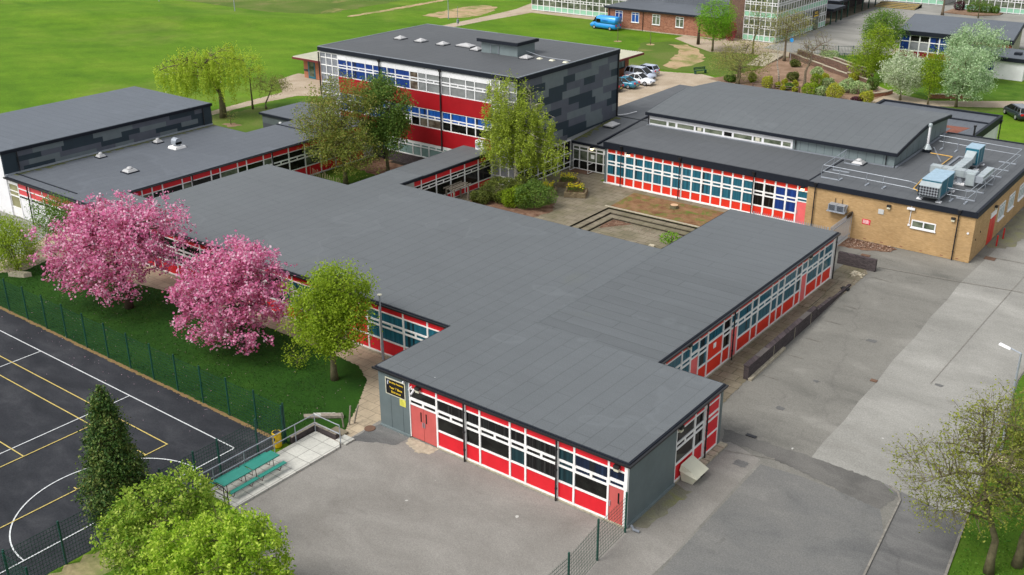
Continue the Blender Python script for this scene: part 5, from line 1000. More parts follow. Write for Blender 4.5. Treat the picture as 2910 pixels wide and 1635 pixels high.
struct(MB().box(-25.55, 66.6, 0, -24.75, 69.6, .07).build('doorstep_slab', 'court_slabs')); struct(MB().box(-25.55, 70.2, 0, -24.9, 72.6, .08).build('doorstep_slab', 'court_slabs')); struct(MB().box(-25.5, 55.6, 0, -24.2, 57.3, .05).build('doorstep_slab', 'court_slabs'))
struct(MB().box(-25.5, 50.4, 0, -24.4, 51.8, .05).build('doorstep_slab', 'court_slabs'))
m = MB()
for k in range(5): m.box(-21.4+.05*(k % 2), 43.9+.55*k, 0, -20.95, 44.38+.55*k, .12)
struct(m.build('stepping_slab', 'stone_edge'))
# yellow grit bin
t_ = thing('grit_bin', 'cream grit bin with sloping lid against the red side wall', 'grit bin', (-20.9, 42.6, 0))
m = MB(); m.hexa([(-21.3, 42.05, 0), (-20.65, 42.05, 0), (-20.65, 43.15, 0), (-21.3, 43.15, 0), (-21.38, 41.95, .62), (-20.42, 41.95, .45), (-20.42, 43.25, .45), (-21.38, 43.25, .62)]); m.build('body', 'cream', t_)
m = MB(); m.hexa([(-21.4, 41.92, .62), (-20.38, 41.92, .45), (-20.38, 43.28, .45), (-21.4, 43.28, .62), (-21.36, 42.0, .98), (-20.75, 42.1, .66), (-20.75, 43.1, .66), (-21.36, 43.2, .98)]); m.build('lid', 'cream', t_)
m = MB(); m.box(-20.42, 42.4, .36, -20.36, 42.8, .42); m.build('latch', 'lamp_dark', t_)
# drain, covers
def cover(x, y, a, b, mat, lab):
    t_ = tag(MB().box(x-a, y-b, -.01, x+a, y+b, .035).build('drain_cover', mat), lab, 'drain cover'); return t_
cover(-20.35, 48.3, .3, .12, 'black_pipe', 'slotted drain grate in the tarmac beyond the front block'); cover(-17.1, 84.2, .4, .3, 'rust_cover', 'rusty cover by the corner of the yellow brick block'); cover(-25.2, 79.0, .35, .18, 'rust_cover', 'rusty cover between the leaf bed and the short brick wall'); cover(-17.2, 58.8, .2, .15, 'rust_cover', 'small rusty cover in the middle of the parking tarmac')
t_ = tag(MB().cyl(-38.0, 36.0, -.01, .03, .32, 18).build('manhole_cover', 'rust_cover'), 'round manhole cover near the black entrance sign', 'manhole cover'); cover(-38.75, 34.0, .35, .3, 'rust_cover', 'brown square cover set in the pale paving beside the railing end')
t_ = thing('broken_pipe_end', 'bent grey pipe end lying at the near corner of the front block', 'pipe', (-21.2, 36.6, 0)); MB().tube([(-21.25, 37.0, .12), (-21.0, 36.8, .1), (-20.75, 36.9, .05)], .07, 8).build('pipe', 'galv_dark', t_)
# bollards
for i, (x, y) in enumerate(((-17.46, 87.37), (-17.49, 89.5))):
    t_ = thing('bollard', 'red bollard %s the red door of the brick block' % ('just before' if i == 0 else 'just beyond'), 'bollard', (x, y, 0), 'red bollards by the brick block door'); MB().cyl(x, y, 0, .9, .06, 10).build('post', 'bollard_red', t_); MB().lathe(x, y, [(.06, .9), (.05, .94), (.01, .95)], 10).build('cap', 'bollard_red', t_)
# mesh fences
def meshfence(lab, pts, h, tops=None, wires=True):
    B = thing('mesh_fence', lab, 'fence', (pts[0][0], pts[0][1], 0), 'green mesh fences')
    for x, y in pts:
        MB().box(x-.04, y-.04, 0, x+.04, y+.04, h).build('post', 'green_post', B)
    for (a, b) in zip(pts[:-1], pts[1:]):
        d = Vector((b[0]-a[0], b[1]-a[1])); Ln = d.length; d.normalize(); F = Fr(a[0], a[1], (d.x, d.y), (-d.y, d.x)); m = MB()
        z = .08
        while z < h-.02: m.fb(F, .04, Ln-.04, z, z+.022, .045, .052); z += .2
        n = int(Ln/.15)
        for k in range(1, n): m.fb(F, Ln*k/n-.008, Ln*k/n+.008, .08, h-.08, .053, .058)
        m.build('mesh_panel', 'green_wire', B)
meshfence('long green mesh fence between the sports court and the lawn', [(-40.68-2.44*k, 32.13) for k in range(0, 22)], 2.5)
meshfence('green mesh fence along the end of the sports court behind the picnic tables', [(-40.68, y) for y in (32.0, 30.2, 27.7, 26.2, 24.2, 21.8, 18.8, 16.2, 13.6, 11.0)], 2.4)
meshfence('green mesh fence running from the near corner of the front block to the bottom edge', [(-21.3, 36.5), (-21.2, 33.9), (-20.9, 31.1), (-20.9, 28.4), (-20.9, 25.7)], 2.3)
meshfence('short green mesh fence post line crossing the planted bed at bottom left', [(-38.8, 16.2), (-40.6, 16.15)], 2.35)
# palisade fence and gate
def palis(B, a, b, h, part='pale'):
    d = Vector((b[0]-a[0], b[1]-a[1])); Ln = d.length; d.normalize(); F = Fr(a[0], a[1], (d.x, d.y), (-d.y, d.x)); n = int(Ln/.16)
    for k in range(n):
        s_ = Ln*(k+.5)/n; m = MB(); m.fb(F, s_-.035, s_+.035, .05, h-.14, 0, .02); m.hexa([F.p(s_-.035, h-.14, 0), F.p(s_+.035, h-.14, 0), F.p(s_+.035, h-.14, .02), F.p(s_-.035, h-.14, .02), F.p(s_-.006, h, 0), F.p(s_+.006, h, 0), F.p(s_+.006, h, .02), F.p(s_-.006, h, .02)]); m.build(part, 'galv', B)
    for z in (.35, h-.45): MB().fb(F, 0, Ln, z, z+.06, -.05, -.005).build('rail', 'galv', B)
    for s_ in (0, Ln): MB().fb(F, s_-.04, s_+.04, 0, h, -.09, -.05).build('post', 'galv', B)
B = thing('palisade_fence', 'galvanised spiked palisade fence closing the courtyard beyond the grey roof', 'fence', (-31, 77.4, 0)); palis(B, (-34.3, 77.4), (-27.9, 77.4), 2.3)
B = thing('palisade_gate', 'galvanised palisade gate meeting the yellow brick wall', 'gate', (-27.8, 80, 0)); palis(B, (-27.8, 77.6), (-27.8, 82.05), 2.25)
MB().box(-27.86, 81.0, 2.0, -27.72, 82.15, 2.3).build('rusty_guard', 'bark_dark', B)
# terrace: paving, walls, railings, bin, picnic tables
struct(MB().prism([(-40.2, 26.4), (-37.9, 26.4), (-37.85, 33.5), (-38.2, 33.8), (-40.15, 33.85)], -.02, .10).build('terrace_paving', 'patio_slabs'))
B = thing('terrace_wall', 'low dark brick wall with timber topping around the far end of the pale terrace', 'wall', (-40.3, 33, 0)); m = MB(); m.box(-40.45, 32.2, 0, -40.25, 34.1, .42).build('brickwork', 'dark_brick', B); MB().box(-40.25, 33.92, 0, -38.6, 34.1, .40).build('brickwork', 'dark_brick', B); MB().box(-40.48, 32.2, .42, -40.22, 34.12, .46).build('coping', 'grey_timber', B); MB().box(-40.22, 33.9, .40, -38.55, 34.12, .44).build('coping', 'grey_timber', B)
struct(MB().box(-38.6, 33.9, 0, -37.8, 34.6, .08).build('terrace_step', 'patio_slabs')); struct(MB().box(-39.6, 34.3, 0, -38.6, 34.9, .12).build('terrace_step', 'court_slabs'))
B = thing('slab_stack', 'stack of grey boards and pale slabs on the grass behind the railing corner', 'slab stack', (-41, 35.4, 0))
for k, (x, y, a, mt) in enumerate(((-41.4, 35.0, .3, 'grey_timber'), (-41.0, 35.4, .32, 'sign_pale'), (-40.6, 35.6, .28, 'grey_timber'))): MB().hexa([(x-.7, y-.3, .02), (x-.4, y-.5, .02), (x+.6, y+.3, .02), (x+.3, y+.5, .02), (x-.7, y-.3, .12+.03*k), (x-.4, y-.5, .12+.03*k), (x+.6, y+.3, .12+.03*k), (x+.3, y+.5, .12+.03*k)]).build('slab', mt if mt != 'sign_pale' else 'patio_slabs', B)
t_ = B = thing('terrace_railing', 'galvanised two-rail handrail round the pale terrace', 'railing', (-40, 30, 0))
rp = [(-40.25, 24.6), (-40.2, 29), (-40.12, 33.82), (-38.1, 33.82)]
for z in (.55, 1.1): MB().tube([(x, y, z+.1) for x, y in rp], .03, 8).build('rail', 'galv', B)
for x, y in ((-40.22, 26.9), (-40.2, 28.9), (-40.18, 30.9), (-40.15, 32.4), (-40.12, 33.82), (-38.1, 33.82)): MB().cyl(x, y, .05, 1.2, .028, 8).build('post', 'galv', B)
B = thing('dark_railing', 'short dark curved railing at the near end of the picnic tables', 'railing', (-38.6, 26.3, 0)); MB().tube([(-39.6, 26.3, 1.0), (-38.6, 26.3, 1.0), (-38.35, 26.3, .85), (-38.3, 26.3, .1)], .03, 6).build('rail', 'lamp_dark', B); MB().tube([(-39.6, 26.3, .5), (-38.3, 26.3, .5)], .02, 6).build('rail', 'lamp_dark', B); MB().cyl(-38.62, 26.3, .05, 1, .025, 6).build('post', 'lamp_dark', B)
B = thing('litter_bin', 'round yellow litter bin behind the railing by the green fence corner', 'litter bin', (-40.75, 31.55, 0)); MB().lathe(-40.72, 31.55, [(.22, 0), (.25, .05), (.25, .84), (.27, .86), (.27, .91), (.22, .92)], 20).build('body', 'bin_yellow', B); MB().cyl(-40.72, 31.55, .915, .935, .205, 20).build('opening', 'lamp_dark', B)
m = MB(); m.box(-40.6, 31.24, .55, -40.52, 31.27, .72); m.build('symbol', 'lamp_dark', B)
def picnic(y0, lab):
    B = thing('picnic_table', lab, 'picnic table', (-39.2, y0+.9, .1), 'green picnic tables'); z = .10; x0 = -39.62
    MB().box(x0, y0, z+.70, x0+.74, y0+1.78, z+.75).build('tabletop', 'table_green', B); MB().box(x0+.98, y0+.02, z+.42, x0+1.24, y0+1.8, z+.46).build('bench', 'table_green', B); MB().box(x0-.5, y0+.02, z+.42, x0-.24, y0+1.8, z+.46).build('bench', 'table_green', B)
    for y in (y0+.3, y0+1.48):
        for s_ in (-1, 1):
            c = x0+.37; MB().tube([(c+s_*.12, y, z+.70), (c+s_*.18, y, z+.05), (c+s_*.62, y, z+.03), (c+s_*.82, y, z+.42)], .022, 6).build('leg', 'brown_steel', B)
picnic(26.55, 'green picnic table with fixed benches, nearer of the two on the terrace'); picnic(28.42, 'green picnic table with fixed benches, the one closer to the yellow bin')
B = thing('stake_fence', 'three leaning timber stakes beside the slab path by the lawn tip', 'stakes', (-39.3, 35.4, 0))
for (x, y, dx, h) in ((-39.3, 35.2, -.05, .95), (-39.25, 35.6, .12, 1.2), (-39.15, 35.9, .25, 1.1)): MB().tube([(x, y, 0), (x+dx*.6, y+dx, h)], .05, 6).build('stake', 'grey_timber', B)
# lamp posts
def lamp(x, y, h, lab, arm=None, mat='galv', r=.07):
    B = thing('lamp_post', lab, 'lamp post', (x, y, 0), 'tall lamp posts' if arm is None else None); MB().tube([(x, y, 0), (x, y, 1.2), (x, y, 1.25), (x, y, h)], [r*1.3, r*1.3, r, r*.75], 10).build('pole', mat, B)
    if arm: MB().tube([(x, y, h), (x+arm[0]*.6, y+arm[1]*.6, h+.08)], .04, 8).build('arm', mat, B); ax, ay = arm; MB().hexa([(x+ax*.55-.12, y+ay*.55, h+.02), (x+ax*.55, y+ay*.55-.14, h+.02), (x+ax*1.2, y+ay*1.2-.08, h+.04), (x+ax*1.2-.02, y+ay*1.2+.14, h+.04), (x+ax*.55-.08, y+ay*.55, h+.14), (x+ax*.55, y+ay*.55-.1, h+.16), (x+ax*1.15, y+ay*1.15-.04, h+.14), (x+ax*1.15, y+ay*1.15+.1, h+.14)]).build('lantern', 'white_clean', B)
    else: MB().lathe(x, y, [(.06, h), (.16, h+.05), (.15, h+.09), (.05, h+.12)], 12).build('cap', 'cream', B)
    return B
lamp(-43.35, 43.0-.35, 4.5, 'grey pole with flat cap standing before the red wall left of the front block')
lamp(-8.75, 54.6, 6.15, 'street lamp with white lantern on a short arm at the right grass edge', (-1.0, .3))
lamp(-128.8, 148.5, 9.0, 'tall grey field pole beside the bare earth patch'); lamp(-168.1, 131.3, 9, 'tall grey field pole at the meadow edge, the middle of the far ones'); lamp(-190.6, 130.2, 9, 'tall grey field pole farthest left at the meadow edge')
B = thing('litter_bin', 'small bin on a post beside the field path above the three-storey roof', 'litter bin', (-122.3, 143.5, 0)); MB().cyl(-122.3, 143.5, .5, 1.2, .22, 12).build('body', 'galv_dark', B); MB().cyl(-122.3, 143.5, 0, 3.4, .04, 8).build('post', 'galv_dark', B)
# goal
B = thing('football_goal', 'white football goal frame behind the willow on the field', 'goal', (-118.5, 84, 0))
for (x, y) in ((-119.8, 81), (-117.5, 88.2)): MB().cyl(x, y, 0, 2.4, .06, 8).build('post', 'white_clean', B)
MB().tube([(-119.8, 81, 2.4), (-117.5, 88.2, 2.4)], .06, 8).build('crossbar', 'white_clean', B)
# courtyard furniture
def planter(cx, cy, lab, a=1.0, b=.9, rot=.45, fl=60):
    B = thing('brick_planter', lab, 'planter', (cx, cy, 0), 'courtyard planters'); m = MB()
    def P(u, v): return (cx+u*math.cos(rot)-v*math.sin(rot), cy+u*math.sin(rot)+v*math.cos(rot))
    for (u0, v0, u1, v1) in ((-a, -b, a, -b+.16), (-a, b-.16, a, b), (-a, -b+.16, -a+.16, b-.16), (a-.16, -b+.16, a, b-.16)): m.prism([P(u0, v0), P(u1, v0), P(u1, v1), P(u0, v1)], 0, .48)
    m.build('wall', 'stone_planter', B); MB().prism([P(-a+.16, -b+.16), P(a-.16, -b+.16), P(a-.16, b-.16), P(-a+.16, b-.16)], 0, .40).build('soil', 'mulch', B)
    v = []; 
    pts = np.array([P(random.uniform(-a+.25, a-.25), random.uniform(-b+.25, b-.25)) for _ in range(420)])
    leaves('leafage', np.c_[pts, RNG.uniform(.45, .85, 420)], .11, 'leaf_green', B, up=.1)
    pts = np.array([P(random.uniform(-a+.2, a-.2), random.uniform(-b+.2, b-.2)) for _ in range(fl*3)])
    leaves('flowers', np.c_[pts, RNG.uniform(.86, 1.08, fl*3)], .13, 'daffodil', B, 1.0, .9)
B = thing('tree_stump', 'fresh-cut pale tree stump in the brown earth bed', 'stump', (-43.2, 80.1, 0)); MB().cyl(-43.2, 80.1, 0, .28, .42, 14, .36).build('bark', 'bark', B); MB().cyl(-43.2, 80.1, .28, .30, .35, 14).build('cut_face', 'stump_cut', B)
B = thing('pergola', 'weathered timber pergola in front of the corridor windows', 'pergola', (-61, 70.6, 0))
for (x, y) in ((-60.6, 68.9), (-60.6, 70.9), (-59.5, 70.7), (-59.5, 68.7)): MB().box(x-.06, y-.06, 0, x+.06, y+.06, 1.45).build('post', 'grey_timber', B)
for x in (-60.6, -60.2, -59.9, -59.5): MB().box(x-.04, 68.5, 1.45, x+.04, 71.1, 1.55).build('beam', 'grey_timber', B)
B = thing('timber_fence', 'weathered close-board fence in the west courtyard beside the corridor roof', 'fence', (-67.5, 73, 0))
m = MB(); F = Fr(-66.3, 69.6, (-.2, .98), (.98, .2))
for k in range(42): m.fb(F, k*.15, k*.15+.135, 0, 1.75+.05*random.random(), 0, .025)
m.build('boards', 'grey_timber', B)
B = thing('stake_fence', 'row of thin brown stakes under the courtyard maple', 'stakes', (-73.5, 66, 0))
for k in range(16): x = -76+.33*k; y = 66.4-.05*k; MB().tube([(x, y, 0), (x+random.uniform(-.1, .1), y, random.uniform(.9, 1.4))], .03, 5).build('stake', 'timber', B)
for (x, y, lab) in ((-42.1, 70.8, 'left one of two broken pale blocks in the sunken courtyard'), (-40.3, 71.3, 'right one of two broken pale blocks in the sunken courtyard')): tag(MB().box(x-.25, y-.15, -.48, x+.25, y+.15, -.2).build('concrete_block', 'rubble'), lab, 'concrete block', 'concrete blocks in the courtyard')
# garden walls, fences, bench
def gwall(pts, h, lab, mat='brown_brick'):
    B = thing('garden_wall', lab, 'wall', (pts[0][0], pts[0][1], 0)); m = MB(); c = MB()
    for (a, b) in zip(pts[:-1], pts[1:]):
        d = Vector((b[0]-a[0], b[1]-a[1])); Ln = d.length; d.normalize(); F = Fr(a[0], a[1], (d.x, d.y), (-d.y, d.x)); n = max(1, round(Ln/3)); 
        for k in range(n): hh = h-.06*k; m.fb(F, Ln*k/n, Ln*(k+1)/n, 0, hh, -.12, .12); c.fb(F, Ln*k/n, Ln*(k+1)/n, hh, hh+.08, -.17, .17)
    m.build('brickwork', mat, B); c.build('coping', 'stone_edge', B)
gwall([(-63.6, 151.2), (-51.3, 142.6), (-46.6, 139.2)], .75, 'stepped brick garden wall with pale coping, the lower of the two terraces', 'brown_brick'); gwall([(-63, 152.8), (-56.9, 148.9), (-48.6, 143.1), (-47.5, 141.5)], 1.1, 'stepped brick garden wall, the upper terrace below the railings', 'brown_brick'); gwall([(-56.7, 151.0), (-50.3, 146.7)], .9, 'short pale-topped retaining wall between the garden terrace and the small lawn', 'brown_brick'); gwall([(-44.6, 133.0), (-43.4, 135.0), (-43.1, 136.6)], .45, 'low curved brick edging at the right tip of the garden bed', 'red_brick'); gwall([(-38.3, 136.9), (-34.2, 139.8)], .5, 'low brick edging wall beside the garden path under the white-blossom trees', 'red_brick')
B = thing('garden_railing', 'low dark post-and-rail along the lower edge of the garden bed', 'railing', (-52, 130, 0)); pts = [(-59, 129.0), (-56.2, 129.6), (-53, 130.2), (-50, 131.2), (-48, 132.2), (-46.4, 133.6), (-44.4, 134.4)]
for k, (x, y) in enumerate(pts): MB().box(x-.07, y-.07, 0, x+.07, y+.07, .75).build('post', 'brown_steel', B)
MB().tube([(x, y, .62) for x, y in pts], .035, 5).build('rail', 'brown_steel', B); MB().tube([(x, y, .35) for x, y in pts], .03, 5).build('rail', 'brown_steel', B)
B = thing('bow_top_railing', 'dark vertical-bar railing between the paved quad and the small lawn', 'railing', (-57, 157, 0))
def bars(a, b, h):
    d = Vector((b[0]-a[0], b[1]-a[1])); Ln = d.length; d.normalize(); F = Fr(a[0], a[1], (d.x, d.y), (-d.y, d.x)); m = MB(); n = int(Ln/.22)
    for k in range(n): m.fb(F, Ln*k/n-.016, Ln*k/n+.016, .05, h, -.01, .01)
    m.build('bars', 'green_post', B)
    for z in (.12, h): MB().fb(F, 0, Ln, z-.02, z+.02, .012, .035).build('rail', 'green_post', B)
    for s_ in (0, Ln/2, Ln): MB().fb(F, s_-.05, s_+.05, 0, h+.1, -.07, -.015).build('post', 'green_post', B)
bars((-62.5, 155.5), (-58.5, 157.2), 1.35); bars((-58.5, 157.2), (-54.9, 159.8), 1.35); bars((-57.9, 151.8), (-54.0, 154.2), 1.2)
B = thing('park_bench', 'dark green slatted bench at the edge of the car park', 'bench', (-69, 133.2, 0)); F = Fr(-69.5, 132.3, (.46, .888), (.888, -.46))
for k in range(3): MB().fb(F, 0, 2.0, .44, .48, -.1+.16*k, .03+.16*k).build('seat_slat', 'green_post', B)
for k in range(2): MB().fb(F, 0, 2.0, .58+.17*k, .70+.17*k, -.2, -.16).build('back_slat', 'green_post', B)
for s_ in (.15, 1.85): MB().fb(F, s_-.04, s_+.04, 0, .44, -.12, .32).build('leg', 'green_post', B); MB().fb(F, s_-.03, s_+.03, .44, .85, -.16, -.12).build('leg', 'green_post', B)
m = MB()
for k in range(6): F = Fr(-67.6+.25*k, 149.9-1.5*k, (.99, .14), (.14, -.99)); m.fb(F, 0, 3.2-.12*k, 0, .34-.055*k, -.1-1.4, .0)
struct(m.build('garden_steps', 'stone_edge'))
B = thing('path_sign', 'blue round sign on a thin post among the bare trees', 'sign', (-62.5, 147, 0)); MB().cyl(-62.2, 148.2, 0, 3.1, .04, 8).build('post', 'galv', B); MB().tube([(-62.2, 148.12, 3.2), (-62.2, 148.06, 3.2)], .32, 16).build('disc', 'paint_blue', B)
B = thing('rendered_wall', 'pale rendered boundary wall behind the green bush on the left', 'wall', (-84, 38, 0)); MB().prism([(-79.4, 38.6), (-79.3, 38.9), (-90.5, 38.4), (-90.5, 38.1)], 0, 1.7).build('wall', 'grey_frame', B)
tag(MB().prism([(-76.1, 35.4), (-74.9, 36.0), (-74.7, 36.5), (-75.9, 36.1)], 0, .35).build('stone_block', 'rubble'), 'grey stone block seat beside the leafy bush at the left lawn edge', 'stone block')

# ================================================================== VEHICLES
def loft_sections(secs):   # each section list of (x,y,z), same count, open bottom
    m = MB(); n = len(secs[0]); 
    for s_ in secs: m.v += s_
    for k in range(len(secs)-1):
        for j in range(n): m.f.append((k*n+j, (k+1)*n+j, (k+1)*n+(j+1) % n, k*n+(j+1) % n))
    m.f.append(tuple(range(n))); m.f.append(tuple(reversed(range((len(secs)-1)*n, len(secs)*n)))); return m
def car(name, lab, loc, rz, paint, L=4.3, Wd=1.76, H=1.45, style='hatch', cat='car', group='cars parked behind the three-storey block'):
    B = thing(name, lab, cat, loc, group, rz, local=True); w = Wd/2; h2 = L/2
    # stations (x, zbottom, ztop, halfwidth)
    if style == 'hatch': st = [(-1, .45, .70, .80), (-.97, .25, .92, .93), (-.8, .20, .98, 1), (0, .18, .93, 1), (.42, .18, .92, 1), (.75, .2, .80, .97), (.95, .24, .66, .86), (1, .42, .55, .72)]; gh_ = (-.93, -.76, .12, .46)
    elif style == 'coupe': st = [(-1, .45, .76, .78), (-.96, .25, .88, .92), (-.75, .2, .92, 1), (0, .18, .88, 1), (.40, .18, .88, 1), (.75, .2, .76, .96), (.95, .24, .62, .84), (1, .42, .52, .70)]; gh_ = (-.72, -.30, .10, .44)
    elif style == 'mpv': st = [(-1, .45, .80, .82), (-.98, .25, 1.0, .94), (-.8, .2, 1.02, 1), (0, .18, .98, 1), (.55, .18, .96, 1), (.8, .2, .84, .96), (.96, .24, .70, .86), (1, .42, .58, .74)]; gh_ = (-.97, -.84, .25, .66)
    else: st = [(-1, .45, .95, .93), (-.99, .28, 1.15, .97), (-.6, .25, 1.2, 1), (0, .25, 1.2, 1), (.55, .25, 1.2, 1), (.80, .25, 1.10, .97), (.97, .3, .82, .88), (1, .45, .7, .8)]; gh_ = (-1.0, -.985, .42, .72)
    secs = []
    for (u, zb, zt, ww) in st:
        y = w*ww; x = u*h2; secs.append([(x, -y*.9, zb), (x, -y, zb+(zt-zb)*.35), (x, -y*.98, zb+(zt-zb)*.75), (x, -y*.86, zt), (x, 0, zt+.03), (x, y*.86, zt), (x, y*.98, zb+(zt-zb)*.75), (x, y, zb+(zt-zb)*.35), (x, y*.9, zb)])
    body = loft_sections(secs).build('body', paint, B, True)
    xa, xb, xc, xd = [q*h2 for q in gh_]; zb = .90 if style != 'van' else 1.15; yb, yt = w*.90, w*(.72 if style != 'van' else .86)
    if style == 'mpv': zb = .95
    if style != 'van':
        m = MB(); m.hexa([(xa, -yb, zb-.05), (xd, -yb, zb-.05), (xd, yb, zb-.05), (xa, yb, zb-.05), (xb, -yt, H-.04), (xc, -yt, H-.04), (xc, yt, H-.04), (xb, yt, H-.04)]); m.build('windows', 'glass_dark', B)
        m = MB(); m.hexa([(xb-.04, -yt-.02, H-.07), (xc+.04, -yt-.02, H-.07), (xc+.04, yt+.02, H-.07), (xb-.04, yt+.02, H-.07), (xb+.1, -yt+.12, H), (xc-.12, -yt+.12, H), (xc-.12, yt-.12, H), (xb+.1, yt-.12, H)])
        for s_ in (-1, 1):
            m.tube([(xa, s_*yb, zb-.03), (xb, s_*(yt+.01), H-.05)], .045, 5); m.tube([(xd, s_*yb, zb-.03), (xc, s_*(yt+.01), H-.05)], .035, 5)
            xm = (xb+xc)/2; m.tube([(xm-.05, s_*(yb+.01), zb-.03), (xm, s_*(yt+.01), H-.05)], .035, 5)
            if style == 'mpv': m.tube([(xb+.55, s_*(yb+.01), zb-.03), (xb+.6, s_*(yt+.01), H-.05)], .04, 5)
        m.build('roof', paint, B)
    else:
        secs = []
        for (x, zt, ww) in ((-h2, H-.08, .97), (-h2+.15, H, .98), (xc-.1, H, .98), (xc+.25, H-.12, .94)):
            y = w*ww; secs.append([(x, -y, 1.1), (x, -y*.97, 1.7), (x, -y*.86, zt-.05), (x, 0, zt), (x, y*.86, zt-.05), (x, y*.97, 1.7), (x, y, 1.1)])
        loft_sections(secs).build('cargo_body', paint, B, True)
        m = MB(); m.hexa([(xc+.2, -yb*.98, 1.15), (xd+.25, -yb*.9, 1.15), (xd+.25, yb*.9, 1.15), (xc+.2, yb*.98, 1.15), (xc+.2, -yt*.95, H-.15), (xc+.35, -yt*.9, H-.18), (xc+.35, yt*.9, H-.18), (xc+.2, yt*.95, H-.15)]); m.build('windscreen', 'glass_dark', B)
        for s_ in (-1, 1): MB().box(xc-.75, s_*(w*.985)-.012, 1.22, xc+.15, s_*(w*.985)+.012, 1.78).build('side_window', 'glass_dark', B)
    r = .32
    for x in (-h2*.60, h2*.63):
        for s_ in (-1, 1):
            t2 = MB().tube([(x, s_*(w-.20), r), (x, s_*(w-.005), r)], r, 16).build('wheel', 'tyre', B); MB().tube([(x, s_*(w-.01), r), (x, s_*(w+.012), r)], r*.62, 12).build('rim', 'rim', t2)
    for s_ in (-1, 1):
        MB().box(-h2*1.0-.01, s_*w*.62-.16, .68, -h2*.94, s_*w*.62+.16, .90 if style != 'van' else 1.05).build('tail_lamp', 'tail_red', B)
        MB().box(h2*.93, s_*w*.60-.17, .56, h2*.985, s_*w*.60+.15, .70).build('headlight', 'paint_silver', B); MB().box(xd-.45, s_*(w+.06)-.07, .92, xd-.30, s_*(w+.06)+.07, 1.05).build('mirror', paint, B)
    MB().box(-h2-.012, -.26, .48, -h2+.02, .26, .60).build('number_plate', 'plate', B)
    MB().box(h2*.96, -.3, .36, h2*1.002, .3, .50).build('grille', 'lamp_dark', B)
    return B
PI = math.pi
car('parked_car', 'dark car half hidden by the slate corner, nearest in the parked row', (-73.9, 116.7, .01), PI, 'paint_dark'); car('parked_car', 'teal blue coupe parked between the dark car and the white car', (-73.2, 119.5, .01), PI, 'paint_teal', 4.4, 1.78, 1.38, 'coupe'); car('parked_car', 'white car parked nose out beside the teal coupe', (-72.5, 122.4, .01), 0, 'paint_white', 4.5, 1.8, 1.42, 'coupe'); car('parked_car', 'tall silver people carrier between the white car and the small hatchback', (-73.9, 125.1, .01), 0, 'paint_silver', 4.4, 1.78, 1.65, 'mpv'); car('parked_car', 'lilac-silver hatchback with tall red tail lamps, farthest in the parked row', (-74.9, 127.9, .01), PI, 'paint_lilac', 4.1, 1.74, 1.48, 'hatch')
car('parked_car', 'black estate car parked on the grass at the right edge', (-27.05, 133.3, 0), math.atan2(2.37, -1.81), 'paint_black', 4.7, 1.82, 1.5, 'mpv', group=None)
V = car('parked_van', 'bright blue panel van parked on the grass by the red brick block', (-99.8, 156.4, 0), PI-.08, 'paint_blue', 5.5, 1.95, 2.3, 'van', 'van', None)
Fv = Fr(0, 0, (-1, 0), (0, 1)); text('TAKE A', .36, Fv, .55, 1.45, .98, 'van_text', None).parent = V

# ================================================================== VEGETATION
def quads(name, P, size, mat, parent, up=.3, aspect=.6, nrm=None, jit=.35):
    n = len(P); d = RNG.normal(size=(n, 3)); d[:, 2] = np.abs(d[:, 2])+up; d /= np.linalg.norm(d, axis=1)[:, None]
    a = np.cross(d, RNG.normal(size=(n, 3))); a /= np.linalg.norm(a, axis=1)[:, None]+1e-9; b = np.cross(d, a)
    s_ = size*RNG.uniform(1-jit, 1+jit, (n, 1))/2; a = a*s_; b = b*s_*aspect
    V_ = np.stack([P-a, P-b, P+a, P+b], 1).reshape(-1, 3)
    me = bpy.data.meshes.new(name); me.vertices.add(4*n); me.loops.add(4*n); me.polygons.add(n)
    me.vertices.foreach_set('co', V_.ravel().astype(np.float32)); me.loops.foreach_set('vertex_index', np.arange(4*n, dtype=np.int32)); me.polygons.foreach_set('loop_start', np.arange(0, 4*n, 4, dtype=np.int32)); me.materials.append(MATS[mat]); me.update(); me.validate()
    o = bpy.data.objects.new(name, me); COL.objects.link(o)
    if parent is not None: o.parent = parent; o.matrix_parent_inverse = INV.get(parent, Matrix())
    return o
leaves = quads
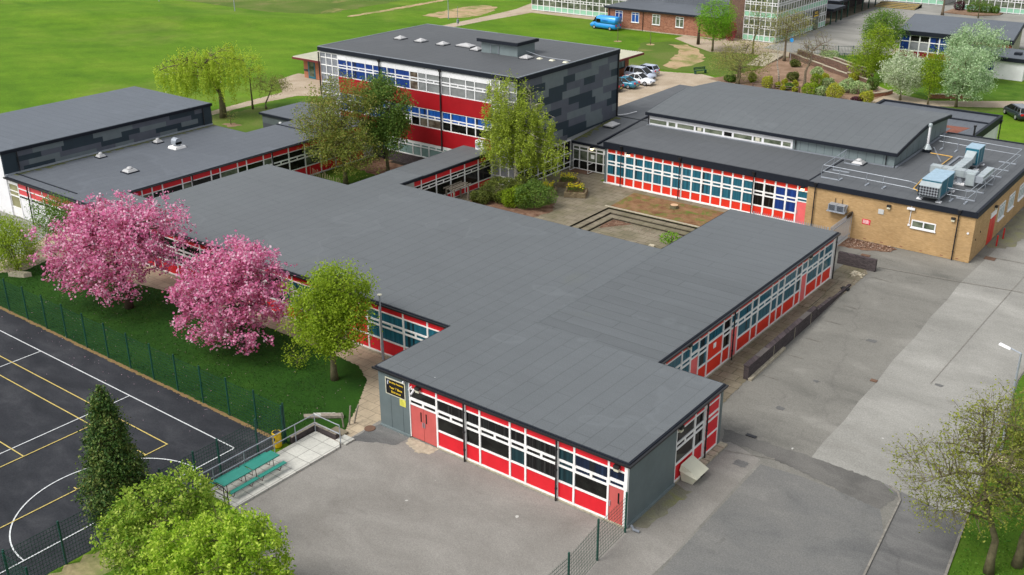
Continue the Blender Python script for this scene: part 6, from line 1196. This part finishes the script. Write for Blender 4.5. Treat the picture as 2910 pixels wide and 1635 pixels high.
def tree(name, lab, base, lobes, r0, mat, n1=7, n2=45, n3=300, lp=40, leaf=.16, cr=.35, bark='bark', fork=1.6, group=None, cat='tree', hang=0, shell=.62, lean=(0, 0), stems=1, twr=1.0, aspect=.6, extra=None, minz=None, rag=.07):
    bx, by = base; T = thing(name, lab, cat, (bx, by, 0), group); lob = np.array(lobes, float)
    vol = (lob[:, 3]*lob[:, 4]*lob[:, 5]); pr = vol/vol.sum()
    def samp(n, lo, hi, nz=.07):
        k = RNG.choice(len(lob), n, p=pr); d = RNG.normal(size=(n, 3)); d /= np.linalg.norm(d, axis=1)[:, None]
        rr = RNG.uniform(lo**3, hi**3, (n, 1))**(1/3); q = lob[k, :3]+d*rr*lob[k, 3:6]
        q += RNG.normal(size=(n, 3))*nz*lob[k, 3:6]; 
        if minz is not None: q[:, 2] = np.maximum(q[:, 2], minz)
        return q
    nodes = []; m = MB(); tw = MB()
    ztop = float(np.average(lob[:, 2], weights=pr)); c = np.average(lob[:, :3], axis=0, weights=pr)
    for s_ in range(stems):
        off = (0, 0) if stems == 1 else (random.uniform(-.25, .25), random.uniform(-.25, .25))
        x, y = bx+off[0], by+off[1]; pts = [(x, y, 0), (x+random.uniform(-.05, .05)+lean[0]*.3, y+random.uniform(-.05, .05)+lean[1]*.3, fork*.5), (x+lean[0]+off[0], y+lean[1]+off[1], fork), ((x+c[0])/2+random.uniform(-.2, .2), (y+c[1])/2, (fork+ztop)/2), (c[0]+off[0], c[1]+off[1], ztop)]
        m.tube(pts, [r0*1.35, r0, r0*.82, r0*.55, r0*.22], 8)
        for k in range(8): nodes.append((Vector(pts[2]).lerp(Vector(pts[3]), k/8), r0*(.8-.25*k/8)))
        for k in range(6): nodes.append((Vector(pts[3]).lerp(Vector(pts[4]), k/6), r0*(.5-.25*k/6)))
    def grow(targets, nodes, rr, nn, lift, mesh, sides):
        NP = np.array([tuple(p) for p, _ in nodes]); new = []
        for t_ in targets:
            d = NP-t_; cost = np.linalg.norm(d, axis=1)+np.maximum(0, NP[:, 2]-t_[2])*.9; i = int(cost.argmin()); p0, pr_ = nodes[i]
            t2 = Vector(t_); r_a = min(pr_*.75, rr*2.2); mid = p0.lerp(t2, .5)+Vector((random.uniform(-.1, .1), random.uniform(-.1, .1), lift*(t2-p0).length))
            P = [p0, p0.lerp(mid, .5)*1.0, mid, mid.lerp(t2, .5)+Vector((0, 0, lift*.15)), t2]; P[1] = p0.lerp(mid, .55); rad = [r_a, r_a*.85, (r_a+rr)/2, rr*.9, rr*.45]
            mesh.tube(P, rad, sides, False)
            for k in range(1, 5):
                for f_ in ((0, .5) if k < 4 else (0,)): q = P[k].lerp(P[min(k+1, 4)], f_); new.append((q, rad[k]))
        return new
    N1 = grow(samp(n1, .45, .8), nodes, r0*.22, 5, .12, m, 6); N2 = grow(samp(n2, .55, .95), N1+nodes[4:], r0*.09, 5, .08, m, 5)
    tips = samp(n3, shell, 1.02, rag); grow(tips, N2, max(.007, r0*.035)*twr*(.55 if lp > 24 else 1), 5, .04 if hang == 0 else .15, tw, 3)
    m.build('trunk', bark, T, True); tw.build('twigs', bark, T)
    n = len(tips); P = np.repeat(tips, lp, 0)+RNG.normal(size=(n*lp, 3))*cr
    if hang:
        u = RNG.uniform(0, 1, (n*lp, 1)); hl = np.repeat(RNG.uniform(.3, 1, (n, 1)), lp, 0)*hang; P = np.repeat(tips, lp, 0)+RNG.normal(size=(n*lp, 3))*np.array([cr*.45, cr*.45, .1]); P[:, 2:3] -= u*hl
        if minz is not None: P[:, 2] = np.maximum(P[:, 2], minz)
    keep = np.repeat(RNG.uniform(.3, 1.15, n), lp); P = P[RNG.uniform(0, 1, n*lp) < keep]
    P[:, 2] = np.maximum(P[:, 2], .05)
    quads('crown', P, leaf, mat, T, .3, aspect)
    if extra: extra(T, tips)
    return T
def planter_all():
    planter(-54.7, 80.0, 'weathered planter of yellow daffodils, the farthest, near the glazed lobby'); planter(-52.4, 77.9, 'weathered planter of yellow daffodils out in the open paving, nearest the steps'); planter(-55.0, 76.6, 'daffodil planter partly hidden behind the dark courtyard shrubs')
planter_all()
# cherries
tree('cherry_tree', 'larger pink blossoming cherry on the left lawn', (-63.6, 37.6), [(-64.4, 37.4, 4.6, 4.6, 3.4, 2.7), (-66.6, 36.6, 4.0, 3.0, 2.8, 2.4), (-61.6, 38.8, 5.6, 2.8, 2.5, 2.2), (-64.4, 38.2, 6.1, 3.5, 2.8, 1.9), (-63, 35.8, 2.9, 2.4, 1.9, 1.4), (-68.2, 38.4, 4.6, 2.0, 2.0, 1.9), (-60.2, 39.6, 7.0, 1.2, 1.2, 1.0)], .26, 'blossom', 8, 80, 760, 42, .18, .22, 'bark_dark', 1.4, 'pink cherry trees', shell=.5, aspect=.85, rag=.15)
tree('cherry_tree', 'smaller pink blossoming cherry beside the yellow-green tree', (-52.0, 38.4), [(-52.7, 38.0, 3.9, 3.4, 2.9, 2.4), (-50.7, 38.9, 4.9, 2.4, 2.2, 2.1), (-55.0, 38.0, 4.0, 2.1, 2.1, 1.9), (-50.4, 36.8, 2.3, 1.7, 1.5, 1.4), (-53.2, 36.2, 2.4, 1.9, 1.4, 1.4), (-52.3, 38.8, 5.9, 2.3, 1.9, 1.3)], .22, 'blossom', 8, 70, 600, 42, .18, .20, 'bark_dark', 1.3, 'pink cherry trees', shell=.5, aspect=.85, rag=.15)
tree('thorn_tree', 'bright yellow-green tree by the slab path left of the front block', (-43.9, 38.9), [(-44.1, 39.2, 4.6, 2.5, 2.3, 2.3), (-44.9, 39.0, 4.0, 1.6, 1.5, 1.8), (-43.6, 39.6, 6.0, 1.8, 1.7, 1.5), (-43.2, 38.6, 3.6, 1.5, 1.4, 1.4)], .20, 'leaf_yellowgreen', 7, 60, 560, 72, .15, .25, 'bark', 1.5, shell=.45, rag=.11)
tree('low_bush', 'thin yellow-green bush spreading over the grass left of the thorn tree', (-47.0, 38.6), [(-47.0, 38.6, .9, .9, .7, .7)], .03, 'leaf_yellowgreen', 4, 12, 50, 14, .12, .16, 'bark', .25, cat='bush', rag=.2)
# conifer
def conifer(lab, x, y, h, rad, z0=.8):
    T = thing('conifer_tree', lab, 'conifer', (x, y, 0)); MB().tube([(x, y, 0), (x, y, h*.6), (x+.05, y, h-.2)], [.16, .1, .03], 8).build('trunk', 'bark_dark', T); m = MB(); P = []
    k = 0; z = z0
    while z < h-.1:
        f_ = (z-z0)/(h-z0); rr = rad*min(1, .62+f_*1.9)*(1-f_)**.66*1.12*random.uniform(.86, 1.12); nb = max(5, int(13*(1-f_)+5))
        for j in range(nb):
            a = 2*math.pi*(j+random.random()*.6)/nb+k; L_ = rr*random.uniform(.62, 1.15); dr = -.16*L_
            e = (x+L_*math.cos(a), y+L_*math.sin(a), z+dr+.12*L_); m.tube([(x, y, z), (x+L_*.5*math.cos(a), y+L_*.5*math.sin(a), z+.06), e], [.03, .018, .006], 4, False)
            n = int(42*L_+14); u = RNG.uniform(.25, 1.05, n)**.7; wd = .16+.18*L_*(1.1-u)
            q = np.c_[x+L_*u*math.cos(a), y+L_*u*math.sin(a), z+(dr+.12*L_)*u**2+0*u]+RNG.normal(size=(n, 3))*np.c_[wd, wd, wd*.45+.04]; P.append(q)
        z += .30-.1*f_; k += .7
    m.build('branches', 'bark_dark', T); CL = []
    for c in range(170):
        f_ = random.random()**1.15; zz = z0+f_*(h-z0-.3); rr = rad*min(1, .62+f_*1.9)*(1-f_)**.66*1.05*random.uniform(.72, 1.12); a = random.uniform(0, 6.28); s2 = .11+.16*(1-f_); CL.append(np.array([x+rr*math.cos(a), y+rr*math.sin(a), zz])+RNG.normal(size=(60, 3))*np.array([s2, s2, s2*.55]))
    P += CL; P = np.vstack(P); top = np.c_[RNG.normal(0, .05, 160)+x, RNG.normal(0, .05, 160)+y, RNG.uniform(h-.5, h+.15, 160)]; quads('crown', np.vstack([P, top]), .15, 'leaf_conifer', T, .2, .5)
conifer('dark green conical conifer on the sports court edge at lower left', -40.9, 22.0, 7.8, 1.55)
tree('laurel_bush', 'big bright yellow-green bush at the bottom edge, right and larger of the two', (-31.9, 20.6), [(-31.5, 20.9, 2.7, 2.7, 2.5, 2.4), (-30.4, 21.6, 2.9, 1.7, 1.7, 1.8), (-33.0, 19.9, 2.7, 1.7, 1.6, 1.9), (-31.6, 21.3, 3.6, 1.7, 1.6, 1.3)], .14, 'leaf_bush', 8, 80, 680, 46, .155, .13, 'bark', .6, 'big garden bushes', 'bush', shell=.72, stems=3)
tree('laurel_bush', 'yellow-green bush behind and left of the larger one, overlapping the conifer foot', (-36.4, 21.2), [(-36.7, 21.5, 2.9, 1.9, 1.7, 1.7), (-37.4, 20.3, 2.0, 1.6, 1.4, 1.4), (-36.5, 22.7, 3.4, 1.4, 1.3, 1.3), (-36.0, 19.8, 1.7, 1.6, 1.4, 1.4), (-35.5, 23.4, 2.7, 1.1, 1.0, 1.0), (-38.2, 21.4, 2.5, 1.0, 1.0, 1.0)], .12, 'leaf_bush_dark', 8, 60, 470, 42, .155, .14, 'bark', .6, 'big garden bushes', 'bush', shell=.68, stems=3)
# right foreground trees
tree('young_tree', 'sparsely leafed tree with reaching bare branches on the right verge, left of its pair', (-6.5, 43.9), [(-7.0, 44.0, 5.9, 2.6, 2.5, 2.8), (-9.0, 43.2, 4.7, 2.6, 1.8, 1.9), (-7.0, 44.3, 7.4, 2.1, 1.9, 1.8), (-8.2, 43.0, 3.5, 2.1, 1.5, 1.4)], .19, 'leaf_sparse', 11, 130, 1500, 9, .11, .14, 'bark', 1.8, 'sparse trees on the right verge', shell=.3, twr=1.5)
tree('young_tree', 'sparsely leafed tree at the right edge of the photo beside the other verge tree', (-5.6, 45.2), [(-5.3, 45.2, 5.2, 2.4, 2.4, 2.8), (-5.0, 45.5, 6.6, 2.0, 2.0, 1.9), (-4.2, 45.0, 4.0, 2.0, 2.0, 2.0)], .20, 'leaf_sparse', 11, 130, 1500, 10, .115, .15, 'bark', 1.5, 'sparse trees on the right verge', shell=.3, twr=1.5)
# left greens
tree('leafy_bush', 'tall feathery green bush at the left edge before the pale wall', (-76.4, 36.2), [(-76.6, 36.4, 2.4, 2.2, 1.9, 1.9), (-78.2, 36.2, 2.6, 1.6, 1.5, 1.7)], .07, 'leaf_yellowgreen', 7, 40, 300, 56, .13, .26, 'bark', .5, cat='bush', shell=.4, stems=3)
tree('sapling', 'fresh green sapling behind the larger cherry by the white wall', (-79.0, 40.3), [(-78.2, 40.8, 2.9, 1.7, 1.5, 1.7), (-77.2, 41.2, 3.4, 1.0, 1.0, 1.2)], .06, 'leaf_green', 6, 30, 200, 36, .14, .24, 'bark', .7, shell=.35)
# birch
tree('weeping_birch', 'tall weeping birch with white trunk in the central courtyard', (-57.5, 75.3), [(-57.9, 75.3, 8.9, 3.0, 2.5, 2.5), (-56.9, 75.6, 6.3, 3.3, 2.6, 2.4), (-58.6, 75.0, 5.4, 2.6, 2.1, 2.4), (-55.6, 75.8, 4.8, 3.1, 2.2, 1.8), (-59.2, 75.2, 7.2, 1.6, 1.6, 1.6)], .20, 'leaf_birch', 9, 70, 640, 78, .17, .30, 'bark_birch', 1.8, hang=2.4, shell=.35, minz=1.0)
# courtyard maple and dark tree
tree('maple_tree', 'broad olive-green tree with reddish young leaves in the west courtyard', (-72.2, 67.4), [(-72.4, 67.8, 5.8, 3.7, 3.4, 3.6), (-74.4, 67.2, 5.4, 2.8, 2.6, 2.6), (-72.6, 68.0, 8.0, 2.4, 2.4, 2.3), (-71.2, 67.0, 3.4, 3.2, 2.4, 1.9)], .22, 'leaf_maple', 9, 90, 540, 62, .17, .30, 'bark', 1.6, shell=.35, rag=.2)
tree('maple_tree', 'denser deep green tree overlapping the red bands, right of the broad olive one', (-70.6, 71.6), [(-70.5, 71.6, 6.4, 2.5, 2.4, 3.0), (-70.0, 71.2, 4.6, 2.3, 2.2, 2.0), (-71.4, 71.8, 8.3, 1.7, 1.7, 1.6)], .18, 'leaf_deep', 8, 60, 460, 60, .19, .30, 'bark', 1.6, shell=.45)
# willow etc
tree('willow_tree', 'pale lime weeping willow on the field edge', (-102.9, 77.0), [(-105.4, 75.6, 6.4, 3.3, 3.1, 1.9), (-102.7, 77.6, 6.6, 3.1, 2.9, 2.0), (-107.6, 74.2, 5.6, 2.5, 2.4, 1.5), (-102.4, 78.0, 8.3, 1.3, 1.3, 1.0)], .36, 'leaf_willow', 9, 60, 400, 90, .18, .24, 'bark', 3.0, hang=3.6, shell=.4, minz=1.7)
tree('slender_tree', 'slim yellow-green tree just right of the willow', (-103.4, 81.9), [(-103.4, 82.0, 5.2, 1.7, 1.6, 2.0)], .11, 'leaf_willow', 5, 25, 110, 30, .14, .24, 'bark', 2.2)
tree('apple_tree', 'small spreading open tree with thin green leaves beside the field path', (-102.2, 83.0), [(-101.9, 83.6, 3.0, 2.3, 2.2, 1.2), (-101.0, 84.6, 2.9, 1.6, 1.4, 1.0)], .12, 'leaf_olive', 7, 35, 170, 20, .14, .20, 'bark_grey', .7)
tree('bare_shrub', 'small bare twiggy shrub at the willow foot', (-99.6, 75.5), [(-99.6, 75.5, 1.0, .8, .8, .8)], .05, 'leaf_olive', 6, 20, 60, 4, .10, .12, 'bark_dark', .2, cat='bush')
# far trees
tree('lime_tree', 'rounded vivid green tree before the brown brick tower', (-75.3, 148.9), [(-75.1, 149.0, 5.0, 2.9, 2.8, 2.7), (-74.8, 149.0, 3.6, 2.4, 2.3, 1.6)], .16, 'leaf_lime', 7, 45, 280, 50, .20, .36, 'bark', 1.9, shell=.5)
tree('bare_pollard', 'bare dark trunk just left of the vivid green tree', (-79.9, 152.9), [(-79.9, 152.9, 3.6, 1.2, 1.2, 1.2)], .22, 'leaf_olive', 6, 16, 50, 1, .1, .1, 'bark_dark', 2.6)
tree('hawthorn_tree', 'wide olive-leafed tree behind the bowed roof, left of the garden bed', (-61.8, 130.2), [(-61.8, 130.6, 3.4, 4.0, 3.4, 2.6), (-63.8, 130.4, 2.6, 2.4, 2.2, 1.8), (-60, 131, 2.8, 2.6, 2.4, 2.0)], .20, 'leaf_olive', 9, 70, 430, 16, .17, .32, 'bark', .9, shell=.3, stems=2)
tree('open_tree', 'tall thin tree with open branches in front of the glazed entrance block', (-69.2, 150.3), [(-68.7, 150.4, 5.6, 1.9, 1.8, 2.6)], .16, 'leaf_olive', 8, 45, 220, 8, .16, .28, 'bark', 2.2, shell=.25)
tree('open_tree', 'broad half-bare tree with yellowish leaves above the garden steps', (-63.2, 148.4), [(-63.0, 148.8, 5.3, 3.0, 2.8, 2.1), (-64.6, 148.4, 4.6, 2.2, 2.0, 1.8), (-61.4, 149.0, 5.4, 2.0, 2.0, 1.6)], .22, 'leaf_olive', 9, 70, 420, 13, .17, .30, 'bark_grey', 1.5, shell=.3)
tree('bare_tree', 'bare twiggy tree with grey trunk rising from the garden bed', (-53.1, 131.9), [(-52.2, 132.4, 5.6, 2.5, 2.4, 2.3), (-53.6, 132.2, 4.6, 1.8, 1.8, 1.6)], .20, 'leaf_olive', 9, 70, 420, 2, .12, .22, 'bark_grey', 2.4, shell=.25, twr=1.6)
tree('young_birch', 'slim speckled birch trunk leaning left in the garden bed', (-57.6, 134.2), [(-58.6, 134.4, 4.8, .9, .9, 1.2)], .10, 'leaf_olive', 6, 20, 60, 6, .14, .2, 'bark_birch', 2.4, lean=(-.5, 0))
tree('round_tree', 'rounded mid-green tree left of the flat-roofed block with blue curtains', (-52.0, 156.5), [(-51.8, 156.6, 4.8, 3.0, 2.8, 2.4)], .18, 'leaf_green', 8, 50, 300, 46, .20, .34, 'bark', 1.6, shell=.5)
tree('golden_tree', 'upright golden-green tree in front of the rounded mid-green one', (-47.8, 141.9), [(-47.4, 142.2, 4.6, 2.2, 2.0, 3.0), (-48.6, 141.8, 2.8, 2.4, 2.1, 2.0)], .16, 'leaf_yellowgreen', 7, 50, 320, 46, .18, .32, 'bark', .8, shell=.45)
tree('blossom_tree', 'rounded white-blossomed tree, nearest the garden path', (-41.0, 133.6), [(-41.1, 133.8, 3.6, 2.8, 2.6, 2.3), (-40.4, 134.0, 2.6, 2.2, 2.0, 1.4)], .13, 'leaf_white', 8, 50, 330, 40, .20, .26, 'bark', 1.2, 'pale trees by the garden path', shell=.5)
tree('blossom_tree', 'tall pale mint-leafed tree overlapping the white annexe, rightmost in front', (-34.3, 134.1), [(-33.8, 134.5, 4.6, 3.0, 2.8, 3.0), (-33.6, 134.5, 3.0, 3.0, 2.7, 1.9)], .15, 'leaf_pale', 8, 60, 420, 42, .20, .28, 'bark', 1.5, 'pale trees by the garden path', shell=.5)
tree('blossom_tree', 'pale green-white tree behind the tallest mint-leafed one', (-37.0, 149.6), [(-37.0, 149.8, 4.9, 3.6, 3.2, 2.7), (-38.6, 149.6, 4.0, 2.4, 2.2, 2.2)], .18, 'leaf_pale', 8, 60, 400, 42, .21, .32, 'bark', 1.6, 'pale trees by the garden path', shell=.5)
tree('slim_tree', 'narrow golden-green tree between the two pale trees', (-37.5, 133.4), [(-37.4, 133.6, 4.0, 1.5, 1.4, 2.7)], .10, 'leaf_yellowgreen', 6, 35, 190, 44, .17, .30, 'bark', 1.0, shell=.4)
tree('bare_tree', 'bare tree beyond the flat-roofed block near the yellow-edged steps', (-57.6, 205.4), [(-57.6, 205.6, 4.6, 2.9, 2.8, 2.4)], .24, 'leaf_olive', 8, 40, 200, 1, .1, .2, 'bark_grey', 1.6, twr=1.5)
tree('young_street_tree', 'small tree with green head before the far corner planting bed', (-51.3, 205.6), [(-51.3, 205.8, 3.8, 2.2, 2.2, 1.6)], .10, 'leaf_green', 6, 24, 120, 18, .18, .28, 'bark', 1.4)
for i, (x, y) in enumerate(((-91.8, 147.7), (-86.0, 148.3))): tree('staked_sapling', ('leafless sapling in a bare soil ring just below the blue van', 'leafless sapling on the slope right of the one below the van')[i], (x, y), [(x, y, 2.6, .35, .35, .8)], .05, 'leaf_olive', 4, 8, 22, 2, .08, .08, 'bark_grey', 1.4, 'bare saplings on the slope'); area('soil_ring', 'dirt_bare', [(x+.7*math.cos(t_), y+.7*math.sin(t_)) for t_ in np.linspace(0, 6, 9)], 3)
# shrubs
def shrub(x, y, r, h, mat, lab, name='garden_shrub', n=None, leaf=None, group='rounded shrubs in the sloping garden'):
    T = thing(name, lab, 'shrub', (x, y, 0), group); m = MB()
    for k in range(7): a = k*.9; m.tube([(x, y, 0), (x+.3*r*math.cos(a), y+.3*r*math.sin(a), h*.5), (x+.7*r*math.cos(a), y+.7*r*math.sin(a), h*.8)], [.03, .02, .008], 4, False)
    m.build('stems', 'bark_dark', T); n = n or int(2300*max(.5, r)); d = RNG.normal(size=(n, 3)); d /= np.linalg.norm(d, axis=1)[:, None]; q = RNG.uniform(.55, 1.0, (n, 1))**.5
    wob = 1+.14*np.sin(d[:, :1]*5+x)+.12*np.cos(d[:, 1:2]*6+y); P = np.c_[d*q*wob*np.array([r, r, h*.55])]+np.array([x, y, h*.52]); P[:, 2] = np.maximum(P[:, 2], .03); quads('foliage', P, leaf or .15, mat, T)
SH = [(-56.6, 136.5, .85, 1.1, 'leaf_brownbush', 'dark green dome shrub in the open soil left of the bare tree'), (-56.1, 132.7, .42, .9, 'leaf_gold', 'small golden shrub just above the dark dome near the bed front'), (-56.3, 130.9, .45, .75, 'leaf_gold', 'golden shrub leftmost of the front cluster, by the dark railing'), (-55.1, 129.9, .4, .7, 'leaf_gold', 'low golden shrub touching the railing in the front cluster'), (-54.6, 132.6, .48, .9, 'leaf_gold', 'golden shrub left of the bare tree trunk, behind the green mound'), (-54.8, 131.0, .75, .8, 'leaf_deep', 'wide green mound amid the small golden shrubs'), (-53.6, 130.2, .4, .65, 'leaf_gold', 'golden shrub at the foot of the bare tree by the railing'), (-54.7, 140.2, .95, 1.35, 'leaf_variegated', 'large variegated shrub highest on the bare soil beside the brick wall'), (-53.1, 139.1, .5, .95, 'leaf_gold', 'yellow box-shaped shrub right of the highest variegated one'), (-52.6, 134.8, .8, 1.6, 'leaf_yellowgreen', 'upright golden shrub right against the bare trunk'), (-51.3, 135.4, .85, 1.15, 'leaf_variegated', 'variegated dome shrub alone right of the bare tree'), (-48.6, 135.6, 1.15, 1.3, 'leaf_variegated', 'pale variegated mound at the top of the right-hand cluster'), (-48.7, 133.6, 1.0, 1.1, 'leaf_variegated', 'pale variegated mound lowest left in the right-hand cluster'), (-46.7, 134.4, 1.3, 1.4, 'leaf_variegated', 'biggest variegated mound beside the railing end'), (-49.7, 141.0, .75, 1.2, 'leaf_gold', 'yellow-green box shrub against the lower terrace wall'), (-46.0, 137.3, .8, 1.5, 'leaf_deep', 'dark green dome shrub at the right tip of the garden'), (-60.2, 145.3, .8, 1.0, 'leaf_brownbush', 'dark shrub under the broad half-bare tree'), (-60.6, 132.2, .6, 1.3, 'leaf_yellowgreen', 'yellowish shrub low in front of the wide olive tree'), (-57.3, 129.8, .7, 1.6, 'leaf_gold', 'tall ragged golden shrub at the left start of the dark railing'), (-43.8, 129.4, .9, 1.5, 'leaf_gold', 'golden-topped shrub beside the annexe roof corner'), (-44.8, 128.9, .7, .8, 'leaf_purple', 'low purple shrub below the golden-topped one'), (-51.3, 129.6, .95, 1.5, 'leaf_yellowgreen', 'ragged golden shrub rising behind the bowed roof, left of the orange one'), (-50.0, 129.9, .8, 1.2, 'leaf_variegated', 'green and cream shrub between the two ragged golden ones'), (-47.9, 129.1, 1.1, 1.9, 'leaf_gold', 'tallest ragged golden shrub behind the bowed roof'), (-57.7, 151.9, 1.4, 1.6, 'leaf_variegated', 'wide cream-edged bush on the upper terrace by the railings'), (-63.2, 131.0, .9, .8, 'leaf_green', 'grey-green shrub beneath the left side of the wide olive tree'), (-52.3, 152.4, .9, 1.2, 'leaf_deep', 'spiky dark bush on the small lawn behind the railings'), (-50.2, 149.6, 1.1, 1.1, 'leaf_yellowgreen', 'lime green bush at the foot of the rounded mid-green tree')]
for s_ in SH: shrub(*s_)
for (x, y, r, h, mt, lab) in ((-56.6, 212.5, 1.0, 1.7, 'leaf_purple', 'dark purple shrub in the far corner bed'), (-53.9, 211.8, 1.5, 1.7, 'leaf_deep', 'wide dark green shrub next to the purple one in the far bed'), (-51.8, 212.0, 1.2, 1.7, 'leaf_deep', 'middle green shrub right of the wide dark one in the far bed'), (-50.2, 212.4, .9, 1.4, 'leaf_green', 'brighter green shrub at the right end of the far bed')): shrub(x, y, r, h, mt, lab, group='shrubs in the far corner bed')
shrub(-77.3, 159.0, .8, 3.0, 'leaf_red', 'red-leafed shrub against the brown brick tower', 'red_shrub', group=None)
for (x, y, r, h, mt, lab) in ((-57.2, 72.7, 1.7, 1.9, 'leaf_brownbush', 'dark brown-green shrub left of centre beneath the birch'), (-55.4, 72.3, 1.6, 1.5, 'leaf_yellowgreen', 'pale-flowered lime shrub at the roof edge beneath the birch'), (-53.6, 72.9, 1.8, 2.1, 'leaf_deep', 'large dense dark green shrub at the right of the birch bed'), (-55.8, 74.6, 1.6, 1.9, 'leaf_brownbush', 'shaggy olive shrub hiding the birch foot'), (-58.2, 71.0, 1.0, 1.0, 'leaf_brownbush', 'small twiggy shrub nearest the corridor windows')): shrub(x, y, r, h, mt, lab, 'courtyard_shrub', int(3200*r), .14, 'courtyard shrubs round the birch')
shrub(-39.0, 72.0, .8, .9, 'leaf_lime', 'tuft of bright green weeds at the near edge of the sunken courtyard', 'weed_clump', 500, .16, None)
area('shrub_bed', 'mulch', [(-59.4, 69.5), (-52, 69.5), (-51.4, 72.8), (-52.6, 74.6), (-56, 76.2), (-58.6, 75.8)], 6, jit=.12)
# scattered petals and litter (uncountable)
n = 380; P = np.c_[RNG.uniform(-70, -41.5, n), np.clip(RNG.normal(34.0, 2.6, n), 28, 41), np.full(n, .03)]; struct(quads('fallen_petals', P, .055, 'petal', None, 3), 'stuff')
n = 900; P = np.c_[RNG.uniform(-27.6, -23.8, n), RNG.uniform(79.9, 82.0, n), RNG.uniform(.02, .08, n)]; P = P[(P[:, 1] > 80.0+(P[:, 0]+27.6)*.25)]; struct(quads('dead_leaves', P, .13, 'leaf_litter', None, 1.5), 'stuff')
n = 260; P = np.c_[RNG.uniform(-46.5, -35, n), RNG.uniform(73.5, 75.3, n), np.full(n, -.45)]; struct(quads('dead_leaves', P, .10, 'leaf_litter', None, 2), 'stuff')
n = 500; P = np.c_[RNG.uniform(-25.3, -23.9, n), RNG.uniform(48, 76, n), np.full(n, .02)]; struct(quads('dead_leaves', P, .08, 'leaf_litter', None, 3), 'stuff')
# tufts of grass that roughen the lawns
def tufts(name, n, x0, x1, y0, y1, mat, s_, test):
    P = np.c_[RNG.uniform(x0, x1, n), RNG.uniform(y0, y1, n), np.full(n, .03)]; P = P[[test(a, b) for a, b in P[:, :2]]]; struct(quads(name, P, s_, mat, None, .1, .5), 'stuff')
leafmat('blade_dark', [(.012, .046, .004), (.018, .062, .006), (.028, .076, .008)], .3); leafmat('blade_light', [(.05, .16, .008), (.08, .21, .012), (.14, .24, .03)], .3)
tufts('lawn_grass', 26000, -79, -41, 32.3, 41.5, 'blade_dark', .08, lambda x, y: y < 41.4-max(0, -60-x)*.15 and y < 41.4-max(0, x+47)*1.02)
tufts('verge_grass', 9000, -8.5, 0, 38, 64, 'blade_light', .12, lambda x, y: x > -7.7-.075*max(0, y-42)-.0*y)
